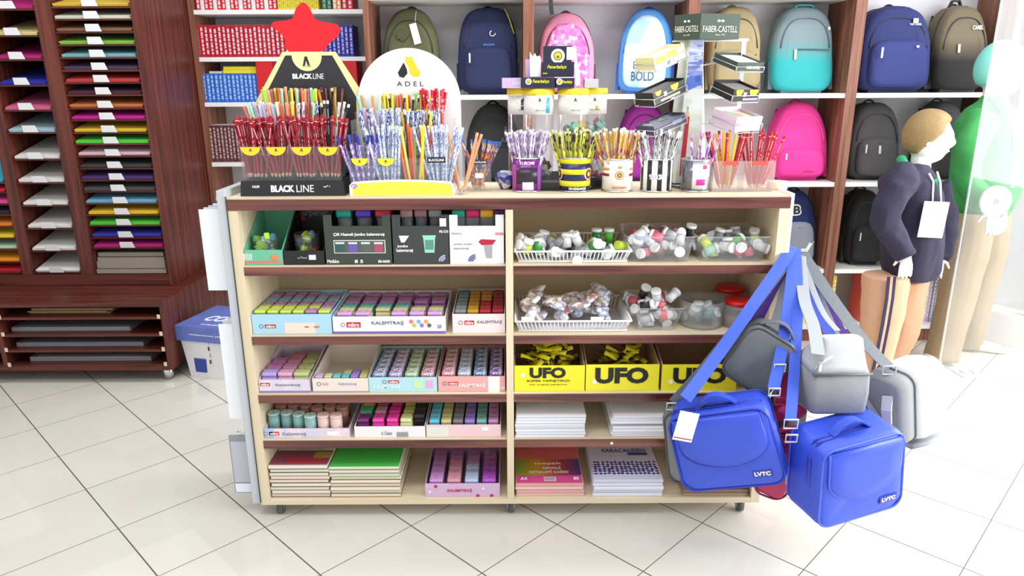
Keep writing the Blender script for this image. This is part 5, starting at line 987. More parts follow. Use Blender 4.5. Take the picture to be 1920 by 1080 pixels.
cpoly([(1288, 148), (1296, 143), (1316, 140), (1316, 158), (1291, 169), (1286, 163)], M('#5a7ad0', .4), .0016); q = P(1309, 148, YF-.033); MB().cyl((q.x, YF-.0332, q.z), (q.x, YF-.0325, q.z), .009, n=16).build('print', M('#4464b8', .4), colo)
cpoly([(1286, 219), (1293, 219), (1282, 327), (1274, 330), (1277, 290)], M('#c8303c', .4), .0014); cpoly([(1286, 219), (1290, 199), (1293, 219)], M('#e0c09a', .5), .0014); cpoly([(1289, 204), (1290, 199), (1291, 204)], M('#5a5a5e', .5), .002)
# header: two faces of a box
gr = M('#3e4d3e', .45); h0, h1 = zz_(74, YF-.06), zz_(26, YF-.06)
xl, xc, xr = PX(1264, 50, YF-.02), PX(1313, 50, YF-.075), PX(1388, 50, YF-.055)
pA, pB, pC, pD = V((xl, YF-.02, 0)), V((xc, YF-.078, 0)), V((xr, YF-.050, 0)), V(((xl+xr)/2+.01, YF+.02, 0))
hd = MB().loft([[p+V((0, 0, h0)) for p in (pA, pB, pC, pD)], [p+V((0, 0, h1)) for p in (pA, pB, pC, pD)]], sm=False).build('header', gr, t)
def onface(a, b_, s, zf, w_, h_, m, **k):
    c = (a+b_)/2; d = (b_-a).normalized(); rz = math.atan2(d.y, d.x); n = V((d.y, -d.x, 0))*.001
    return text(s, face(c.x+n.x, c.y+n.y, h0+(h1-h0)*zf, rz=rz), w_, h_, m, hd, **k)
crm = M('#ece9d8', .5)
onface(pA, pB, 'FABER-CASTELL', .42, (pB-pA).length*.88, .017, crm, bold=0); onface(pB, pC, 'FABER-CASTELL', .40, (pC-pB).length*.88, .017, crm, bold=0); onface(pA, pB, 'since 1761', .18, .02, .004, crm, bold=0); onface(pB, pC, 'since 1761', .18, .03, .004, crm, bold=0)
for a, b_ in ((pA, pB), (pB, pC)):   # little crest above the name
    c = (a+b_)/2; d = (b_-a).normalized(); n = V((d.y, -d.x, 0))*.001
    for sx_ in (-1, 1): MB().sphere(c+d*.006*sx_+n+V((0, 0, h0+(h1-h0)*.72)), .005, sc=(1, .2, .7), n=8).build('crest', crm, hd)
wirem = M('#c9cacc', .3, metal=.5)
# rack frame behind the trays
xr1, xr2 = PX(1392, 80, YF), PX(1400, 200, YF)
MB().box(PX(1320, 74, YF), PX(1402, 74, YF), YF-.01, YF+.01, zz_(78), zz_(73)).box(PX(1390, 80, YF), PX(1398, 80, YF), YF-.008, YF-.002, zz_(250), zz_(78)).box(PX(1262, 76, YF), PX(1290, 76, YF), YF-.01, YF+.01, zz_(79), zz_(76)).build('arm', M('#e9e9eb', .35), t)
def wtray(pts, Y, hgt, m, label, name='carton', dz=0, wire=True):
    """pts: front edge left, front edge right, back right, back left as photo points on the tray's top; the open carton lies in a wire tray"""
    pass
def ctray(px, py, w_, d, h, rz, rx, Y, m, label, cat, inner=None, prints=(), side=False):
    """open display carton sitting in a wire tray at photo point px,py; centred, turned by rz and tipped by rx"""
    c = P(px, py, Y); mx = Matrix.Translation(c) @ Matrix.Rotation(rz, 4, 'Z') @ Matrix.Rotation(rx, 4, 'X')
    tw = MB()
    lo = [mx @ V(p) for p in ((-w_/2-.003, -d/2-.003, -h*.1), (w_/2+.003, -d/2-.003, -h*.1), (w_/2+.003, d/2+.003, -h*.1), (-w_/2-.003, d/2+.003, -h*.1))]; hi_ = [mx @ V(p) for p in ((-w_/2-.003, -d/2-.003, h*.5), (w_/2+.003, -d/2-.003, h*.5), (w_/2+.003, d/2+.003, h*.5), (-w_/2-.003, d/2+.003, h*.5))]
    for L_ in (lo, hi_):
        for a, b_ in zip(L_, L_[1:]+L_[:1]): tw.cyl(a, b_, .0013, n=6)
    for a, b_ in zip(lo, hi_): tw.cyl(a, b_, .0013, n=6)
    # bracket to the column
    tw.cyl(mx @ V((0, d/2+.003, 0)), V((cx, YF+.01, c.z)), .002, n=6)
    tw.build('wire_tray', wirem, t)
    o = MB(); q = .0015
    for a in ((-w_/2, w_/2, -d/2, -d/2+q, 0, h), (-w_/2, w_/2, d/2-q, d/2, 0, h*1.1), (-w_/2, -w_/2+q, -d/2+q, d/2-q, 0, h), (w_/2-q, w_/2, -d/2+q, d/2-q, 0, h), (-w_/2+q, w_/2-q, -d/2+q, d/2-q, 0, q)): o.box(*a, mtx=mx)
    if inner: o.box(-w_/2+q, w_/2-q, -d/2+q, d/2-q, q, h*.8, mi=1, mtx=mx)
    o = o.build('pen_carton', [m, inner or m]); origin_to(o, c); tag(o, label, cat)
    bm_ = mx @ (Matrix.Translation((w_/2, 0, 0)) @ Matrix.Rotation(PI/2, 4, 'Z') if side else Matrix.Translation((0, -d/2, 0)))
    for (s, x, z, tw_, th_, pm) in prints:
        if s == 'half': o2 = MB().prism([(a*tw_+x, b_*th_+h-.0005) for a, b_ in half(1)], -.0010, -.0002)
        elif s == 'rect': o2 = MB().box(x-tw_/2, x+tw_/2, -.0010, -.0002, z-th_/2, z+th_/2)
        else: text(s, bm_ @ Matrix.Translation((x, -.0014, z)) @ Matrix.Rotation(PI/2, 4, 'X'), tw_, th_, pm, o); continue
        o2.bm.transform(bm_); o2.build('print', pm, o)
    return o
yl = M('#f2dc2a', .45); blk = M('#252422', .45)
ctray(1240, 120, .075, .125, .036, math.radians(-56), .30, YF-.06, M('#ece0a8', .5), 'yellow and white carton with a price card on the upper left tray of the carousel', 'carton', M('#e8e4dc', .6), [('half', .01, 0, .022, .022, yl), ('rect', -.036, .022, .036, .018, yl), ('rect', .0, .006, .05, .016, white_p), ('37', -.008, .006, .014, .010, M('#2a2a2a')), ('TL', .012, .008, .008, .005, M('#8a8a8a'))], True)
ctray(1240, 184, .075, .130, .036, math.radians(-56), .30, YF-.06, blk, 'black carton with yellow half-round labels on the middle left tray of the carousel', 'carton', M('#8d8890', .5), [('half', .022, 0, .016, .018, yl), ('half', -.045, 0, .012, .014, yl), ('rect', -.018, .02, .012, .012, white_p), ('rect', 0, .006, .08, .006, M('#c8b8a0'))], True)
ctray(1240, 240, .075, .130, .026, math.radians(-56), .26, YF-.06, M('#4a4a60', .35), 'grey-blue carton wrapped in film on the lower left tray of the carousel', 'carton', speckle('film wrapped pens', ['#5a5a70', '#a8a8b8', '#3c3c50', '#c8c8d4'], 60, (1, 4, 1), .25), [('rect', .03, .013, .04, .01, M('#9a9ab0'))], True)
ctray(1382, 124, .105, .095, .024, math.radians(30), .30, YF-.06, M('#33443c', .45), 'dark green carton of white erasers on the upper right tray of the carousel', 'carton', M('#dcdedd', .5), [('FABER-CASTELL', .012, .010, .055, .008, crm), ('rect', .012, .010, .0, .0, crm)][:1])
ctray(1376, 181, .105, .085, .034, math.radians(30), .30, YF-.06, blk, 'black carton with yellow half-round labels on the middle right tray of the carousel', 'carton', M('#a09a98', .5), [('half', -.03, 0, .014, .018, yl), ('half', .028, 0, .018, .018, yl), ('rect', -.006, .02, .012, .012, white_p), ('rect', .02, .006, .06, .006, M('#a8a0d0'))])
ctray(1378, 237, .105, .095, .042, math.radians(30), .24, YF-.06, M('#e6cfe0', .5), 'pastel pink and lilac carton on the lower right tray of the carousel', 'carton', speckle('pastel erasers', ['#f0d880', '#a8e8b0', '#f0b0c8', '#e8e0f0'], 50, (1, 1, 1), .5), [('rect', .0, .012, .07, .016, M('#f0c4d4')), ('rect', -.045, .02, .02, .03, M('#c8a4e0'))])
# ================================================================ backpacks, books and other goods on the back shelves
def arch_ring(w_, h_, k, y, n=40, base=.0, tp=.86, pw=2.6, inset=0):
    """outline of a backpack front: flat base, rounded shoulders; k scales about the middle"""
    pts = []
    for i in range(n):
        a = 2*PI*i/n - PI/2; c, s = math.cos(a), math.sin(a)
        ex = 2/pw if s > 0 else 2/5.
        x = abs(c)**(ex)*(1 if c >= 0 else -1)*w_/2; z = abs(s)**(ex)*(1 if s >= 0 else -1)
        z = h_*.42 + (z*h_*.58 if z > 0 else z*h_*.42)
        f_ = 1-(1-tp)*max(0, z/h_)**2
        pts.append(V((x*k*f_, y, h_*.5+(z-h_*.5)*k)))
    return pts
def backpack(px0, px1, pyt, pyb, Y, label, c, pocket=None, trim=None, d=.14, pock=.42, handle=True, strap=True, rz=0, lean=.06, group=None, side=True, arc=True, pzc=None, lower=None, zipc='#2a2a30', tagc=None, name='backpack', pw=2.6):
    """px box of the front outline at distance Y"""
    b = P((px0+px1)/2, pyb, Y); tpz = P((px0+px1)/2, pyt, Y+lean*.4); tpz.z = min(tpz.z, b.z + (.408 if abs(b.z-S1) < .03 else .385)); w_ = PX(px1, (pyt+pyb)/2, Y)-PX(px0, (pyt+pyb)/2, Y); h_ = tpz.z-b.z; b.x = (PX(px0, (pyt+pyb)/2, Y)+PX(px1, (pyt+pyb)/2, Y))/2
    t = thing(name, label, 'backpack', (b.x, Y+d*.5, b.z+.006), group, (0, 0, rz))
    fab = mat('fabric '+c+(lower or ''), c, .85, bump=.35, bscale=260, var=.07, vscale=5)
    if lower:   # two-tone fabric dyed from top to bottom
        n = fab.node_tree.nodes; l = fab.node_tree.links; tc = n.new('ShaderNodeTexCoord'); s = n.new('ShaderNodeSeparateXYZ'); rp = n.new('ShaderNodeValToRGB'); rp.color_ramp.elements[0].position = .35*h_; rp.color_ramp.elements[1].position = .62*h_
        rp.color_ramp.elements[0].color = lin(lower); rp.color_ramp.elements[1].color = lin(c); l.new(tc.outputs['Object'], s.inputs[0]); l.new(s.outputs['Z'], rp.inputs[0]); l.new(rp.outputs[0], n['Principled BSDF'].inputs['Base Color'])
    tr = M(trim or '#26262c', .7); pf = mat('fabric '+(pocket or c)+(lower or ''), pocket or c, .85, bump=.35, bscale=260, var=.07, vscale=5)
    sh = lambda p: V((p.x, p.y + lean*(p.z/h_), p.z))
    def L(ring): return [sh(p) for p in ring]
    o = MB().loft([L(arch_ring(w_, h_, k, y, pw=pw)) for k, y in ((.80, .5*d), (.95, .47*d), (1.0, .30*d), (1.0, -.15*d), (.96, -.34*d), (.88, -.42*d), (.60, -.47*d))])
    o.noise(.006, 9, len(label)); body = o.build('body', fab, t, world=False); MB().box(-w_*.33, w_*.33, -.25*d, .3*d, -.0055, .012).build('base', tr, t, world=False)
    if arc:   # main zip that follows the shoulders
        r = arch_ring(w_, h_, .99, -.12*d, pw=pw); m_ = [p for p in r if p.z > h_*.22]; m_.sort(key=lambda p: math.atan2(p.z-h_*.3, -p.x)); 
        MB().tube([sh(p) for p in m_], .0042, n=6).build('zip', tr, t, world=False)
        r = arch_ring(w_*.84, h_*.86, .99, -.45*d, pw=pw); m_ = [p for p in r if p.z > h_*.40]; m_.sort(key=lambda p: math.atan2(p.z-h_*.3, -p.x)); MB().tube([sh(p)+V((0, -.0, 0)) for p in m_], .003, n=6).build('front_zip', M(zipc, .6), t, world=False)
    if pock:
        hp = h_*pock; o = MB().loft([[sh(p+V((0, 0, h_*.05))) for p in arch_ring(w_*.80, hp, k, y, tp=.95, pw=4)] for k, y in ((1.0, -.36*d), (1.0, -.50*d), (.95, -.60*d), (.80, -.65*d), (.4, -.66*d))]); o.noise(.003, 14, 2); o.build('front_pocket', pf, t, world=False)
        MB().tube([sh(V((x, -.645*d+abs(x)*.15, hp*.86+h_*.05))) for x in [w_*.36*(i/6-1) for i in range(13)]], .0028, n=6).build('pocket_zip', M(zipc, .6), t, world=False)
        MB().box(-w_*.30, -w_*.275, -.70*d+lean*.2, -.68*d+lean*.2, hp*.62+h_*.05, hp*.84+h_*.05).build('zip_pull', M('#d8d8dc', .4), t, world=False)
    if side:
        for s in (-1, 1):
            o = MB().loft([[V((s*(w_*.5*k+.004), y, z))+V((0, lean*z/h_, 0)) for y, z in ((-.16*d, .03*h_), (.26*d, .03*h_), (.26*d, .34*h_), (-.10*d, .36*h_))] for k in (.90, 1.02)], sm=False); o.build('side_pocket', tr, t, world=False)
    if handle:
        MB().tube([sh(V((x, .25*d, h_*.985+.018*math.sin(PI*i/8)))) for i, x in enumerate([-.032+.008*j for j in range(9)])], .005, n=8).build('handle', M(trim or c, .8), t, world=False)
    if strap:
        for s in (-1, 1): MB().ribbon([V((s*w_*.22, .51*d+lean*.9, h_*.9)), V((s*w_*.30, .62*d+lean*.6, h_*.6)), V((s*w_*.36, .6*d+lean*.3, h_*.25)), V((s*w_*.42, .5*d, .02))], .045, .006, (1, 0, 0)).build('shoulder_strap', tr, t, world=False)
    t['w'] = 0; del t['w']
    def on(x, z, y=-.5, e=.0015):   # frame on the front; x,z as fractions
        return world_of(t) @ Matrix.Translation(sh(V((x*w_, y*d-e, z*h_)))) @ Matrix.Rotation(PI/2-math.atan2(lean, h_), 4, 'X')
    return t, w_, h_, on, d
def quad(on, x, z, w_, h_, m, t, name='patch', y=-.5, th=.0015, r=0):
    o = MB().box(-w_/2, w_/2, -h_/2, h_/2, 0, th, bev=.0005); o.bm.transform(on(x, z, y) @ Matrix.Rotation(r, 4, 'Z')); return o.build(name, m, t)
YBP = BY + .06
S1, S2, S3, S4 = ZT
def pyz(px, z, Y):   # photo row where height z appears at distance Y
    a, b = 0, 900
    for _ in range(30):
        m = (a+b)/2
        if PZ(px, m, Y) > z: a = m
        else: b = m
    return a
def bp_on(shelf, px0, px1, pyt, label, c, Y=YBP, **k): return backpack(px0, px1, pyt, pyz((px0+px1)/2, shelf, Y), Y, label, c, **k)
t, w_, h_, on, d = bp_on(S1, 712, 822, 8, 'olive green backpack with a white swing tag, above the round white sign', '#55573a', trim='#33351f', pock=.44)
quad(on, .1, .70, .035, .10, white_p, t, 'swing_tag', r=.25, y=-.52, th=.001); MB().tube([on(.12, .96, -.46) @ V((0, 0, 0)), on(.1, .84, -.52) @ V((0, 0, 0))], .0012, n=5).build('tag_string', white_p, t); text('◭', on(-.15, .70, -.5), .05, .05, M('#34362a'), t); quad(on, -.12, .69, .05, .05, M('#45472f', .8), t, 'logo', r=.78)
t, w_, h_, on, d = bp_on(S1, 856, 972, 4, 'plain navy blue backpack with light blue lettering and a lime zip cord', '#20264d', trim='#171b38', pock=.5, pw=3.4)
text('SPALDING', on(.02, .57, -.5), .055, .012, M('#4a7ac0'), t); MB().tube([on(.08+.045*math.cos(a), .70+.03*math.sin(a), -.5) @ V((0, 0, 0)) for a in [PI*.6+2*PI*.72*i/12 for i in range(13)]], .0025, n=6).build('logo', M('#d8d8e0'), t)
MB().tube([on(.28, .99, -.3) @ V((0, 0, 0)), on(.36, .86, -.38) @ V((0, 0, 0)), on(.43, .70, -.36) @ V((0, 0, 0))], .003, n=6).build('zip_cord', M('#c8e04a'), t)
t, w_, h_, on, d = bp_on(S1, 1010, 1118, 24, 'shiny pink school backpack with a clear glittery front panel', '#e291b0', trim='#5a2a44', pock=.0, zipc='#5a2a44')
gl = speckle('pink glitter panel', ['#e06ab4', '#e884c0', '#d85aa8', '#f2b8d8', '#e078b8'], 60, rough=.25)
o = MB().loft([[V((p.x, p.y, p.z)) for p in arch_ring(w_*.76, h_*.80, k, y, pw=2.6)] for k, y in ((1, 0), (1, -.008), (.9, -.012))]); o.bm.transform(world_of(t) @ Matrix.Translation((0, -.44*d, .07*h_)) @ Matrix.Rotation(-math.atan2(.06, h_), 4, 'X')); o.build('front_panel', gl, t)
quad(on, -.05, .20, .10, .03, M('#e8c8d8', .3), t, 'patch', y=-.60); MB().ribbon([P(1032, 0, BY+.004)+V((0, 0, .03)), P(1033, 12, BY-.003), P(1035, 28, BY+.0)], .02, .003, (1, 0, 0)).build('hanging_strap', M('#2a2a2e', .7), t)
t, w_, h_, on, d = bp_on(S1, 1163, 1268, 16, 'light blue school backpack with a pale round front reading BE BOLD', '#5b9ee0', trim='#3a5fc0', pock=0, rz=-.25, zipc='#4a80d0')
o = MB().loft([[V((p.x, p.y, p.z)) for p in arch_ring(w_*.78, h_*.86, k, y, pw=2.6)] for k, y in ((1, 0), (1, -.012), (.92, -.018))]); o.bm.transform(world_of(t) @ Matrix.Translation((0, -.43*d, .06*h_)) @ Matrix.Rotation(-math.atan2(.06, h_), 4, 'X')); o.build('front_panel', speckle('icy blue print', ['#bfe4f4', '#d4eef6', '#aad8f0', '#e4f2f8', '#cfe0f4'], 9, rough=.35), t)
text('BE', on(-.12, .33, -.58), .04, .035, M('#3c4a70'), t, bold=0); text('BOLD', on(-.02, .20, -.60), .11, .045, M('#3c4a70'), t, bold=0)
t, w_, h_, on, d = bp_on(S1, 1334, 1436, 8, 'plain khaki tan backpack behind the green header sign', '#a1916c', trim='#7d6f50', pock=.45, pw=3.2)
t, w_, h_, on, d = bp_on(S1, 1456, 1574, 6, 'backpack fading from grey at the top to teal at the base', '#7d8f94', lower='#2fa5a8', pocket='#5f9a9f', trim='#566a72', pock=.0, zipc='#4a5a62', pw=3.2)
MB().tube([on(x, .50-.02*abs(x), -.5) @ V((0, 0, 0)) for x in [-.12+.05*i for i in range(11)]], .003, n=6).build('pocket_zip', M('#4a5a62'), t); MB().ribbon([on(-.16, .99, -.1) @ V((0, 0, 0)), on(-.1, 1.015, -.1) @ V((0, 0, 0)), on(.1, 1.015, -.1) @ V((0, 0, 0)), on(.16, .99, -.1) @ V((0, 0, 0))], .035, .008, (0, 1, 0)).build('top_handle', M('#2f9f9f', .7), t); quad(on, -.16, .44, .012, .05, M('#b8b0a8', .3), t, 'zip_pull'); quad(on, .36, .74, .01, .015, white_p, t, 'logo')
# second level
t, w_, h_, on, d = bp_on(S2, 872, 975, 190, 'black backpack with a small grey figure logo and lettering', '#232326', trim='#151517', pock=.4, pw=2.3)
text('Kappa', on(.28, .53, -.5), .065, .026, M('#5e5e60'), t); 
for s in (-1, 1): o = MB().sphere((s*.011, 0, .012), .011, n=10, sc=(.8, .15, 1.3)); o.sphere((s*.011, 0, .032), .006, n=8, sc=(1, .3, 1)); o.bm.transform(on(.28, .62, -.49) @ Matrix.Rotation(-PI/2, 4, 'X')); o.build('logo', M('#5e5e60'), t)
t, w_, h_, on, d = bp_on(S2, 1162, 1262, 192, 'magenta purple backpack behind the black and white tin', '#8f1f86', trim='#3a1440', pock=.42, pw=2.3, zipc='#2a1030')
t, w_, h_, on, d = bp_on(S2, 1452, 1562, 194, 'hot pink backpack on the middle shelf beneath the teal one', '#e63c98', trim='#d02f88', pock=.36, pw=2.6, zipc='#f2589f')
quad(on, .12, .12, .05, .008, M('#b02070'), t, 'logo', y=-.66)
t, w_, h_, on, d = bp_on(S3, 1462, 1540, 362, 'small navy and grey backpack with a letter B patch', '#1f2c66', pocket='#8a8f9a', trim='#1a2450', pock=.55, pw=2.4, d=.12)
text('B', on(-.05, .76, -.47), .05, .06, white_p, t, bold=.09); text('B', on(-.05, .76, -.47, .003), .036, .045, black, t, bold=.03); text('NEXT DAY', on(.1, .30, -.62), .12, .035, M('#c8d838'), t); text('ISTANBUL', on(.05, .20, -.66), .10, .014, M('#9a9c60'), t)
# right bay
t, w_, h_, on, d = bp_on(S1, 1622, 1762, 3, 'large navy backpack with a small white mountain logo, above the mannequins', '#2c3468', trim='#1d2244', pock=.55, d=.17, Y=BY+.045, pw=3.0, pocket='#333c78')
text('THE CAMEL', on(.2, .78, -.5), .06, .010, M('#c8ccd8'), t); quad(on, .2, .82, .025, .022, M('#dfe3ea'), t, 'logo'); quad(on, -.22, .28, .012, .03, M('#b8b8c0', .3), t, 'zip_pull', y=-.6); quad(on, .2, .52, .014, .01, M('#c8c8cc', .3), t, 'logo', y=-.7)
t, w_, h_, on, d = bp_on(S1, 1766, 1868, 8, 'large brown and black backpack partly seen through the glass pane', '#6f6450', lower='#1f1d1c', trim='#2a2826', pock=.0, d=.17, Y=BY+.045, pw=2.8)
text('CAMEL', on(.2, .74, -.5), .05, .02, M('#e8e8e8'), t); quad(on, -.12, .50, .012, .04, M('#d8d0c0', .3), t, 'zip_pull'); MB().ribbon([on(-.1, 1.0, .2) @ V((0, 0, 0)), on(-.05, 1.07, .2) @ V((0, 0, 0)), on(.08, 1.07, .2) @ V((0, 0, 0)), on(.12, 1.0, .2) @ V((0, 0, 0))], .02, .008, (0, 1, 0)).build('top_handle', M('#1c1a18', .7), t)
t, w_, h_, on, d = bp_on(S2, 1602, 1700, 196, 'charcoal grey backpack behind the boy mannequin', '#4d4a4c', trim='#363436', pock=.5, d=.16, pw=3); quad(on, -.0, .40, .012, .04, M('#c8c8c8', .3), t, 'zip_pull', y=-.66)
t, w_, h_, on, d = bp_on(S2, 1745, 1822, 192, 'dark grey backpack between the two mannequins', '#47464a', trim='#313034', pock=.45, d=.16, pw=2.8)
t, w_, h_, on, d = bp_on(S3, 1596, 1672, 360, 'black backpack on the lower shelf behind the boy mannequin, left one', '#1f1f20', trim='#2e2c26', pock=.5, d=.16, pw=2.6)
t, w_, h_, on, d = bp_on(S3, 1730, 1815, 368, 'black backpack on the lower shelf behind the mannequins, right one', '#202024', trim='#18181a', pock=.5, d=.16, pw=2.6)
# ---- books
def bookmesh(key, w_, d, h_, cm, tm, st):
    k = ('book', key, round(w_, 4), st)
    if k in _PR: return _PR[k]
    o = MB(); o.box(-w_/2, w_/2, 0, d, 0, h_, mi=0, bev=.001); o.box(-w_/2+.0015, w_/2-.0015, .003, d-.001, h_-.0005, h_+.0003, mi=1)
    r = random.Random(st)
    z = h_*.10
    while z < h_*.9:
        l_ = r.uniform(.006, .022); o.box(-w_*.22, w_*.22, -.0006, .0003, z, min(z+l_, h_*.93), mi=2); z += l_+r.uniform(.003, .008)
    ob = o.build('t', [cm, white_p, tm]); _PR[k] = ob.data; bpy.data.objects.remove(ob); return _PR[k]
def book_row(px0, px1, n, pyt, shelf, Y, cols, tcol, label, group, d=.15, pyref=None, jit=.0):
    py = pyz((px0+px1)/2, shelf, Y); x0, x1 = PX(px0, py, Y), PX(px1, py, Y); h_ = PZ((px0+px1)/2, pyt, Y)-shelf; w_ = (x1-x0)/n
    for k in range(n):
        c = cols[k % len(cols)]; o = bpy.data.objects.new('book', bookmesh(c, w_*.93, d, h_*(1-.03*(k % 3 == 2)*(jit > 0)), M(c, .45), M(tcol, .6), k % 4)); COL.objects.link(o); o.location = (x0+(k+.5)*w_, Y+R.uniform(0, .004+jit), shelf+.0006); tag(o, label, 'book', group)
Yb = BKY + .03
book_row(368, 520, 19, -20, lz[0], Yb, ['#d43040', '#e8e0e0', '#d8303c'], '#f4e8e8', 'red and white book on the topmost visible shelf of the left bookcase', 'red and white books, top shelf')
book_row(521, 598, 10, -22, lz[0], Yb, ['#e8d83a'], '#c0b030', 'yellow book on the topmost visible shelf, behind the red star', 'yellow books, top shelf')
book_row(604, 622, 2, -18, lz[0], Yb, ['#2f6a50'], '#88b0a0', 'dark green book on the topmost visible shelf beside the orange and red ones', 'green books, top shelf')
book_row(624, 640, 2, -14, lz[0], Yb, ['#e0a078'], '#fff0e0', 'pale orange book on the topmost visible shelf', 'orange books, top shelf')
book_row(641, 662, 2, -16, lz[0], Yb, ['#c8202c'], '#f0d8d8', 'red book at the right end of the topmost visible shelf', 'red books at the right end, top shelf')
book_row(371, 560, 23, 47, lz[1], Yb, ['#b3152c', '#bf1a32'], '#f4d8dc', 'crimson book with white spine lettering in the long red row', 'crimson books')
book_row(600, 664, 8, 47, lz[1], Yb, ['#2c2c9c'], '#b8b8f0', 'indigo blue book right of the red star', 'indigo books')
book_row(383, 492, 14, 138, lz[2], Yb, ['#2f66c8', '#3a78d8'], '#a8ccf4', 'bright blue book in the row on the third shelf of the left bookcase', 'bright blue books')
book_row(398, 452, 8, 235, lz[3], Yb, ['#5a3038', '#6a3c44'], '#c8b0a8', 'dark maroon book on the fourth shelf of the left bookcase', 'maroon books')
for k in range(2):
    z0 = lz[2]+.001+(PZ(450, 138, Yb)-lz[2])+k*.018; xa, xb = PX(415, 120, Yb), PX(482, 120, Yb); o = MB().box(xa+k*.004, xb+k*.002, Yb+.01, Yb+.15, z0+.001, z0+.018, bev=.001).build('book', M('#e6dc2c', .5)); origin_to(o, ((xa+xb)/2, Yb, z0)); tag(o, ['lower', 'upper'][k] + ' yellow book lying flat on top of the bright blue row', 'book')
z0 = lz[2]+.001+(PZ(450, 138, Yb)-lz[2]); xa, xb = PX(389, 120, Yb), PX(413, 120, Yb); o = MB().box(xa, xb, Yb+.01, Yb+.14, z0+.001, z0+.012).build('book', M('#c8ccd0', .6)); origin_to(o, (xa, Yb, z0)); tag(o, 'grey book lying flat left of the yellow ones', 'book')
zz1 = PZ(500, 192, Yb-.02)
for px0, px1, lb in ((484, 515, 'left'), (640, 672, 'right')):
    xa, xb = PX(px0, 150, Yb), PX(px1, 150, Yb); zt3 = PZ(px0, 115, Yb); o = MB().box(xa, xb, Yb-.02, Yb+.14, lz[2]+.0008, zt3, bev=.004).build('binder', M('#d3121c', .3)); origin_to(o, ((xa+xb)/2, Yb, lz[2])); tag(o, 'glossy red binder showing at the %s side of the dark trapezoid header' % lb, 'binder')
# lower books at the right
bk = BY+.05
book_row(1500, 1560, 12, 516, S4, bk, ['#e8d83c', '#f0e460', '#d8c830'], '#fff8c8', 'yellow booklet standing on the lowest shelf left of the boy mannequin', 'yellow booklets, lowest shelf', pyref=600, jit=.004)
book_row(1612, 1640, 6, 516, S4, bk, ['#e05a50', '#f0a8a0'], '#fff0f0', 'red booklet on the lowest shelf beside the bay divider', 'red booklets, lowest shelf', jit=.004)
book_row(1641, 1690, 9, 516, S4, bk, ['#f0a060', '#f4e8d0', '#e8844c', '#b8dcb0'], '#ffffff', 'orange or pale booklet on the lowest shelf behind the boy mannequin', 'orange booklets, lowest shelf', jit=.004)
book_row(1700, 1770, 12, 516, S4, bk, ['#c8d0e8', '#e8b0b8', '#9ab0d8', '#f0e8e8', '#c83848'], '#ffffff', 'pale blue or pink booklet between the mannequins on the lowest shelf', 'mixed booklets, lowest shelf', jit=.004)
book_row(1775, 1842, 11, 516, S4, bk, ['#e06048', '#f0b040', '#c82838', '#f4f0f0', '#e87840'], '#ffffff', 'red or orange booklet at the right end of the lowest shelf', 'red and orange booklets at the right end', jit=.004)
# ---- paper box on the floor at the left
xa = -1.545; t = thing('copy_paper_box', 'white cardboard box with a blue lid on the floor between the cabinet and the unit', 'box', (-1.42, 3.32, 0), rot=(0, 0, -.25))
hb = .235
MB().loft([[V((-.105, -.13, .0005)), V((.13, -.13, .0005)), V((.13, .15, .0005)), V((-.105, .15, .0005))], [V((-.135, -.14, hb)), V((.15, -.14, hb)), V((.15, .16, hb)), V((-.135, .16, hb))]], sm=False).build('body', M('#e9e9ea', .7), t, world=False)
ld = MB().box(-.145, .16, -.15, .17, hb-.045, hb+.03, bev=.002).build('lid', mat('blue printed card', '#6577c0', .5, var=.3, vscale=12), t, world=False)
text('COPY', world_of(t) @ Matrix.Translation((.04, -.02, hb+.0305)), .20, .075, white_p, ld, bold=.03, shear=.3); text('A4 80 g/m²', world_of(t) @ Matrix.Translation((.02, -.11, hb+.0305)), .10, .014, white_p, ld)
text('multipurpose paper', world_of(t) @ face(.03, -.1505, hb-.01), .20, .008, white_p, ld)
MB().loft([[V((-.07, -.1335, .03)), V((-.01, -.1335, .03)), V((-.005, -.1365, .10)), V((-.07, -.1365, .10))], [V((-.07, -.1355, .03)), V((-.01, -.1355, .03)), V((-.005, -.1385, .10)), V((-.07, -.1385, .10))]], sm=False).build('blue_square', M('#33459a'), t, world=False)
text('I.I.', world_of(t) @ Matrix.Translation((.02, -.139, .14)) @ Matrix.Rotation(PI/2, 4, 'X') @ Matrix.Rotation(PI/2, 4, 'Z'), .12, .008, M('#3a3a3e'), t)
# ---- white pads hanging on the left flank of the unit
def pads(px, pyt, pyb, n, dx, wdt, label, cols, Y=UY+.06, name='hanging_pad'):
    for k in range(n):
        yy = UY+.02+k*.035; x1 = UX0-.0295-.004*(k % 2); zt, zb_ = PZ(px, pyt, UY), PZ(px, pyb, UY); 
        x0 = x1-.004
        o = MB(); ang = .0
        xo = -.022-.008*k if False else 0
        o.box(UX0-.030-dx-k*.0, UX0-.030-dx+wdt, yy, yy+.003, zb_, zt); o = o.build(name, clear('clear sleeve', '#eef0f6', .5, .1, .3) if cols[k % len(cols)] == 'c' else M(cols[k % len(cols)], .6)); origin_to(o, (UX0-.03-dx+wdt/2, yy, zt)); tag(o, label % ord_[k].replace('top', 'first'), 'pad')
pads(400, 395, 548, 5, .062, .058, '%s hanging white blister card from the front, upper hook of the left flank', ['#eceff4', '#dfe6e0', '#c8d0ea', '#eef0f2', '#aab8e0'])
pads(425, 612, 790, 5, .046, .042, '%s hanging white label pack from the front, lower hook of the left flank', ['#f2f4f8', '#e2e8f2', 'c', '#c4dccc', '#b8c8e8'])
zt, zb_ = PZ(450, 822, UY), PZ(450, 930, UY); t = thing('hanging_case', 'grey clear-fronted case hanging low on the left flank of the unit', 'case', (UX0-.05, UY+.02, zb_))
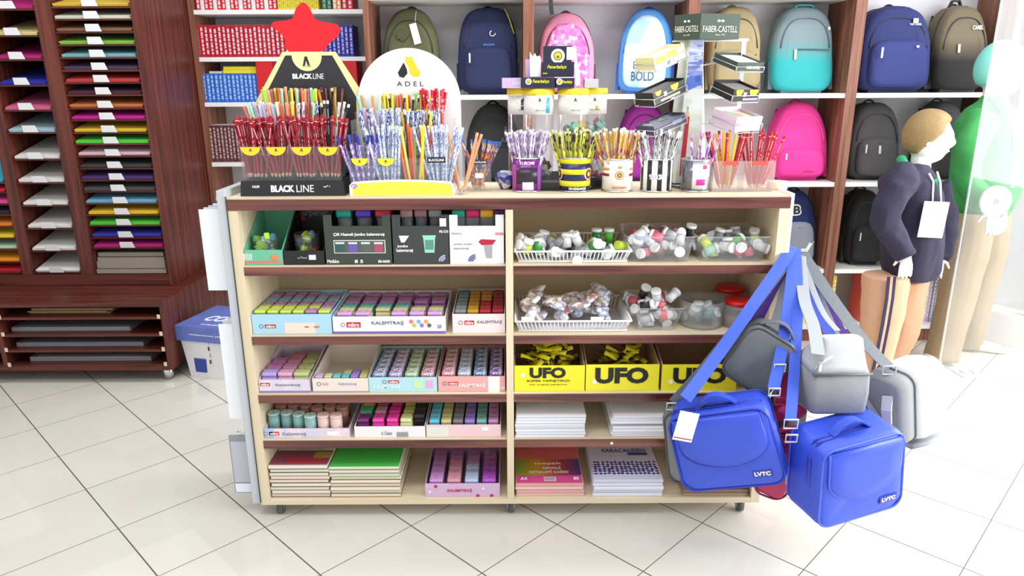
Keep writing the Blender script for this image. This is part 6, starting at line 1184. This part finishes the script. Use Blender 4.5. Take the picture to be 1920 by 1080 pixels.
MB().box(UX0-.088, UX0-.030, UY+.018, UY+.026, zb_, zt, bev=.002).build('body', M('#8f939c', .3), t); MB().box(UX0-.084, UX0-.034, UY+.0165, UY+.0178, zb_+.004, zb_+.035).build('label', M('#e8eaf4'), t); MB().box(UX0-.084, UX0-.034, UY+.0165, UY+.0178, zb_+.04, zt-.02).build('window', M('#b9bcc4', .2), t)
MB().tube([(UX0-.028, UY+.022, zt+.01), (UX0-.06, UY+.022, zt+.012)], .002).build('hook', chrome, t)
# ---- outlet plate and cable on the floor
q = F(1813, 700, .0); t = thing('floor_socket', 'square grey floor socket plate with a round ring near the window', 'socket', (q.x, q.y, 0), rot=(0, 0, .05)); MB().box(-.055, .055, -.055, .055, .0005, .004, bev=.001).build('plate', M('#d2d0cc', .4), t, world=False); MB().tube([(.028*math.cos(a), .028*math.sin(a), .005) for a in [2*PI*i/20 for i in range(20)]], .003, closed=True).build('ring', chrome, t, world=False)
# ================================================================ bags hanging from the hook at the right end of the unit
def rr_ring(w_, h_, r, y, k=1, top=1., n=6):
    pts = []
    for cx, cz, a0 in ((1, 1, 0), (-1, 1, PI/2), (-1, -1, PI), (1, -1, PI*1.5)):
        for i in range(n+1):
            a = a0+PI/2*i/n; x = cx*(w_/2-r)+r*math.cos(a); z = cz*(h_/2-r)+r*math.sin(a); f_ = 1-(1-top)*(z/h_+.5); pts.append(V((x*k*f_, y, z*k)))
    return pts
def rib(pts, wd, m, par, name='strap', side=(1, 0, 0), th=.0025):
    P3 = [P(a, b, y) for a, b, y in pts]; out_ = []
    for i in range(len(P3)-1):
        p0, p1, p2, p3 = P3[max(i-1, 0)], P3[i], P3[i+1], P3[min(i+2, len(P3)-1)]
        for q in range(6): s = q/6; out_.append(.5*((2*p1)+(-p0+p2)*s+(2*p0-5*p1+4*p2-p3)*s*s+(-p0+3*p1-3*p2+p3)*s**3))
    out_.append(P3[-1]); return MB().ribbon(out_, wd, th, side).build(name, m, par)
def cooler(center, w_, h_, d, rot, cname, c, label, flap=True, top=.94, badge_=None, dark=None, seam=None, hand=True, name='lunch_bag', noise_=.007):
    t = thing(name, label, 'bag', center, None, rot); fab = mat('nylon '+c, c, .40, bump=.25, bscale=400, var=.05, vscale=6); pp = M(dark or '#20307a', .6)
    o = MB().loft([rr_ring(w_, h_, .035, y, k, top) for y, k in ((d/2, .80), (d/2, .93), (d/2-.006, .985), (d/2-.02, 1), (0, 1.0), (-d/2+.02, 1), (-d/2+.006, .985), (-d/2, .93), (-d/2-.002, .86), (-d/2-.003, .7), (-d/2-.004, .5), (-d/2-.004, .3), (-d/2-.004, .1))]); o.noise(noise_, 13, len(label)); o.noise(noise_*.35, 34, 2); o.build('body', fab, t, world=False)
    for y in (-d/2+.003, d/2-.003): MB().tube([p for p in rr_ring(w_*.99, h_*.99, .035, y, .985, top)], .0035, n=6, closed=True).build('piping', M(seam or dark or '#20307a', .5), t, world=False)
    for y in (-d*.18, -d*.08): MB().tube([V((x, y, z)) for x, z in [(-w_*.5*top-.001, -h_*.05), (-w_*.5*top-.0015, h_*.3), (-w_*.44*top, h_*.49), (0, h_*.503), (w_*.44*top, h_*.49), (w_*.5*top+.0015, h_*.3), (w_*.5*top+.001, -h_*.05)]], .0025, n=6).build('zip', pp, t, world=False)
    if flap:
        fw, fh = w_*.82, h_*.64; U = [V((-fw/2, 0, h_*.46)), V((-fw/2, 0, h_*.46-fh*.55))] + [V((-fw/2*math.cos(a), 0, h_*.46-fh*.55-fh*.45*math.sin(a))) for a in [PI*i/14 for i in range(1, 14)]] + [V((fw/2, 0, h_*.46-fh*.55)), V((fw/2, 0, h_*.46))]
        cz = h_*.2
        o = MB().loft([[V((p.x*k, y, cz+(p.z-cz)*k)) for p in U] for y, k in ((-d/2+.004, 1), (-d/2-.007, 1), (-d/2-.013, .93), (-d/2-.015, .6))]); o.noise(.003, 12, 4); o.build('flap_pocket', fab, t, world=False)
        MB().tube([V((p.x, -d/2-.006, p.z)) for p in U], .003, n=6).build('flap_piping', M(seam or dark or '#20307a', .5), t, world=False)
    if hand: MB().ribbon([V((x, -.01, h_*.5+.032*math.sin(PI*(i/10))+(0.0))) for i, x in enumerate([-.055+.011*j for j in range(11)])], .026, .004, (0, 1, 0)).build('handle', fab, t, world=False)
    if badge_:
        b = MB().box(w_*.20, w_*.20+.052, -d/2-.006, -d/2-.002, -h_*.36, -h_*.36+.021, bev=.001).build('badge', M('#2a3a9a', .4), t, world=False)
        MB().box(w_*.20+.0012, w_*.20+.0508, -d/2-.0066, -d/2-.0058, -h_*.36+.0012, -h_*.36+.0198).build('badge_rim', M('#c8ccd8', .4), b, world=True) if False else None
        text('LVTC', world_of(t) @ Matrix.Translation((w_*.20+.026, -d/2-.0068, -h_*.36+.0105)) @ Matrix.Rotation(PI/2, 4, 'X'), .042, .012, white_p, b, bold=.04)
    return t
blue = '#3350cc'; bst = M('#3d5cd0', .55); gst = M('#70757a', .6); pst = M('#4a1f86', .55)
def buckle(px, py, Y, par, m=None, r=.015):
    q = P(px, py, Y); MB().tube([q+V(p) for p in ((-r, 0, -r*.7), (r, 0, -r*.7), (r, 0, r*.7), (-r, 0, r*.7))], .0028, n=6, closed=True).build('buckle', m or M('#c9ccd6', .3), par)
H1, H2 = (1482, 470), (1492, 470)
# grey bag behind the left blue one
t = cooler(P(1330, 832, 1.915), .26, .235, .06, (.0, -.16, -.30), '', '#787b7c', 'grey bag mostly hidden behind the left blue bag', flap=False, dark='#4c4e50', name='shoulder_bag')
rib([(1487, 470, 2.07), (1460, 512, 2.01), (1400, 590, 1.97), (1320, 690, 1.92), (1262, 755, 1.90)], .030, M('#5c6066', .6), t); buckle(1260, 762, 1.895, t)
# left blue
t = cooler(P(1362, 826, 1.80), .285, .232, .12, (.05, -.30, -.36), '', blue, 'left blue bag with a white swing tag hanging before the shelves', badge_=1, dark='#1c2c96', seam='#2338b0'); b1 = t
rib([(1486, 462, 2.065), (1462, 500, 2.00), (1420, 560, 1.94), (1350, 660, 1.88), (1285, 748, 1.80)], .034, bst, t); rib([(1489, 466, 2.055), (1482, 540, 1.98), (1468, 640, 1.88), (1450, 730, 1.79)], .032, bst, t); buckle(1452, 735, 1.785, t); buckle(1462, 690, 1.83, t)
q = P(1286, 800, 1.70); o = MB().box(-.026, .026, -.0006, .0006, -.042, .042, bev=.001); o.bm.transform(Matrix.Translation(q) @ Matrix.Rotation(.20, 4, 'Y')); o.build('swing_tag', white_p, t)
o = MB().box(-.024, .024, -.0012, -.0007, -.036, -.033); o.bm.transform(Matrix.Translation(q) @ Matrix.Rotation(.20, 4, 'Y')); o.build('tag_print', M('#b03028'), t)
MB().tube([P(1300, 775, 1.699), P(1322, 755, 1.72)], .001, n=5).build('tag_string', M('#2a2a2a'), t)
# right blue
t = cooler(P(1584, 874, 1.72), .262, .240, .14, (.06, -.13, .25), '', blue, 'right blue bag with a badge, hanging lowest of all', badge_=1, dark='#1c2c96', seam='#4a62e4')
rib([(1492, 466, 2.06), (1496, 560, 1.96), (1490, 680, 1.84), (1482, 790, 1.73)], .030, bst, t); rib([(1500, 478, 2.085), (1540, 590, 2.02), (1590, 700, 1.93), (1622, 790, 1.82)], .032, bst, t); buckle(1483, 795, 1.725, t, r=.018); buckle(1484, 822, 1.715, t)
# dark grey bag at the back, upper left
t = cooler(P(1424, 668, 1.93), .155, .18, .09, (0, .5, -.35), '', '#6d7174', 'dark grey bag high up in the bundle, left of the upright grey one', flap=False, dark='#54585c', name='shoulder_bag')
rib([(1486, 470, 2.08), (1470, 560, 2.0), (1445, 640, 1.93), (1420, 715, 1.90)], .035, M('#7c8286', .6), t); rib([(1487, 470, 2.075), (1462, 515, 2.02), (1430, 580, 1.99), (1378, 682, 1.95)], .03, pst, t)
MB().tube([P(1380, 690, 1.93), P(1400, 640, 1.92), P(1440, 605, 1.93)], .004).build('piping', M('#a8acb0'), t)
# navy bag deep in the bundle
t = cooler(P(1474, 800, 2.06), .09, .26, .07, (0, 0, .4), '', '#1a2138', 'very dark navy bag deep in the bundle behind the blue bags', flap=False, dark='#101524', name='shoulder_bag', hand=False)
rib([(1488, 468, 2.09), (1470, 560, 2.06), (1450, 640, 2.03), (1440, 720, 2.0)], .05, M('#18203a', .6), t)
# magenta and mint bag
t = cooler(P(1462, 872, 1.855), .10, .20, .05, (0, .35, -.1), '', '#b8245c', 'magenta bag with a mint side between the two blue bags', flap=False, dark='#8a1844', name='shoulder_bag')
rib([(1489, 468, 2.07), (1486, 600, 1.98), (1470, 700, 1.90), (1462, 790, 1.87)], .028, M('#b8245c', .6), t); buckle(1463, 752, 1.865, t, M('#d04878', .4))
MB().sphere(P(1478, 893, 1.835), .04, n=12, sc=(.5, .3, 1.4)).build('mint_panel', M('#a9d8cc', .6), t)
MB().sphere(P(1485, 772, 1.84), .03, n=12, sc=(1.4, .5, .8)).noise(.006, 30).build('magenta_gusset', M('#c4266a', .6), t)
# upright grey bag in the middle
t = thing('shoulder_bag', 'upright heather grey bag with a looped handle in the middle of the bundle', 'bag', P(1550, 757, 1.83)); gfab = mat('heather grey fabric', '#8b8c8e', .9, bump=.4, bscale=300, var=.1, vscale=30); gl2 = mat('light heather fabric', '#b4b6b8', .9, bump=.4, bscale=300, var=.06, vscale=30)
ring = lambda w_, d, z, x=0, y=0: [p for p in [V((x+sx_*(w_/2-.015)+.015*math.cos(a), y+sy*(d/2-.015)+.015*math.sin(a), z)) for sx_, sy, a0 in ((1, 1, 0), (-1, 1, PI/2), (-1, -1, PI), (1, -1, PI*1.5)) for a in (a0, a0+PI/4, a0+PI/2)]]
MB().loft([ring(.14, .13, 0), ring(.155, .14, .008), ring(.16, .145, .06), ring(.158, .14, .115)]).noise(.003, 12).build('body', gfab, t, world=False)
MB().loft([ring(.158, .14, .116), ring(.15, .12, .135, .0, 0), ring(.12, .08, .17, .012), ring(.11, .05, .195, .016), ring(.10, .03, .20, .016)]).noise(.004, 14).build('gusset', gl2, t, world=False)
MB().tube([V((-.079, -.07, .115)), V((0, -.073, .118)), V((.079, -.07, .118))], .003).build('seam', M('#5a5c5e'), t, world=False)
MB().tube([V((-.078, -.06, .12)), V((-.065, -.07, .15)), V((-.03, -.06, .165))], .004).build('zip', M('#d0d0d4', .3, metal=.5), t, world=False)
MB().box(-.07, -.062, -.078, -.073, .13, .15).build('zip_pull', chrome, t, world=False)
rib([(1500, 480, 2.06), (1508, 560, 1.95), (1525, 610, 1.85), (1534, 665, 1.74)], .034, M('#9da0a4', .6), t, 'handle'); rib([(1500, 480, 2.07), (1540, 580, 2.0), (1570, 620, 1.9)], .018, M('#a4a6aa', .6), t)
# purple bag
t = cooler(P(1606, 742, 2.0), .10, .15, .07, (0, -.5, .3), '', '#3a1a6a', 'dark purple bag behind the upright grey one', flap=False, dark='#2a1050', name='shoulder_bag', hand=False)
rib([(1498, 480, 2.10), (1560, 590, 2.04), (1620, 700, 1.97), (1668, 800, 1.90)], .028, pst, t)
# long grey bag at the right, lying on its side in the straps
t = thing('shoulder_bag', 'pale grey bag at the far right of the bundle with a red ticket', 'bag', P(1655, 770, 1.88), None, (0, -.25, .45)); lg = mat('pale grey fabric', '#c9cacc', .85, bump=.3, bscale=300); dg_ = mat('mid grey fabric', '#8f9193', .85, bump=.3, bscale=300)
def rx_ring(w_, d, x, r=.03, z=0, n=4):   # ring in the y,z plane
    return [V((x, sy*(d/2-r)+r*math.cos(a), z+sz*(w_/2-r)+r*math.sin(a))) for sy, sz, a0 in ((1, 1, 0), (-1, 1, PI/2), (-1, -1, PI), (1, -1, PI*1.5)) for a in [a0+PI/2*i/n for i in range(n+1)]]
MB().loft([rx_ring(.20, .10, 0), rx_ring(.215, .115, .008), rx_ring(.22, .12, .03), rx_ring(.22, .12, .055)]).build('top_panel', dg_, t, world=False)
MB().loft([rx_ring(.22, .12, .056), rx_ring(.235, .125, .10, z=-.01), rx_ring(.24, .12, .16, z=-.02), rx_ring(.23, .10, .20, z=-.03), rx_ring(.2, .06, .205, z=-.03)]).noise(.004, 10).build('body', lg, t, world=False)
MB().tube(rx_ring(.222, .122, .056), .003, closed=True).build('piping', M('#6a6c6e'), t, world=False)
MB().ribbon([V((-.002, -.02, .06)), V((-.028, -.035, .03)), V((-.034, -.04, 0)), V((-.028, -.035, -.03)), V((-.002, -.02, -.06))], .03, .004, (0, 1, 0)).build('handle', lg, t, world=False)
MB().loft([rx_ring(.02, .11, .05, r=.008, z=-.125), rx_ring(.016, .10, .12, r=.006, z=-.155), rx_ring(.01, .09, .20, r=.004, z=-.165)]).noise(.003, 14).build('lower_flap', dg_, t, world=False)
rib([(1502, 474, 2.08), (1560, 560, 2.03), (1620, 640, 1.95), (1668, 690, 1.88)], .036, gst, t); rib([(1502, 480, 2.09), (1570, 640, 2.0), (1630, 750, 1.92), (1672, 830, 1.84)], .032, M('#a4a8ac', .6), t); buckle(1668, 694, 1.875, t, r=.018)
q = P(1664, 818, 1.76); o = MB().box(-.016, .016, -.0006, .0006, -.034, .034); o.bm.transform(Matrix.Translation(q) @ Matrix.Rotation(-.15, 4, 'Y')); o.build('ticket', M('#c4222c', .5), t)
# ================================================================ the two mannequins
def soft(mb, name, m, par, vox=.006, sm=6, world=True):
    """fuse the overlapping volumes of one garment or limb into one skin"""
    o = mb.build(name, m, par, world=world); r = o.modifiers.new('fuse', 'REMESH'); r.mode = 'VOXEL'; r.voxel_size = vox; r.use_smooth_shade = True
    s = o.modifiers.new('smooth', 'SMOOTH'); s.iterations = sm; s.factor = .5; return o
def limb(mb, pts, rs, n=16):
    P3 = [V(p) for p in pts]; out_, rr = [], []
    for i in range(len(P3)-1):
        p0, p1, p2, p3 = P3[max(i-1, 0)], P3[i], P3[i+1], P3[min(i+2, len(P3)-1)]
        for q in range(5): s = q/5; out_.append(.5*((2*p1)+(-p0+p2)*s+(2*p0-5*p1+4*p2-p3)*s*s+(-p0+3*p1-3*p2+p3)*s**3)); rr.append(rs[i]*(1-s)+rs[i+1]*s)
    out_.append(P3[-1]); rr.append(rs[-1]); return mb.tube(out_, rr, n)
def torso(mb, rows, yaw, n=32):
    """rows of x, y, z, front-back radius, side radius"""
    c, s = math.cos(yaw), math.sin(yaw)
    return mb.loft([[V((x+(a*math.cos(q))*c-(b*math.sin(q))*s, y+(a*math.cos(q))*s+(b*math.sin(q))*c, z)) for q in [2*PI*i/n for i in range(n)]] for x, y, z, a, b in rows])
def head(par, c, s, yaw, skin, hairm, hair='short', lipc=None):
    """head facing along yaw; s = height of the head"""
    mx = Matrix.Translation(c) @ Matrix.Rotation(yaw, 4, 'Z') @ Matrix.Scale(s/.22, 4)
    g = lambda d2, w_: math.exp(-d2/(w_*w_))
    def surf(th, ph, grow=0):   # th: 0 = face direction, ph: elevation
        dx, dy, dz = math.cos(ph)*math.cos(th), math.cos(ph)*math.sin(th), math.sin(ph)
        x, y, z = dx*.092, dy*.073, dz*.112
        if z < 0:
            f_ = 1-.30*(z/.112)**2; y *= f_
            if x < 0: x *= 1-.45*(z/.112)**2
            else: x *= 1-.04*(z/.112)**2
        else: x -= .006*dz; 
        if x > 0:
            x += .019*g(y*y*2.6+(z+.024)**2*.9, .018)+.008*g(y*y*9+(z-.004)**2, .022)          # nose, bridge
            x += .007*g(y*y+(z+.056)**2*3, .018)+.010*g(y*y+(z+.092)**2, .024)+.004*g((z-.026)**2, .014)  # lips, chin, brow
            x -= .008*g((abs(y)-.032)**2+(z-.006)**2, .015)+.004*g(y*y*.6+(z+.047)**2*8, .012)       # eye sockets
        p = V((x, y, z)); return p + V((dx, dy, dz))*grow
    n, m_ = 72, 56; o = MB(); o.loft([[mx @ surf(2*PI*i/n, -PI/2+PI*j/m_) for i in range(n)] for j in range(1, m_)])
    # neck and ears belong to the same skin
    o.tube([mx @ V((-.012, 0, -.16)), mx @ V((-.014, 0, -.11)), mx @ V((-.012, 0, -.05))], [.046*s/.22, .041*s/.22, .042*s/.22], 18)
    for e in (-1, 1): o.sphere(mx @ V((-.012, e*.073, -.005)), .020*s/.22, n=12, sc=(.75, .4, 1.35))
    hd = soft(o, 'head', skin, par, .0028, 1)
    for e in (-1, 1):
        q = surf(e*.40, .06); MB().sphere(mx @ (q+V((-.003, 0, 0))), .0085*s/.22, n=10, sc=(.45, 1, .5)).build('eye', M('#d8d4d2', .4), hd)
    q = surf(0, -.54); MB().sphere(mx @ (q+V((-.003, 0, .002))), .011*s/.22, n=10, sc=(.4, 1.2, .35)).build('lips', M(lipc or '#e8cfc8', .5), hd)
    # hair or cap: an outer shell above the hairline
    o = MB(); N, K = 90, 40
    def hl(th):   # elevation of the hairline around the head
        a = abs((th+PI) % (2*PI)-PI); return .62 if a < .7 else (.62-(a-.7)*.9 if a < 1.35 else max(-.62, .03-(a-1.35)*.75))
    rings = []
    for j in range(K+1):
        row = []
        for i in range(N):
            th = 2*PI*i/N; lo = hl(th); ph = lo+(PI/2-.01-lo)*j/K; gr = (.010 if hair == 'short' else .012)*min(1, j/3+.15)
            if hair == 'short': gr += .0014*math.sin(th*46+2*math.sin(ph*3))*min(1, j/4)*math.cos(ph)+.006*g((ph-.9)**2, .35)*max(0, math.cos(th))
            row.append(mx @ surf(th, ph, gr))
        rings.append(row)
    o.loft(rings); inner = [[mx @ surf(2*PI*i/N, hl(2*PI*i/N)+.02, -.002) for i in range(N)]]; o.loft([rings[0], inner[0]], cap=False)
    o.build('hair' if hair == 'short' else 'hair', hairm, par); return hd
def hand_(mb, w_, d, palm, s=1.):
    """wrist w_, direction d of the fingers, palm normal; five bent fingers and a thumb at the side"""
    w_, d, palm = V(w_), V(d).normalized(), V(palm).normalized(); sd = d.cross(palm).normalized(); k = s*.9
    mb.loft([[w_+d*(t_*.075*k)+(sd*math.cos(a)*hw+palm*math.sin(a)*ht)*k for a in [2*PI*i/14 for i in range(14)]] for t_, hw, ht in ((-.1, .020, .015), (.2, .024, .014), (.6, .033, .013), (1, .034, .011), (1.05, .028, .008))])
    for j, L_ in enumerate((.058, .066, .062, .050)):
        b = w_+d*.072*k+sd*(-.026+.0175*j)*k; sp = (-.026+.0175*j)*1.2
        mb.tube([b-d*.01*k, b+(d+sd*sp)*L_*.45*k, b+(d+sd*sp)*L_*.8*k+palm*.010*k, b+(d+sd*sp)*L_*.98*k+palm*.024*k], [.0088*k, .0082*k, .0072*k, .005*k], 8)
    b = w_+d*.018*k-sd*.022*k; mb.tube([b, b+(d*.5-sd*.8)*.03*k+palm*.006*k, b+(d*.85-sd*.75)*.052*k+palm*.016*k], [.011*k, .0095*k, .006*k], 8); return mb
skin = mat('glossy white mannequin', '#f3edec', .35)
# ---- the boy
t = thing('mannequin', 'boy mannequin in a navy hoodie and tan side-striped trousers', 'mannequin', (P(1640, 700, 3.08).x, 3.08, 0)); YM = 3.08; yw = -.45
hc = P(1740, 258, YM); head(t, hc, .215, yw+.15, skin, mat('blond hair', '#8f7549', .6, var=.3, vscale=90))
nav = mat('navy hoodie fabric', '#29253b', .9, bump=.3, bscale=300, var=.06); gz = lambda y: PZ(1705, y, YM)
def tx(px, py): q = P(px, py, YM); return q.x, q.y, q.z
o = MB(); rows = []
for px, py, a, b in ((1707, 517, .105, .125), (1708, 500, .120, .138), (1710, 450, .128, .142), (1712, 400, .125, .145), (1712, 360, .118, .148), (1712, 335, .100, .142), (1714, 318, .072, .110), (1718, 306, .050, .062)):
    rows.append((*tx(px, py), a, b))
torso(o, rows, yw)
sh_ = P(1690, 340, YM-.12); limb(o, [sh_+V((.02, .04, .02)), sh_, P(1662, 395, YM-.17), P(1668, 432, YM-.17), P(1700, 482, YM-.20)], [.06, .062, .058, .054, .040]); fs = P(1755, 345, YM+.10); limb(o, [fs, P(1772, 410, YM+.08), P(1768, 462, YM+.02), P(1762, 485, YM-.01)], [.055, .052, .045, .036])
limb(o, [P(1680, 330, YM-.08), P(1668, 345, YM+.02), P(1672, 330, YM+.10)], [.035, .045, .035])
o.noise(.013, 15, 5); o.noise(.005, 45, 2); hood = soft(o, 'hoodie', nav, t, .007, 3)
o = MB(); limb(o, [P(1700, 312, YM-.07), P(1690, 300, YM-.02), P(1695, 298, YM+.05)], [.016, .020, .016]); limb(o, [P(1700, 312, YM-.07), P(1725, 330, YM-.08), P(1752, 350, YM-.08)], [.016, .014, .010]); soft(o, 'green_collar', M('#25905c', .8), t, .005, 2)
MB().tube([P(1742, 325, YM-.115), P(1750, 340, YM-.13), P(1748, 378, YM-.14)], .004).build('drawstring', white, t); MB().tube([P(1757, 322, YM-.09), P(1763, 342, YM-.12), P(1764, 378, YM-.13)], .004).build('drawstring', white, t)
MB().ribbon([P(1756, 335, YM-.11), P(1761, 365, YM-.125), P(1762, 400, YM-.13)], .018, .002, (1, 0, 0)).build('zip_placket', M('#2a8a60', .8), t)
cq = P(1750, 412, YM-.16); o = MB().box(-.052, .052, -.001, .001, -.075, .075); o.bm.transform(Matrix.Translation(cq) @ Matrix.Rotation(.05, 4, 'Y')); o.build('price_card', white_p, t)
o = MB(); hand_(o, P(1701, 480, YM-.20), (.0, -.05, -1), (.4, .9, 0), .82); soft(o, 'hand', skin, t, .0022, 1)
o = MB(); hand_(o, P(1762, 482, YM-.01), (-.05, 0, -1), (-.4, -.9, 0), .78); soft(o, 'hand', skin, t, .0022, 1)
tan = mat('tan jersey fabric', '#c69a7c', .9, bump=.3, bscale=300, var=.04)
o = MB(); na = [P(1662, 515, YM-.05), P(1656, 570, YM-.05), P(1648, 630, YM-.05), P(1632, 705, YM-.06)]; limb(o, na, [.098, .092, .082, .070]); limb(o, [P(1700, 515, YM+.07), P(1698, 560, YM+.09), P(1690, 620, YM+.10), P(1668, 672, YM+.12)], [.095, .085, .075, .062]); o.noise(.006, 12, 9); soft(o, 'trousers', tan, t, .007, 3)
for k, (c, off) in enumerate((('#252848', -.013), ('#d89a86', 0), ('#252848', .013))):
    pts = [(1672+k*0, 519), (1668, 560), (1660, 610), (1650, 660), (1641, 700)]; rad = [.106, .101, .094, .086, .077]
    MB().ribbon([P(a, b, YM-.05-r_)+V((off, 0, 0)) for (a, b), r_ in zip(pts, rad)], .011, .004, (1, 0, 0)).build('side_stripe', M(c, .85), t)
def shoe(c, yaw, m, par, s=1.):
    mx = Matrix.Translation(c) @ Matrix.Rotation(yaw, 4, 'Z') @ Matrix.Scale(s, 4); rings = []
    for x, w_, h_ in ((-.07, .020, .045), (-.055, .034, .065), (0, .036, .062), (.05, .042, .045), (.10, .042, .034), (.135, .034, .026), (.15, .018, .016)): rings.append([mx @ V((x, w_*math.cos(a), max(0, h_*.5+h_*.55*math.sin(a)))) for a in [2*PI*i/16 for i in range(16)]])
    return MB().loft(rings).build('shoe', m, par)
for c, y in (((P(1628, 712, YM-.06).x, YM-.06, 0), -.5), ((P(1664, 690, YM+.12).x, YM+.12, 0), -.4)): shoe(V(c), y, M('#d9cbb8', .6), t, .92)
# ---- the taller one in green
YA = 3.42; t = thing('mannequin', 'taller mannequin in a green jacket and khaki trousers holding a white disc', 'mannequin', (P(1780, 660, YA).x, YA, 0)); yw = -.25
head(t, P(1877, 132, YA), .235, yw, skin, mat('turquoise dyed hair', '#7fd6c8', .6, var=.1, vscale=40), hair='cap')
grn = mat('green jacket fabric', '#3d9a50', .85, bump=.25, bscale=300, var=.05); o = MB(); rows = []
for px, py, a, b in ((1832, 402, .125, .15), (1836, 380, .135, .16), (1842, 320, .135, .165), (1848, 270, .135, .175), (1852, 230, .125, .180), (1857, 205, .095, .14), (1862, 190, .06, .07), (1866, 178, .052, .056)):
    q = P(px, py, YA); rows.append((q.x, q.y, q.z, a, b))
torso(o, rows, yw); limb(o, [P(1845, 222, YA-.12), P(1822, 270, YA-.18), P(1815, 335, YA-.17), P(1850, 385, YA-.24)], [.068, .066, .058, .045]); limb(o, [P(1885, 230, YA+.12), P(1898, 300, YA+.10), P(1892, 355, YA-.02), P(1880, 390, YA-.12)], [.065, .058, .05, .04]); o.noise(.011, 11, 3); soft(o, 'jacket', grn, t, .008, 3)
MB().tube([P(1850, 180, YA-.06), P(1872, 205, YA-.13), P(1895, 240, YA-.15), P(1905, 300, YA-.16)], .005).build('jacket_piping', M('#1f5a34', .8), t)
MB().ribbon([P(1884, 190, YA-.12), P(1900, 230, YA-.17), P(1906, 300, YA-.19), P(1898, 352, YA-.22)], .014, .002, (1, 0, 0)).build('cord', white, t)
o = MB(); hand_(o, P(1862, 392, YA-.25), (.1, -.1, -1), (.2, .9, 0), 1.0); soft(o, 'hand', skin, t, .0025, 1); o = MB(); hand_(o, P(1882, 394, YA-.13), (0, 0, -1), (-.2, .9, 0), 1.0); soft(o, 'hand', skin, t, .0025, 1)
kh = mat('khaki trousers fabric', '#a08c6e', .9, bump=.25, bscale=300, var=.05); o = MB(); limb(o, [P(1822, 400, YA-.04), P(1810, 480, YA-.06), P(1790, 570, YA-.06), P(1764, 672, YA-.08)], [.110, .098, .085, .078]); limb(o, [P(1850, 400, YA+.08), P(1848, 480, YA+.09), P(1830, 560, YA+.10), P(1812, 648, YA+.12)], [.105, .09, .078, .07]); o.noise(.007, 10, 4); soft(o, 'trousers', kh, t, .008, 3)
for c, y in (((P(1752, 685, YA-.08).x, YA-.08, 0), -2.6), ((P(1812, 655, YA+.12).x, YA+.12, 0), -.4)): shoe(V(c), y, M('#e0dcd2', .6), t, 1.15)
q = P(1868, 378, YA-.32); o = MB().cyl((q.x, q.y, q.z), (q.x, q.y+.012, q.z), .068, n=40, sm=False).cyl((q.x, q.y-.001, q.z), (q.x, q.y, q.z), .013, n=20, mi=1, sm=False).build('round_disc', [white, M('#8a8a8c')]); origin_to(o, q); tag(o, 'round white disc with a small grey centre held by the green-jacket mannequin', 'disc')
# ---- glass pane in front of the taller mannequin
xg = P(1771, 635, 3.02).x; t = thing('glass_panel', 'upright clear glass panel with a bright edge before the green-jacket mannequin', 'glass panel', (xg+.3, 3.02, 0))
MB().box(xg, xg+.80, 3.02, 3.028, .0006, 2.3).build('pane', clear('panel glass', '#f4fbfa', .05, .03, .2), t); MB().box(xg-.004, xg-.0005, 3.019, 3.029, .0006, 2.3).build('edge', M('#e9f4f2', .15), t)  # white mixed into the pane paints the haze of window reflections
